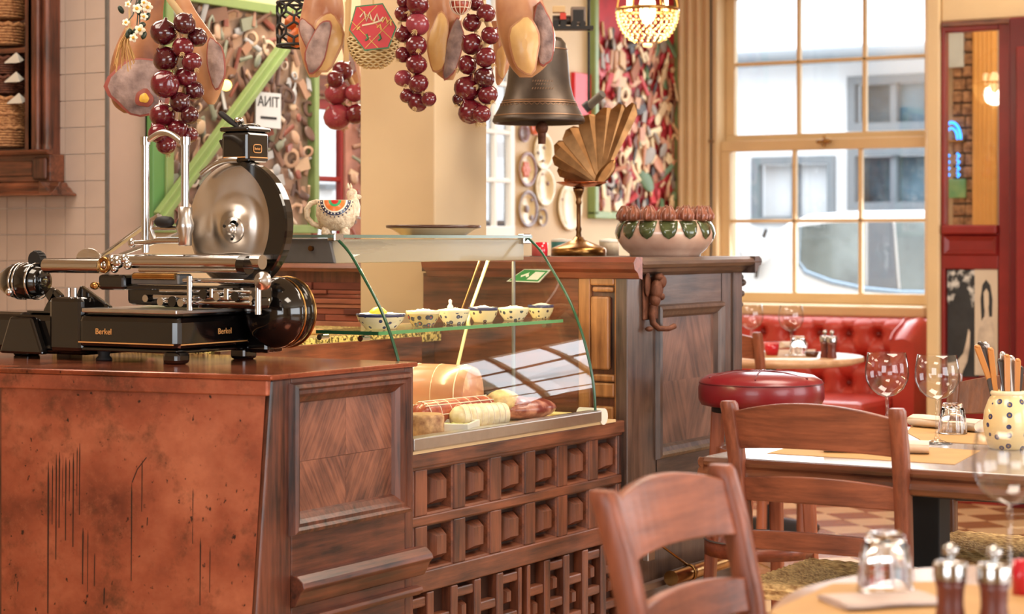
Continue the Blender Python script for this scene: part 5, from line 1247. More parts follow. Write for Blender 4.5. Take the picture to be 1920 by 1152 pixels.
ham('pear shaped ham with a V shaped cut and yellow fat beside the wire basket', [(606,-30,30),(606,10,38),(602,50,42),(598,90,36),(592,122,22),(588,145,8)], 5.95,
    [('fat_face', (612,78,26,54,5.892,.012,.15), fat), ('cut_face', (596,88,17,50,5.872,.010,.32), cutm), ('cut_face', (580,72,13,38,5.885,.008,-.35), cutm)])
ham('thin ham end hanging under the labelled cheese', [(648,60,10),(655,90,14),(661,120,13),(669,150,9),(674,168,3)], 7.4, [('cut_face', (653,105,7,34,7.34,.004,-.3), cutm)])
ham('middle ham with a grey creased side between the onion braids', [(828,-30,26),(830,10,31),(834,60,34),(832,105,30),(836,135,20),(842,150,8)], 5.95,
    [('fat_face', (822,80,17,55,5.885,.010,.1), fat), ('cut_face', (850,92,14,55,5.885,.008,.2), cutm)])
ham('largest ham with a grey wrinkled side in front of the bell', [(968,-30,38),(975,10,46),(986,55,53),(992,95,47),(990,125,33),(986,145,12)], 5.9,
    [('fat_face', (984,84,26,52,5.80,.014,-.05), fat), ('cut_face', (1019,66,17,56,5.835,.010,-.1), cutm)])
ham('small ham end hanging behind the right onion braid', [(935,40,14),(940,80,16),(942,120,14),(936,150,7),(934,160,2)], 6.1, [('fat_face', (940,115,9,30,6.05,.004,0), fat)])
# netted cheese with a red label
c = at(700, 72, d=5.9); chs = thing('labelled_cheese', 'round cheese in a straw net with a red six-sided label', 'cheese', (c.x, c.y, c.z-.09)); k_ = 5.9/F
chm = pbr('waxed_cheese', (196,152,90), .4, var=.15, scale=12)
MB().ell(c, (50*k_, 44*k_, 57*k_), 16, 28).build('cheese', chm, chs)
nt_ = MB(); straw = pbr('straw_net', (226,204,156), .8)
for k in range(13):
    z_k = c.z - (2+4.3*k)*k_; rr = math.sqrt(max(0, 1-((z_k-c.z)/(57*k_))**2))
    nt_.tube([Vector((c.x+(50*k_*rr+.004)*math.cos(a), c.y+(44*k_*rr+.004)*math.sin(a), z_k+.0025*math.sin(12*a+k*PI))) for a in [2*PI*i/60 for i in range(60)]], .003, 5, closed=True)
nt_.build('straw_net', straw, chs)
string_(chs, 700, 20, 5.9)
tl_ = MB(); tl_.tube([Vector((c.x+46*k_*s__*math.cos(a), c.y+40*k_*s__*math.sin(a), c.z+57*k_*math.sqrt(max(0,1-s__*s__))*.98+.004)) for a in (0,) for s__ in (0,.3,.6,.9,1)], .003, 6); tl_.build('net_cord', straw, chs)
lc = (699, 50); d_l = 5.9-44*k_-.012
def lp(x, y, o=0): return at(lc[0]+x, lc[1]+y, d=d_l-o)
def hexa(r_, o): return [lp(r_*x, r_*y, o) for x, y in ((-.72,-.86),(.42,-.98),(1,.02),(.66,.90),(-.35,1.0),(-1,.14))]
def slab(pts, o): 
    m = MB(); n = len(pts); q = [p_+FW*o for p_ in pts]; m.add(pts+q, [tuple(range(n)), tuple(range(2*n-1,n-1,-1))] + [(i,(i+1)%n,n+(i+1)%n,n+i) for i in range(n)]); return m
slab(hexa(45,0), .006).build('label_border', pbr('label_green',(50,130,80),.4), chs)
slab(hexa(42.5,.001), .002).build('label', pbr('label_red',(206,48,52),.35,var=.1,scale=16), chs)
wht = pbr('label_white',(240,224,190),.5); lab_gold = pbr('label_gold',(232,196,110),.4)
m = MB()
for pts in ([(-24,-18),(-16,-28),(-12,-10),(-6,-27),(-2,-12)], [(2,-10),(8,-24),(12,-10),(20,-18)], [(-20,-2),(0,-6),(18,-12)]): m.tube([lp(x,y,.003) for x, y in pts], .003, 5)
m.build('label_script', wht, chs)
m = MB()
for pts in ([(18,-8),(24,-18),(28,-8)], [(26,-6),(33,-14),(34,-2)], [(8,2),(14,-4),(16,6)], [(-30,6),(-24,0)]): m.tube([lp(x,y,.003) for x, y in pts], .0026, 5)
for pts in ([(-40,-10),(10,40)],[(-26,-36),(36,24)],[(-14,40),(38,-14)],[(-38,8),(8,-40)]): m.tube([lp(x,y,.002) for x, y in pts], .0012, 4)
m.build('label_net', lab_gold, chs)
m = MB()
for x in (-12, 12): m.tube([lp(x,14,.003), lp(x+3,22,.003), lp(x-2,26,.003)], .003, 5)
m.build('label_leaves', bpy.data.materials['label_green'], chs)
# small netted salami at the top of the right braid
c = at(863, 5, d=5.7); k_ = 5.7/F; ns = thing('netted_bauble_salami', 'small dark red salami ball in white string netting near the top', 'sausage', (c.x,c.y,c.z-.03))
MB().ell(c, (19*k_,19*k_,22*k_), 10, 18).build('salami', redm, ns)
m = MB()
for k in range(6):
    a0 = PI*k/6; m.tube([c + Vector((math.cos(a0)*math.cos(t_)*20*k_, math.sin(a0)*math.cos(t_)*20*k_, math.sin(t_)*23*k_)) for t_ in [2*PI*i/16 for i in range(16)]], .0015, 5, closed=True)
for z_k in (-10, 2, 12): rr = math.sqrt(1-(z_k/22)**2)*20*k_; m.tube([c+Vector((rr*math.cos(t_), rr*math.sin(t_), z_k*k_)) for t_ in [2*PI*i/16 for i in range(16)]], .0015, 5, closed=True)
m.tube([c+Vector((0,0,-22*k_)), c+Vector((.003,0,-28*k_)), c+Vector((-.004,0,-34*k_))], .003, 5)
m.build('netting', M['linen'], ns); string_(ns, 863, -15, 5.7)
# wire basket with gourds
c = at(562, 56, d=6.3); k_ = 6.3/F; wbk = thing('wire_basket', 'black hexagonal wire basket hanging beside the pear shaped ham', 'basket', (c.x,c.y,c.z-.08))
m = MB(); Rr = 42*k_; hx = 26*k_; nA = 8
def wp_(a, z): return c + Vector((Rr*math.cos(a), Rr*math.sin(a), z))
for i in range(nA):
    for j in range(-2, 2):
        ao = 2*PI*(i+(.5 if j % 2 else 0))/nA; h_ = PI/nA; zz = j*hx*.78 + hx*.4
        P_ = [wp_(ao-h_, zz), wp_(ao-h_, zz+hx*.45), wp_(ao, zz+hx*.78), wp_(ao+h_, zz+hx*.45)]
        m.tube(P_, .0048, 5)
m.tube([wp_(2*PI*i/20, hx*1.95) for i in range(20)], .005, 6, closed=True); m.tube([wp_(2*PI*i/20, -hx*1.16) for i in range(20)], .005, 6, closed=True)
for i in range(4): m.tube([c+Vector((0,0,-hx*1.16)), wp_(PI*i/2, -hx*1.16)], .004, 5)
m.build('wire_mesh', M['rubber'], wbk)
MB().cyl(c+Vector((0,0,hx*2.6)), (c.x,c.y,ZR), .003, n=6).build('hanger', M['rubber'], wbk)
for i in range(3): MB().tube([c+Vector((0,0,hx*2.6)), wp_(2*PI*i/3, hx*1.95)], .003, 5).build('hanger_wire', M['rubber'], wbk)
gm_ = pbr('orange_gourd', (226,116,54), .4, var=.15, scale=10)
for k, (px, py, r_, lab) in enumerate(((548,42,15,'orange gourd highest in the wire basket'),(556,72,18,'orange gourd in the middle of the wire basket'),(580,88,13,'orange gourd lowest in the wire basket'),(582,44,14,'orange gourd against the ham side of the wire basket'))):
    q = at(px, py, d=6.3+(-.01 if k % 2 else .015)); g = thing('gourd', lab, 'gourd', (q.x,q.y,q.z-.02), 0, 'gourds in the wire basket')
    MB().lathe([(0,-1),(.6,-.8),(1,-.2),(.9,.4),(.5,.8),(.2,1.1),(0,1.15)], 16, q).build('fruit', gm_, g).data.transform(Matrix.Identity(4))
    o = g.children[0]
    for v_ in o.data.vertices: v_.co = (v_.co - Vector((0,0,.02)))*(r_*6.3/F) + Vector((0,0,.02))
    MB().cyl(q+Vector((0,0,r_*6/F)), q+Vector((.004,0,r_*6/F+.012)), .003, n=6).build('stem', root, g)
# straw tassel and blossom spray on the left ham
q = at(232, 62, d=5.42); ts = thing('straw_tassel', 'frayed straw tassel hanging over the round ham', 'tassel', (q.x,q.y,at(232,140,d=5.42).z))
m = MB()
for k in range(22):
    e_ = R.uniform(-18,26); ln_ = R.uniform(50,82); p0 = at(240+R.uniform(-4,4), 55, d=5.42); p1 = at(230+e_*.5, 55+ln_*.5, d=5.41+R.uniform(-.01,.01)); p2 = at(230+e_, 55+ln_, d=5.42+R.uniform(-.01,.01)); m.tube([p0,p1,p2], .0017, 4)
m.build('straw', pbr('golden_straw',(204,160,100),.8), ts); MB().cyl(at(241,52,d=5.42), at(246,70,d=5.42), .01, n=10).build('binding', root, ts); string_(ts, 243, 52, 5.42)
q = at(262, 40, d=5.36); fs_ = thing('blossom_spray', 'spray of white blossoms with yellow hearts above the round ham', 'flowers', (q.x,q.y,q.z-.05))
pet = pbr('white_petal',(244,236,216),.6); hrt = pbr('yellow_heart',(222,170,50),.6); lfm = pbr('dark_leaf',(36,52,40),.4)
ptm = MB().ell((.55,0,.0),(.5,.42,.12),5,8).mesh('petal', pet)
stems = MB()
for px, py, r_ in ((257,16,10),(277,14,11),(270,31,8),(262,56,11),(250,71,9),(236,42,8),(270,5,8),(240,8,7)):
    p_ = at(px, py, d=5.34+R.uniform(-.02,.02)); rr = r_*5.34/F
    fo = MB().ell(p_-FW*rr*.25, (rr*.32,)*3, 6, 8).build('flower_heart', hrt, fs_)
    for i in range(5):
        o = piece('petal', ptm, p_, fs_); n_ = -FW + Vector((R.uniform(-.4,.4),R.uniform(-.4,.4),R.uniform(-.2,.5))); n_.normalize(); x, y = ortho(n_); a = 2*PI*i/5
        ex_ = x*math.cos(a)+y*math.sin(a); o.rotation_euler = Matrix((ex_, n_.cross(ex_), n_)).transposed().to_euler(); o.scale = (rr,)*3
        o.parent = fo; o.location = p_ - Vector(WL[fs_.name])
    stems.tube([p_+FW*.01, at((px+262)/2, py-14, d=5.38), at(262,-20,d=5.40)], .0016, 4)
stems.build('stems', lfm, fs_); string_(fs_, 262, -15, 5.40)
for k in range(9):
    p_ = at(R.uniform(226,285), R.uniform(0,70), d=5.38); m = MB(); m.ell(p_, (.014,.006,.008), 5, 8, rot=Matrix.Rotation(R.uniform(0,3),3,'Y')); m.build('leaf', lfm, fs_)
# bell
db = 6.55; c = at(1010, 232, d=db); k_ = db/F; bl_ = thing('bell', 'large old bronze bell hanging above the bar', 'bell', (c.x,c.y,c.z-.08))
pr = [(84,0),(87,4),(86,9),(80,20),(70,38),(65,52),(60,72),(57,100),(55,130),(51,150),(43,160),(18,165),(0,166)]
bb = MB().lathe([(r_*k_, z*k_) for r_, z in [(80,1)]+pr], 56, c); bb.lathe([(80*k_,1*k_),(74*k_,14*k_),(60*k_,40*k_),(48*k_,90*k_),(42*k_,145*k_),(0,155*k_)], 40, c); bb.build('body', M['bronze'], bl_)
rg_ = MB()
for r_, z in ((83.5,14),(71.5,37),(69,41),(54,138)): rg_.lathe([(r_*k_,(z-1.2)*k_),((r_+1.6)*k_,z*k_),(r_*k_,(z+1.2)*k_)], 56, c)
rg_.build('bands', pbr('worn_bronze_edge',(150,118,92),.35,.9), bl_)
zg = MB(); zg.tube([c+Vector(((73.5-2*(i%2))*k_*math.cos(2*PI*i/90), (73.5-2*(i%2))*k_*math.sin(2*PI*i/90), (31+4*(i%2))*k_)) for i in range(90)], .0016, 4, closed=True); zg.build('zigzag_ornament', bpy.data.materials['worn_bronze_edge'], bl_)
ab = math.atan2(-FS,-FC); let = MB()
for row, (z, n_) in enumerate(((76,9),(70,6),(62,9))):
    for i in range(n_):
        a = ab + (i-(n_-1)/2)*.075 + .1; rr = (60.2-(z-72)*.12+ (2.2 if z < 65 else 0))*k_
        let.tube([c+Vector((rr*math.cos(a), rr*math.sin(a), (z-1.6)*k_)), c+Vector((rr*math.cos(a+.03), rr*math.sin(a+.03), (z+1.4)*k_))], .0013, 4)
let.build('cast_inscription', bpy.data.materials['worn_bronze_edge'], bl_)
q = c + RT*(6*k_)
cp_ = MB(); cp_.cyl(q+Vector((0,0,10*k_)), q+Vector((0,0,.12)), .008, n=8); cp_.ell(q+Vector((0,0,-8*k_)), (12*k_,12*k_,13*k_), 10, 14); cp_.cyl(q+Vector((0,0,-38*k_)), q+Vector((0,0,-12*k_)), 7*k_, 8*k_, n=12); cp_.build('clapper', M['rust'], bl_)
MB().cyl(c+Vector((0,0,160*k_)), (c.x,c.y,ZR+.0), .014, n=10).build('hanger', M['rust'], bl_)
# ================================================================== toy train shelf, spot rod, chandelier
dt = 7.6; q = at(1075, 58, d=dt); k_ = dt/F; tn = thing('toy_train', 'small dark toy steam engine on a wire track under the ceiling', 'toy', (q.x,q.y,q.z), RZC)
def tb(x0,x1,z0,z1,y=.03): return MB().box((x0-1075)*k_,(x1-1075)*k_,-y,y,(58-z1)*k_,(58-z0)*k_)
tb(1036,1112,50,56,.035).build('track', M['rubber'], tn, world=False)
tb(1070,1098,14,46).build('cab', pbr('cab_paint',(120,104,92),.5), tn, world=False, bev=.004); tb(1074,1094,20,42,.032).build('cab_window', M['rubber'], tn, world=False)
MB().cyl(((1036-1075)*k_,0,(58-38)*k_), ((1070-1075)*k_,0,(58-38)*k_), 9*k_, n=16).build('boiler', pbr('boiler_paint',(60,52,48),.4), tn, world=False)
tb(1036,1060,12,24,.02).build('roof_load', pbr('tan_load',(206,176,130),.6), tn, world=False, bev=.003); tb(1050,1061,26,38,.034).build('engine_side', pbr('train_red',(196,60,44),.5), tn, world=False)
for x in (1042,1056,1076,1092): MB().cyl(((x-1075)*k_,-.036,(58-46)*k_), ((x-1075)*k_,.036,(58-46)*k_), 6*k_, n=14).build('wheel', M['rubber'], tn, world=False)
MB().cyl(((1104-1075)*k_,0,0), ((1104-1075)*k_,0,ZC-q.z), .006, n=8).build('drop_rod', M['rubber'], tn, world=False)
q = at(1103, 195, d=7.6); sr = thing('spotlight', 'slim dark spotlight on a thin black rod beside the fan', 'spotlight', (q.x,q.y,q.z))
MB().cyl(at(1104,192,d=7.6), at(1104,60,d=7.6), .005, n=8).build('rod', M['rubber'], sr)
MB().cyl(at(1103,200,d=7.6), at(1130,176,d=7.55), .016, n=14).build('barrel', M['greymetal'], sr); MB().cyl(at(1096,204,d=7.6), at(1106,196,d=7.6), .02, n=14).build('head', M['rubber'], sr)
dch = 8.0; c = at(1214, 60, d=dch); k_ = dch/F; cd = thing('bead_chandelier', 'lit basket chandelier of strung glass beads', 'chandelier', (c.x,c.y,at(1214,88,d=dch).z))
def cz2(py): return at(1214, py, d=dch).z
bead = MB(); bm2 = glow('lit_crystal_bead', (255,214,130), 1.1)
for j in range(9):
    py = 24 + j*6.2; rr = 58*k_*math.sqrt(max(.05, 1-((py-22)/64)**2)); n_ = max(10, int(30*rr/(58*k_)))
    for i in range(n_):
        a = 2*PI*i/n_ + j*.1; bead.ell((c.x+rr*math.cos(a), c.y+rr*math.sin(a), cz2(py)), 2.3*k_, 4, 6)
o = bead.build('bead_strings', bm2, cd); o['kind'] = 'stuff'
wires = MB()
for i in range(15):
    a = 2*PI*i/15; wires.tube([(c.x+58*k_*math.sqrt(max(.03,1-((py-22)/64)**2))*math.cos(a), c.y+58*k_*math.sqrt(max(.03,1-((py-22)/64)**2))*math.sin(a), cz2(py)) for py in (22,34,46,58,70,80)], .0022, 4)
wires.build('wire_basket', M['brass'], cd)
MB().lathe([(58*k_,cz2(22)),(60*k_,cz2(21)),(60*k_,cz2(16)),(57*k_,cz2(15))], 40, (c.x,c.y,0)).build('rim_band', M['brass'], cd)
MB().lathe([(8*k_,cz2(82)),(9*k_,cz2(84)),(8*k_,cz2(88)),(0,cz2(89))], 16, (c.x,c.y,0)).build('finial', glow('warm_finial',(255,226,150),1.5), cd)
bulb = MB(); bulb.ell((c.x,c.y,cz2(16)), (16*k_,16*k_,30*k_), 8, 12)
for a in (0,PI/2,PI,1.5*PI): bulb.cyl((c.x+34*k_*math.cos(a+.4),c.y+34*k_*math.sin(a+.4),cz2(20)), (c.x+34*k_*math.cos(a+.4),c.y+34*k_*math.sin(a+.4),cz2(-8)), 5*k_, n=8)
bulb.build('bulbs', glow('warm_bulb',(255,232,180),7), cd)
for a in range(6): MB().tube([(c.x+58*k_*math.cos(a*PI/3),c.y+58*k_*math.sin(a*PI/3),cz2(18)), (c.x+48*k_*math.cos(a*PI/3),c.y+48*k_*math.sin(a*PI/3),cz2(-40)), (c.x,c.y,cz2(-80))], .004, 6).build('arm', M['brass'], cd)
MB().cyl((c.x,c.y,cz2(-80)), (c.x,c.y,ZC), .006, n=8).build('chain', M['brassd'], cd)
pl_ = bpy.data.lights.new('chandelier_light', 'POINT'); pl_.energy = 8; pl_.color = WARM; pl_.shadow_soft_size = .06; po_ = bpy.data.objects.new('chandelier_light', pl_); COL.objects.link(po_); po_.location = (c.x,c.y,cz2(50))
# ================================================================== plates on the wall
def wallplate(label, px, py, rpx, rim, face, mot):
    c = at(px, py, v=VB); d = c.x*FC+c.y*FS; r_ = rpx*d/F
    t = thing('wall_plate', label, 'plate', (c.x, VB, c.z-r_), 0, 'plates on the cream wall')
    MB().lathe([(0,.006),(r_*.6,.006),(r_*.66,.010),(r_*.95,.020),(r_,.019),(r_*.97,.012),(r_*.5,0),(0,0)], 40, c, (0,-1,0)).build('plate', face, t)
    MB().lathe([(r_*.74,.0125),(r_*.86,.0175),(r_*.99,.0212),(r_*1.005,.018)], 40, c, (0,-1,0)).build('rim', rim, t)
    if mot:
        mm, kind = mot; m = MB()
        if kind == 'star':
            for i in range(6):
                a = 2*PI*i/6; m.ell(c+Vector((r_*.3*math.cos(a),-.009,r_*.3*math.sin(a))), (r_*.2,.004,r_*.2), 5, 8)
            m.ell(c+Vector((0,-.009,0)), (r_*.25,.005,r_*.25), 5, 8)
        else:
            for x, z, s_ in kind: m.ell(c+Vector((r_*x,-.0105,r_*z)), (r_*s_,.004,r_*s_*.8), 5, 8)
        m.build('painted_motif', mm, t)
    return t
brn = pbr('brown_glaze',(124,74,56),.3,var=.4,scale=40); pal = pbr('ivory_glaze',(212,190,144),.25,coat=.3); org = pbr('orange_glaze',(206,104,66),.3); gry = pbr('grey_violet_glaze',(128,106,104),.3,var=.3,scale=30); grn = pbr('dull_green_glaze',(110,120,90),.3)
wallplate('brown plate with an orange star on the plate wall', 984, 318, 33, brn, pal, (org,'star'))
wallplate('ivory plate with small sprigs behind the bell clapper', 1014, 284, 35, pal, pal, (gry,[(-.4,-.1,.12),(.2,.2,.1),(.1,-.5,.1)]))
wallplate('plain ivory plate with one flower between two others', 1017, 351, 36, pal, pal, (brn,[(.4,.2,.14),(-.2,.7,.12)]))
wallplate('grey violet patterned plate lowest at the left', 985, 392, 35, gry, pal, (gry,[(0,0,.26),(.5,-.5,.24),(.5,.5,.15)]))
wallplate('smallest grey rimmed dish on the plate wall', 1012, 408, 17, gry, pal, (gry,[(0,0,.3)]))
wallplate('largest plain ivory scalloped plate behind the fan stem', 1064, 388, 45, pal, pal, (brn,[(-.6,.3,.09)]))
wallplate('violet leaf dish half hidden above the plates', 978, 250, 17, pbr('violet_glaze',(150,120,130),.3), gry, None)
wallplate('orange leaf dish half hidden above the plates', 998, 240, 14, org, org, None)
a, b_ = at(1070,215,v=VB), at(1101,140,v=VB); t = thing('red_board', 'plain red board on the wall beside the bell', 'board', (a.x,VB,a.z))
MB().box(a.x, b_.x, VB-.025, VB, a.z, b_.z).build('board', pbr('signal_red',(206,32,44),.4), t, bev=.003)
# ================================================================== collages
def pieces_kit(cols, tag_):
    mats = [pbr('%s_%d' % (tag_, i), c, .45, var=.2, scale=30) for i, c in enumerate(cols)]; kit = []
    for mt in mats:
        kit.append([MB().cyl((0,0,-1),(0,0,1),.35,.3,n=8).mesh('found_stick', mt), MB().box(-.6,.6,-.25,.25,-.9,.9).mesh('found_block', mt), MB().ell((0,0,0),(.8,.4,.8),6,8).mesh('found_knob', mt),
            MB().lathe([(0,-1),(.4,-.95),(.42,.1),(.15,.5),(.15,1),(0,1)],8).mesh('found_bottle', mt), MB().lathe([(.55,-.2),(.9,-.2),(.9,.2),(.55,.2),(.55,-.2)],12,axis=(0,1,0)).mesh('found_ring', mt),
            MB().tube([(-.7,0,-.8),(-.3,0,.2),(.2,0,.6),(.7,0,.2)],.18,6).mesh('found_hook', mt)])
    return kit
def fill(parent, kit, x0, x1, z0, z1, n, s0, s1, y):
    nx = max(1, int(math.sqrt(n*(x1-x0)/(z1-z0)))); nz = max(1, int(n/nx))
    for i in range(nx):
        for j in range(nz):
            x = x0+(x1-x0)*(i+.5+R.uniform(-.4,.4))/nx; z = z0+(z1-z0)*(j+.5+R.uniform(-.4,.4))/nz; s_ = R.uniform(s0,s1)
            ms = R.choice(kit); me = ms[R.choice((0,0,0,1,1,2,2,3,3,3,4,5))]
            piece(me.name.split('.')[0], me, (x, y-R.uniform(0,.02), z), parent, (R.uniform(-.3,.3), R.choice((0,.4,-.5,.9,1.3,-1.1,.2)), R.uniform(-.3,.3)), (s_, min(s_,.02), s_*R.uniform(.8,1.5)))
xa, xb, za, zb_ = at(1106,300,v=VB).x, at(1258,300,v=VB).x, at(1180,398,v=VB).z, 2.62
cg_ = thing('red_collage', 'green framed red board crowded with found objects beside the window', 'collage', ((xa+xb)/2, VB, za))
MB().box(xa, xb, VB-.02, VB, za, zb_).build('backing', pbr('collage_red',(170,34,44),.6,var=.2,scale=10), cg_)
for a, b_, c_, d_ in ((xa-.03,xa+.012,za-.02,zb_),(xb-.0,xb+.075,za-.02,zb_),(xa-.03,xb+.075,za-.04,za)): MB().box(a, b_, VB-.05, VB, c_, d_).build('frame_bar', M['green'], cg_, bev=.006)
kit = pieces_kit([(206,178,140),(228,206,166),(150,92,66),(206,170,130),(112,70,52),(196,148,112),(86,112,76),(186,50,56),(62,52,50),(190,130,100),(226,196,150),(150,140,130)], 'found_paint')
fill(cg_, kit, xa+.03, xb-.02, za+.03, zb_-.25, 240, .026, .062, VB-.03)
# brown mirror-backed board with green frame and diagonal bars, left
xa, xb, za, zb_ = at(268,300,v=VB).x, at(578,300,v=VB).x, at(420,428,v=VB).z, at(480,8,v=VB).z
gb = thing('green_framed_board', 'green framed mirror board crowded with bottles and keepsakes', 'collage', ((xa+xb)/2, VB, za))
MB().box(xa, xb, VB-.02, VB, za, zb_).build('mirror', pbr('smoky_mirror',(176,150,132),.2,.4,var=.3,scale=5), gb)
def bar_(a, b_, wd, th, mt, y=VB-.04): 
    p0, p1 = at(*a, v=y), at(*b_, v=y); MB().beam(p0, p1, wd, th, up=(0,-1,0)).build('frame_bar', mt, gb, bev=.003)
MB().box(xa, xa+.068, VB-.05, VB, za, zb_).build('frame_bar', M['darkgreen'], gb, bev=.004); MB().box(xa+.068, xa+.11, VB-.06, VB, za, zb_).build('frame_bar', M['green'], gb, bev=.004)
MB().box(xb-.03, xb, VB-.06, VB, za, zb_).build('frame_bar', M['green'], gb, bev=.004); MB().box(xa, xb, VB-.055, VB, za-.02, za+.015).build('frame_bar', M['green'], gb, bev=.004)
MB().box(xa, xb, VB-.06, VB, zb_-.04, zb_+.0).build('frame_bar', M['green'], gb, bev=.004)
bar_((296,404), (530,84), .03, .03, M['green'], VB-.085); bar_((304,412), (538,92), .022, .03, M['green'], VB-.10)
kit2 = pieces_kit([(150,112,90),(186,152,126),(122,88,70),(172,174,176),(104,78,68),(196,168,140),(136,76,62),(130,134,116),(206,190,172),(88,66,58),(160,126,104)], 'keepsake_paint')
fill(gb, kit2, xa+.12, xb-.04, za+.04, zb_-.05, 230, .02, .045, VB-.03)
a, b_ = at(478,238,v=VB-.07), at(525,176,v=VB-.07); t = thing('paper_sign', 'mirror image of a pale paper sign with dark capitals, built as a sheet', 'sign', (a.x,VB-.07,a.z))
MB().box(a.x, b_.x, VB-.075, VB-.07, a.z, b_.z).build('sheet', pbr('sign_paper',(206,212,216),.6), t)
text('lettering', 'TINA', M['rubber'], .062, t, ((a.x+b_.x)/2, VB-.076, a.z+.085), (1,0,0), (0,0,1), mirror=True)  # letters reversed: the sheet stands in for a reflection in the mirror
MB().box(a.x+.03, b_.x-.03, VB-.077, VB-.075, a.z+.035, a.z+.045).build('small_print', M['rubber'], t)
q = at(424,160,v=VB-.08); t = thing('small_bulb', 'small glowing yellow bulb on the green framed board', 'bulb', (q.x,q.y,q.z))
MB().ell(q, .022, 8, 12).build('globe', glow('yellow_bulb',(255,214,110),4), t); MB().cyl(q+Vector((0,.02,0)), q+Vector((0,.07,0)), .01, n=8).build('socket', M['brass'], t)
xa, xb = at(641,300,v=VB).x, at(700,300,v=VB).x; za, zb_ = .98, 1.95
st_ = thing('keepsake_strip', 'narrow pinkish strip of keepsakes beside the red framed window', 'collage', ((xa+xb)/2,VB,za))
MB().box(xa, xb, VB-.02, VB, za, zb_).build('backing', pbr('dusky_pink',(170,120,104),.6,var=.2,scale=12), st_); fill(st_, kit2, xa+.02, xb-.02, za+.02, zb_-.02, 50, .02, .04, VB-.03)
# ================================================================== wall cabinet with baskets, far left
cbn = thing('wall_cabinet', 'carved brown wall cabinet with turned columns on the tiled wall', 'cabinet', (UC+.03, 5.6, at(60,368,u=UC).z))
yv = lambda px: at(px, 300, u=UC).y
zv = lambda py: at(60, py, u=UC).z
MB().box(UT+.25, UT+.27, CABY, 6.4, CABZ-.02, 2.75).build('back_board', wood('cabinet_back_wood',(54,24,18),(96,46,32),'z'), cbn)
MB().box(UC+.01, UT+.25, CABY, CABY+.012, CABZ-.02, 2.75).build('side_board', M['walnut'], cbn)
for zz in (zv(288), at(30,95,u=UC+.06).z): MB().box(UC+.03, UT+.25, CABY+.012, 6.4, zz-.012, zz+.006).build('shelf', M['walnut_y'], cbn)
MB().box(UC, UC+.03, yv(90), yv(52), zv(288), 2.75).build('front_stile', M['walnut'], cbn, bev=.003)
MB().box(UC, UC+.012, yv(60), yv(46), zv(288), 2.75).build('front_stile', M['walnut'], cbn, bev=.003)
for px in (71, 88):
    q = at(px, 280, u=UC-.012); MB().lathe([(.017,zv(282)),(.017,zv(276)),(.011,zv(270)),(.013,zv(240)),(.012,zv(150)),(.013,zv(0)),(.013,2.75)], 16, (UC-.012, q.y, 0)).build('turned_column', M['walnut'], cbn)
MB().box(UC-.012, UT-.01, yv(98), 6.4, zv(342), zv(290)).build('frieze', M['walnut_y'], cbn, bev=.004)
MB().box(UC-.03, UC-.012, yv(95), yv(70), zv(338), zv(296)).build('frieze_block', M['walnut'], cbn, bev=.008)
MB().box(UC-.018, UC-.011, yv(66), 6.3, zv(330), zv(302)).build('frieze_panel', M['walnut_y'], cbn, bev=.003)
MB().strip([(0,.0),(.03,.004),(.035,.012),(.02,.02),(0,.022)], (UC-.012, yv(104), zv(290)-.004), (UC-.012, 6.4, zv(290)-.004), (-1,0,0)).build('frieze_moulding', M['walnut_y'], cbn)
cr = MB(); cpf = [(0,.052),(.012,.05),(.02,.036),(.03,.03),(.045,.014),(.06,.008),(.062,0),(0,0)]
cr.strip(cpf, (UC-.012, yv(98)-.06, zv(368)), (UC-.012, 6.4, zv(368)), (-1,0,0)); cr.strip(cpf, (UC-.072, yv(98), zv(368)), (UT-.01, yv(98), zv(368)), (0,-1,0)); cr.build('base_cornice', M['walnut_y'], cbn, bev=.002)
MB().box(UC-.01, UT-.01, yv(98), 6.4, zv(368), zv(342)).build('base_board', M['walnut_y'], cbn)
def basket(label, py0, py1, pxr, mt, nap=None):
    u_ = UC+.09; p1 = at(pxr, py1, u=u_); zb0, zt0 = at(pxr,py1,u=u_).z, at(pxr,py0,u=u_).z; r_ = .095; c = Vector((u_, p1.y+r_*1.02, zb0)); h_ = zt0-zb0
    t = thing('wicker_basket', label, 'basket', c, 0, 'baskets in the wall cabinet')
    MB().lathe([(0,0),(r_*.78,0),(r_*.86,h_*.4),(r_*.95,h_*.9),(r_*.9,h_*.9),(r_*.75,.01),(0,.01)], 28, c).build('woven_wall', mt, t)
    m = MB(); m.tube([c+Vector((r_*.97*math.cos(a), r_*.97*math.sin(a), h_*.94+.004*math.sin(14*a))) for a in [2*PI*i/56 for i in range(56)]], .0085, 6, closed=True); m.build('braided_rim', mt, t)
    for j in range(6): MB().tube([c+Vector((r_*(.80+.024*j)*1.02*math.cos(a)*(1+.012*math.sin(24*a+PI*j)), r_*(.80+.024*j)*1.02*math.sin(a)*(1+.012*math.sin(24*a+PI*j)), h_*(.08+.135*j))) for a in [2*PI*i/96 for i in range(96)]], .0045, 5, closed=True).build('weave_band', mt, t)
    if nap:
        q = at(pxr-16, py0+4, u=u_-.06); n = thing('cloth_napkin', nap, 'napkin', (q.x,q.y,q.z), 0, 'napkins in the baskets')
        m = MB(); m.add([(q.x,q.y+.05,q.z-.012),(q.x,q.y-.035,q.z-.012),(q.x-.01,q.y-.028,q.z+.026),(q.x+.04,q.y+.03,q.z-.012),(q.x+.03,q.y-.03,q.z+.0)], [(0,1,2),(0,2,4,3),(1,4,2),(0,3,4,1)]); m.build('folded_cloth', M['white'], n)
wk2 = pbr('dark_wicker', (60,32,22), .7, col2=(120,66,42), scale=90, bump=.6)
basket('light wicker basket highest in the wall cabinet', -6, 34, 40, M['wicker'])
basket('light wicker basket second from the top in the wall cabinet', 44, 84, 40, M['wicker'])
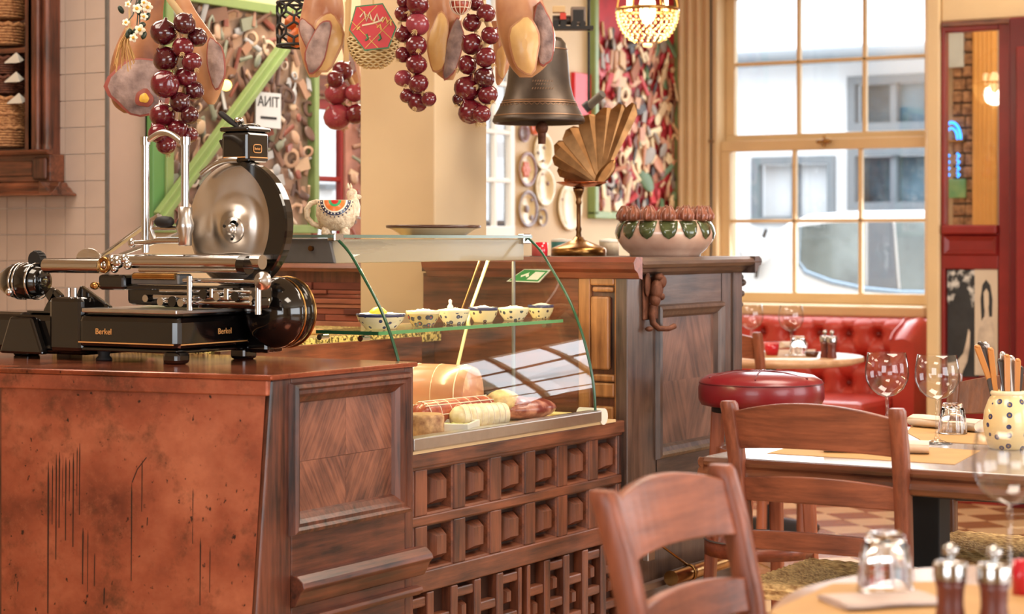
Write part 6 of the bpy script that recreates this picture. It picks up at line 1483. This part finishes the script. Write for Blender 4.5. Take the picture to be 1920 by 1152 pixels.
basket('shallow brown basket with a folded napkin under the upper shelf', 108, 140, 40, wk2, 'white napkin corner in the upper dark basket')
basket('dark brown basket with a pale napkin in the wall cabinet', 144, 176, 40, wk2, 'white napkin corner in the lower dark basket')
basket('light wicker basket on top of the lowest stack', 184, 214, 45, M['wicker'], 'white napkin corner above the lowest stack of baskets')
basket('light wicker basket in the middle of the lowest stack', 212, 240, 43, M['wicker'])
basket('light wicker basket at the bottom of the wall cabinet', 238, 276, 42, M['wicker'])
# ================================================================== chairs
def make_chair(label, mt, mtx):
    t = thing('rush_chair', label, 'chair', (0,0,0), 0, 'rush seated ladder-back chairs')
    def postpt(s_, z):                                  # back post centre line, raked above the seat
        k = max(0, z-.45)/.45; return Vector((s_*(.188+.012*k), -.19-.075*k*k-.01*k + .03*max(0,.45-z)*-1, z))
    for s_ in (-1, 1):
        rows = []
        for z in (0,.2,.42,.55,.68,.80,.862,.878,.885):
            c = postpt(s_, z); a, b_ = (.017,.021) if z < .86 else ((.0165,.0205) if z < .88 else (.013,.017))
            rows.append([c+Vector((a*math.copysign(abs(math.cos(q))**.45, math.cos(q)), b_*math.copysign(abs(math.sin(q))**.45, math.sin(q)), 0)) for q in [2*PI*i/12 for i in range(12)]])
        m = MB(); m.grid(rows, closev=True); m.add(rows[0], [tuple(range(12))]); m.add(rows[-1], [tuple(range(12))]); m.build('leg', mt, t, world=False)
        MB().cyl((s_*.19,.19,0), (s_*.19,.19,.455), .017, .019, n=12).build('leg', mt, t, world=False)
    def slat(z0, z1, arch, nm):
        rows = []
        for i in range(13):
            a = -1 + 2*i/12; x = a*.188; zt = z1 + arch*(1-a*a); zb = z0 + arch*.35*(1-a*a)
            yb = postpt(1, z0).y - .022*(1-a*a); yt = postpt(1, z1).y - .022*(1-a*a)
            rows.append([Vector((x,yb-.008,zb)), Vector((x,yt-.008,zt)), Vector((x,yt+.008,zt)), Vector((x,yb+.008,zb))])
        m = MB(); m.grid(rows, closev=True, sm=False); m.add(rows[0],[(0,1,2,3)]); m.add(rows[-1],[(3,2,1,0)]); m.build(nm, mtx, t, world=False, bev=.003)
    slat(.775, .862, .026, 'top_slat'); slat(.655, .708, .012, 'slat'); slat(.545, .585, .008, 'slat')
    for y, z in ((.19,.30),(.19,.18),(-.19,.24)): MB().cyl((-.19,y,z),(.19,y,z),.010,n=10).build('stretcher', mt, t, world=False)
    for s_ in (-1,1):
        for z in (.33,.20): MB().cyl((s_*.19,-.19,z),(s_*.19,.19,z),.010,n=10).build('stretcher', mt, t, world=False)
    n = 110; rows = []
    for i in range(n+1):
        row = []
        for j in range(n+1):
            x, y = -1+2*i/n, -1+2*j/n; q = max(abs(x),abs(y)); row.append(Vector((x*.205, y*.205, .456+.010*q*q+.0016*math.sin(q*118)+.0012*math.sin((x if abs(y)>abs(x) else y)*40+q*20) - (.012 if q > .97 else 0))))
        rows.append(row)
    m = MB(); m.grid(rows); m.box(-.2,.2,-.2,.2,.43,.455); m.build('seat', M['rush'], t, world=False)
    return t
CHR = make_chair('russet rush chair pushed under the laid table, back to the camera', M['chair'], M['chair_x'])
CHR.location = (4.455, 1.75, 0); CHR.rotation_euler = (0,0,-PI/2)
dup(CHR, (2.795, 1.14, 0), PI, 'nearest russet rush chair, turned towards the round table in front')
CHD = make_chair('dark rush chair cut off by the right edge beside the laid table', M['chairdark'], M['chairdark'])
CHD.location = (4.44, 1.075, 0); CHD.rotation_euler = (0,0,-PI/2+.12)
dup(CHD, (5.10, 1.62, 0), PI/2, 'brown rush chair on the far side of the laid table, facing the camera')
dup(CHR, (7.62, 3.50, 0), -PI/2, 'brown chair at the far round table beyond the bar')
# ================================================================== bar stool
s0 = at(1427, 705, d=6.14); SZ = .848
stl = thing('bar_stool', 'round bar stool with an oxblood leather seat and wooden legs', 'stool', (s0.x, s0.y, 0), RZC)
MB().lathe([(0,SZ+.004),(.09,SZ+.002),(.16,SZ-.008),(.183,SZ-.022),(.187,SZ-.030)], 48).build('seat_top', M['redleather'], stl, world=False)
MB().lathe([(.186,SZ-.031),(.190,SZ-.045),(.190,SZ-.078),(.182,SZ-.096),(.165,SZ-.100),(0,SZ-.100)], 48).build('seat_side', M['redleather'], stl, world=False)
MB().lathe([(.1855,SZ-.033),(.1895,SZ-.031),(.1855,SZ-.028)], 48).build('piping', pbr('dark_piping',(92,18,24),.4), stl, world=False)
cre = MB()
for k in range(6): a = 2*PI*k/6+.3; cre.tube([(.01*math.cos(a),.01*math.sin(a),SZ+.0045),(.09*math.cos(a),.09*math.sin(a),SZ+.0025),(.17*math.cos(a),.17*math.sin(a),SZ-.012)], .0022, 5)
cre.ell((0,0,SZ+.004),(.012,.012,.004),6,10); cre.build('button_seams', bpy.data.materials['dark_piping'], stl, world=False)
stw = wood('stool_wood', (118,58,36), (186,108,74), 'z', scale=10)
MB().lathe([(0,SZ-.118),(.15,SZ-.118),(.15,SZ-.100)], 32).build('seat_board', M['rubber'], stl, world=False)
for k in range(4):
    a = PI/4+PI/2*k+.35; e_ = Vector((math.cos(a),math.sin(a),0)); MB().beam(e_*.135+UPV*(SZ-.105), e_*.175, .042, .036, up=e_, wx1=.036, wy1=.032).build('leg', stw, stl, world=False, bev=.006)
for z, r_, h_ in ((.30,.168,.045),): 
    MB().lathe([(r_-.012,z),(r_+.004,z),(r_+.004,z+h_),(r_-.012,z+h_),(r_-.012,z)], 36).build('foot_ring', wood('ring_wood',(92,40,26),(160,84,56),'x'), stl, world=False)
    MB().lathe([(r_+.003,z+h_-.002),(r_+.008,z+h_),(r_+.003,z+h_+.003)], 36).build('ring_edge', M['steel'], stl, world=False)
MB().lathe([(.12,.58),(.135,.58),(.135,.62),(.12,.62),(.12,.58)], 36).build('brace_ring', stw, stl, world=False)
# ================================================================== glassware
def make_glass(label, sc=1.0):
    t = thing('wine_glass', label, 'wine glass', (0,0,0), 0, 'wine glasses')
    out = [(.004,.108),(.022,.113),(.042,.129),(.0525,.150),(.0545,.165),(.053,.188),(.0475,.218)]
    inn = [(.0462,.2182),(.0408,.19),(.0433,.165),(.0428,.150),(.035,.1295),(.019,.1148),(0,.111)]
    MB().lathe([(0,.106)]+out+inn[:1], 48).build('bowl', M['thin'], t, world=False)
    MB().lathe([(.0335*0,.0),(.037,0),(.038,.0015),(.022,.005),(.008,.010),(.0045,.02),(.0038,.06),(.0042,.1055),(0,.1058)], 32).build('stem', M['thin'], t, world=False)
    return t
def make_tumbler(label):
    t = thing('tumbler', label, 'tumbler', (0,0,0), 0, 'upturned tumblers')
    m = MB(); N_ = 40; rows = []
    pr = [(.0395,0),(.040,.002),(.036,.030),(.030,.066),(.027,.078),(.024,.082),(0,.082),(0,.070),(.024,.068),(.033,.030),(.0365,.002),(.0365,0)]
    m.lathe(pr + [pr[0]], N_); m.build('glass', M['crystal'], t, world=False)
    f_ = MB()
    for k in range(10): a = 2*PI*k/10; e_ = Vector((math.cos(a),math.sin(a),0)); f_.tube([e_*.0385+UPV*.012, e_*.0355+UPV*.036, e_*.0305+UPV*.064], .0018, 5)
    f_.build('facet_ribs', M['crystal'], t, world=False); return t
TZ = .75
WG = make_glass('wine glass behind the tucked-in chair on the laid table'); c = at(1663,800,d=5.06); WG.location = (c.x,c.y,TZ)
c = at(1757,832,d=4.97); dup(WG, (c.x,c.y,TZ), 0, 'wine glass in full view on the laid table beside the cutlery jar')
c = at(1893,1080,d=3.0); dup(WG, (c.x,c.y,TZ), 0, 'blurred wine glass on the nearest table at the right edge')
c = at(1408,650,d=8.85); dup(WG, (c.x,c.y,TZ), 0, 'wine glass on the far table right behind the bar corner', scale=1.0)
c = at(1483,655,d=8.7); dup(WG, (c.x,c.y,TZ), 0, 'wine glass on the far table in front of the red sofa', scale=1.0)
TU = make_tumbler('upturned tumbler on the nearest table in the foreground'); c = at(1660,1115,z=TZ); TU.location = (c.x,c.y,TZ+.006)
c = at(1786,805,d=5.22); dup(TU, (c.x,c.y,TZ+.002), 0, 'upturned tumbler behind the wine glass on the laid table', scale=.95)
c = at(1497,650,d=8.8); dup(TU, (c.x,c.y,TZ), 0, 'upturned tumbler on the far table by the sofa')
# ================================================================== laid table
tx0, tx1, ty0, ty1 = 4.245, 5.19, .80, 2.035
tb_ = thing('laid_table', 'walnut dining table with a moulded edge, laid with paper mats', 'table', ((tx0+tx1)/2, (ty0+ty1)/2, 0))
MB().box(tx0, tx1, ty0, ty1, TZ-.022, TZ-.0).build('table_top', [M['tablegrey']], tb_, bev=.003)
ed = [(0,.022),(.008,.022),(.014,.014),(.012,.006),(.006,.0),(.014,-.008),(.016,-.020),(.010,-.032),(0,-.036)]
for a, b_, o_ in (((tx0,ty0-.014),(tx0,ty1+.014),(-1,0,0)), ((tx1,ty0-.014),(tx1,ty1+.014),(1,0,0)), ((tx0-.014,ty0),(tx1+.014,ty0),(0,-1,0)), ((tx0-.014,ty1),(tx1+.014,ty1),(0,1,0))):
    MB().strip(ed, (*a,TZ-.024), (*b_,TZ-.024), o_).build('edge_moulding', M['tablew'], tb_)
MB().box(tx0+.06, tx1-.06, ty0+.06, ty1-.06, TZ-.07, TZ-.022).build('apron', M['rubber'], tb_)
for yy in (1.66, 1.0):
    MB().box(4.66, 4.74, yy-.04, yy+.04, .03, TZ-.07).build('pedestal', M['rubber'], tb_, bev=.004); MB().box(4.45, 4.95, yy-.035, yy+.035, 0, .035).build('foot_bar', M['rubber'], tb_, bev=.008)
def mat_(label, pts, z=TZ):
    P_ = [at(a, b_, z=z) for a, b_ in pts]; c = sum(P_, Vector())/len(P_); t = thing('paper_mat', label, 'place mat', (c.x,c.y,z), 0, 'kraft paper mats')
    m = MB(); m.prism([(p_.x,p_.y) for p_ in P_], 'z', z, z+.0012); m.build('sheet', M['kraft'], t); return t
mat_('near kraft paper mat under the rolled napkin', [(1438,851),(1530,826),(1838,846),(1790,872)])
mat_('far kraft paper mat under the wine glass and tumbler', [(1700,812),(1712,795),(1850,802),(1875,836),(1730,828)])
def napkin(label, a, b_, r_, z, mt=None, flat=.5):
    a, b_ = Vector((a.x,a.y,z+r_*flat)), Vector((b_.x,b_.y,z+r_*flat)); t = thing('rolled_napkin', label, 'napkin', ((a.x+b_.x)/2,(a.y+b_.y)/2,z), 0, 'linen napkins')
    ax = (b_-a).normalized(); sd = ax.cross(UPV); rows = []
    for i in range(11):
        t_ = i/10; w_ = r_*(1+.06*math.sin(t_*9)); c = a.lerp(b_,t_); rows.append([c + sd*(w_*math.cos(q)) + UPV*(w_*flat*math.sin(q)) for q in [2*PI*k/14 for k in range(14)]])
    m = MB(); m.grid(rows, closev=True); m.add(rows[0],[tuple(range(14))]); m.add(rows[-1],[tuple(range(14))]); m.build('roll', mt or M['linen'], t)
    l2 = MB(); rows = [[a.lerp(b_,t_) + sd*(r_*(.2+.75*s_)) + UPV*(r_*flat*(1.02-.5*s_)) for s_ in (0,.35,.7,1)] for t_ in [i/8 for i in range(9)]]; l2.grid(rows); o = l2.build('outer_fold', mt or M['linen'], t); o.modifiers.new('thick','SOLIDIFY').thickness = .0015
    return t
napkin('rolled pale napkin on the near mat of the laid table', at(1545,848,z=TZ), at(1742,852,z=TZ), .030, TZ+.0012)
napkin('folded pale napkin on the far mat by the tumbler', at(1715,800,z=TZ), at(1842,812,z=TZ), .032, TZ+.0012)
# cutlery jar and the cutlery in it
c = at(1890,838,d=4.85); jr = thing('cutlery_jar', 'cream pottery jar with blue flowers holding cutlery', 'jar', (c.x,c.y,TZ))
jm = spotmat('jar_blue_flowers', (234,210,156), (56,62,104), 38, .26, (150,120,70))
MB().lathe([(0,0),(.042,0),(.046,.004),(.055,.03),(.059,.062),(.056,.09),(.046,.118),(.040,.128),(.042,.136),(.040,.139),(.036,.134),(.036,.125),(.05,.09),(.05,.04),(.04,.008),(0,.008)], 40, (c.x,c.y,TZ)).build('jar', jm, jr)
MB().lathe([(.039,.1275),(.0425,.131),(.043,.136),(.0395,.140)], 40, (c.x,c.y,TZ)).build('rim', cream_glaze, jr)
hand = [pbr('honey_handle',(196,128,60),.3,coat=.3), pbr('dark_handle',(58,44,34),.3,coat=.3), M['steel']]
ORD = ['first','second','third','fourth','fifth','sixth','seventh','eighth','ninth','tenth','last']
tops = [(1832,650),(1838,644),(1848,645),(1857,655),(1843,652),(1880,663),(1888,668),(1876,676),(1896,670),(1908,676),(1914,690)]
for k, (tx, ty) in enumerate(tops):
    p1 = at(tx, ty, d=4.85+.01*(k%3)); a = 2*PI*k/len(tops); p0 = Vector((c.x+.018*math.cos(a), c.y+.018*math.sin(a), TZ+.03))
    t = thing('table_knife' if k % 2 else 'table_fork', '%s handle in the flowered jar, %s of eleven from the left' % (('honey coloured','dark','plain steel')[k % 3], ORD[sorted(tops).index((tx,ty))]), 'cutlery', tuple(p0), 0, 'cutlery in the flowered jar')
    ax = (p1-p0).normalized(); L_ = (p1-p0).length; mid = p0+ax*L_*.45
    MB().beam(mid, p1, .012, .008, up=FW, wx1=.015, wy1=.010).build('handle', hand[k % 3], t, bev=.002); MB().beam(p0, mid, .012, .002, up=FW).build('blade', M['steel'], t)
    MB().ell(p1, (.007,.007,.005), 6, 8).build('end_cap', hand[k % 3], t)
# ================================================================== nearest round table
nc = (2.70, .69); nr = .46
nt2 = thing('round_table', 'worn round wooden table in the near right corner', 'table', (nc[0],nc[1],0))
MB().lathe([(0,TZ-.03),(nr-.008,TZ-.03),(nr,TZ-.022),(nr,TZ-.006),(nr-.006,TZ),(0,TZ)], 72, (nc[0],nc[1],0)).build('table_top', M['tablenear'], nt2)
MB().lathe([(0,0),(.2,0),(.2,.015),(.05,.04),(.04,.08),(.04,TZ-.05),(.12,TZ-.03),(0,TZ-.03)], 32, (nc[0],nc[1],0)).build('pedestal', M['rubber'], nt2)
mat_('kraft paper mat on the nearest round table', [(1440,1150),(1560,1096),(1760,1092),(1920,1108),(1980,1200),(1600,1230)])
q0, q1 = at(1560,1138,z=TZ), at(1740,1128,z=TZ); napkin('flat folded napkin under the foreground tumbler', q0, q1, .05, TZ+.0012, pbr('greyish_linen',(196,176,168),.85,var=.1,scale=20), .10)
def mill(label, px, py, d, h_=.10, grp='table mills'):
    c = at(px, py, d=d); t = thing('pepper_mill', label, 'mill', (c.x,c.y,TZ), 0, grp)
    MB().lathe([(0,0),(.020,0),(.021,.004),(.017,h_*.3),(.018,h_*.5),(.021,h_*.62),(0,h_*.62)], 24, (c.x,c.y,TZ)).build('body', wood('mill_wood',(72,28,22),(132,60,44),'z'), t)
    MB().lathe([(.0215,h_*.62),(.022,h_*.80),(.020,h_*.84),(0,h_*.86)], 24, (c.x,c.y,TZ)).build('collar', M['chrome'], t)
    MB().lathe([(.004,h_*.84),(.004,h_*.90),(.010,h_*.95),(.010,h_*1.02),(.004,h_*1.07),(0,h_*1.08)], 16, (c.x,c.y,TZ)).build('knob', M['chrome'], t)
mill('dark wooden mill with a steel head, left of two in the foreground', 1782, 1175, 2.62); mill('dark wooden mill with a steel head, right of two in the foreground', 1864, 1175, 2.60)
mill('wooden mill, left of the pair on the far table', 1547, 660, 8.6, .11); mill('wooden mill, right of the pair on the far table', 1560, 660, 8.55, .11)
c = at(1916, 1110, d=2.85); cr_ = thing('red_candle', 'small red candle at the right edge of the nearest table', 'candle', (c.x,c.y,TZ))
MB().lathe([(0,0),(.014,0),(.013,.05),(0,.052)], 16, (c.x,c.y,TZ)).build('wax', redg, cr_); MB().cyl((c.x,c.y,TZ+.05),(c.x,c.y,TZ+.06),.0015,n=6).build('wick', M['rubber'], cr_)
# ================================================================== far table and sofa
fc = at(1440, 667, d=8.75); fr2 = .41
ft = thing('far_round_table', 'round pale wooden table in front of the red sofa', 'table', (fc.x,fc.y,0))
MB().lathe([(0,TZ-.035),(fr2-.05,TZ-.035),(fr2,TZ-.02),(fr2,TZ-.006),(fr2-.006,TZ),(0,TZ)], 60, (fc.x,fc.y,0)).build('table_top', wood('pale_table_wood',(176,128,92),(222,182,142),'y',scale=8), ft)
MB().lathe([(0,0),(.22,0),(.22,.02),(.05,.05),(.035,.1),(.035,TZ-.05),(.16,TZ-.035),(0,TZ-.035)], 28, (fc.x,fc.y,0)).build('pedestal', M['rubber'], ft)
c = at(1447, 652, d=8.75); t = thing('red_tealight', 'red glass tealight on the far table', 'candle holder', (c.x,c.y,TZ))
MB().lathe([(0,0),(.026,0),(.032,.03),(.033,.055),(.030,.055),(.024,.006),(0,.006)], 24, (c.x,c.y,TZ)).build('glass', redg, t); MB().lathe([(.0325,.05),(.0345,.053),(.0335,.058),(.030,.058)], 24, (c.x,c.y,TZ)).build('rim', pbr('pink_rim',(232,120,120),.3), t)
c = at(1522, 655, d=8.65); t = thing('small_dish', 'small wooden dish beside the far table mills', 'dish', (c.x,c.y,TZ)); MB().lathe([(0,0),(.022,0),(.034,.022),(.031,.022),(.02,.006),(0,.006)], 24, (c.x,c.y,TZ)).build('dish', M['tablew'], t)
c = at(1475, 660, d=8.5); mat_('small kraft mat on the far round table', [(1420,672),(1440,656),(1530,656),(1520,672)])
q0, q1 = at(1462,654,z=TZ), at(1505,652,z=TZ); napkin('pale napkin on the far round table', q0, q1, .03, TZ+.0012)
# buttoned sofa
SU, sv0, sv1 = 10.08, at(1730,650,u=10.0).y, 5.0
so_ = thing('buttoned_sofa', 'red buttoned leather sofa along the wall under the window', 'sofa', (9.9, (sv0+sv1)/2, 0))
nu, nv = 76, 36; sz0, sz1 = .43, .84; bp_, bq_ = .165, .13
btn = []
for i in range(-1, 14):
    for j in range(0, 4):
        btn.append((sv0 + .11 + (i+(.5 if j % 2 else 0))*bp_, sz1-.085-j*bq_))
def tuft(y, z):
    d_ = 0
    dm = min(math.hypot(y-a, z-b_) for a, b_ in btn); d_ = -.05*math.exp(-(dm/.032)**2) - .012*math.exp(-(dm/.075)**2)
    # diagonal pleats between buttons
    fy = (y-sv0-.11)/bp_; fz = (sz1-.085-z)/bq_/2
    for s_ in (1,-1):
        ph = (fy + s_*fz) % 1.0; ph = min(ph, 1-ph); d_ += -.013*math.exp(-(ph/.045)**2)
    top_ = max(0, (z-sz1+.06)/.06); return d_ - .06*top_**2
rows = []
for i in range(nu*2+1):
    y = sv0 + (sv1-sv0)*i/(nu*2)
    rows.append([Vector((SU - tuft(y, sz0+(sz1-sz0)*j/nv) - .03, y, sz0+(sz1-sz0)*j/nv)) for j in range(nv+1)] + [Vector((SU+.18,y,sz1-.004)), Vector((SU+.18,y,sz0))])
MB().grid(rows).build('back', M['sofaleather'], so_)
bmsh = MB().ell((0,0,0),(.006,.012,.012),6,10).mesh('button', pbr('button_leather',(120,30,28),.4))
for a, b_ in btn:
    if sv0+.02 < a < sv1-.02 and b_ > sz0+.02: piece('button', bmsh, (SU+.012, a, b_), so_)
ss = MB(); ss.box(9.46, SU, sv0+.12, sv1, .30, .445); ss.build('seat_cushion', M['sofaleather'], so_, bev=.03)
MB().box(9.52, SU+.1, sv0+.02, sv1, 0, .30).build('base', M['sofaleather'], so_)
rows = []
for i in range(13):
    t_ = i/12; x = SU+.05 - .26*t_; zt = .835 - .10*t_**2
    rows.append([Vector((x, sv0+.13-.02*math.sin(PI*k/6)+.02*math.sin(9*t_)*.3, .1+(zt-.1)*k/6)) for k in range(7)] + [Vector((x, sv0+.06, zt+.012)), Vector((x, sv0, zt-.01)), Vector((x, sv0, .1))])
m = MB(); m.grid(rows, closev=True); m.add(rows[-1], [tuple(range(10))]); m.add(rows[0], [tuple(range(10))]); m.build('arm', M['sofaleather'], so_)
MB().tube([Vector((r_[6].x, r_[6].y-.01, r_[6].z+.004)) for r_ in rows], .008, 6).build('arm_piping', M['sofaleather'], so_)
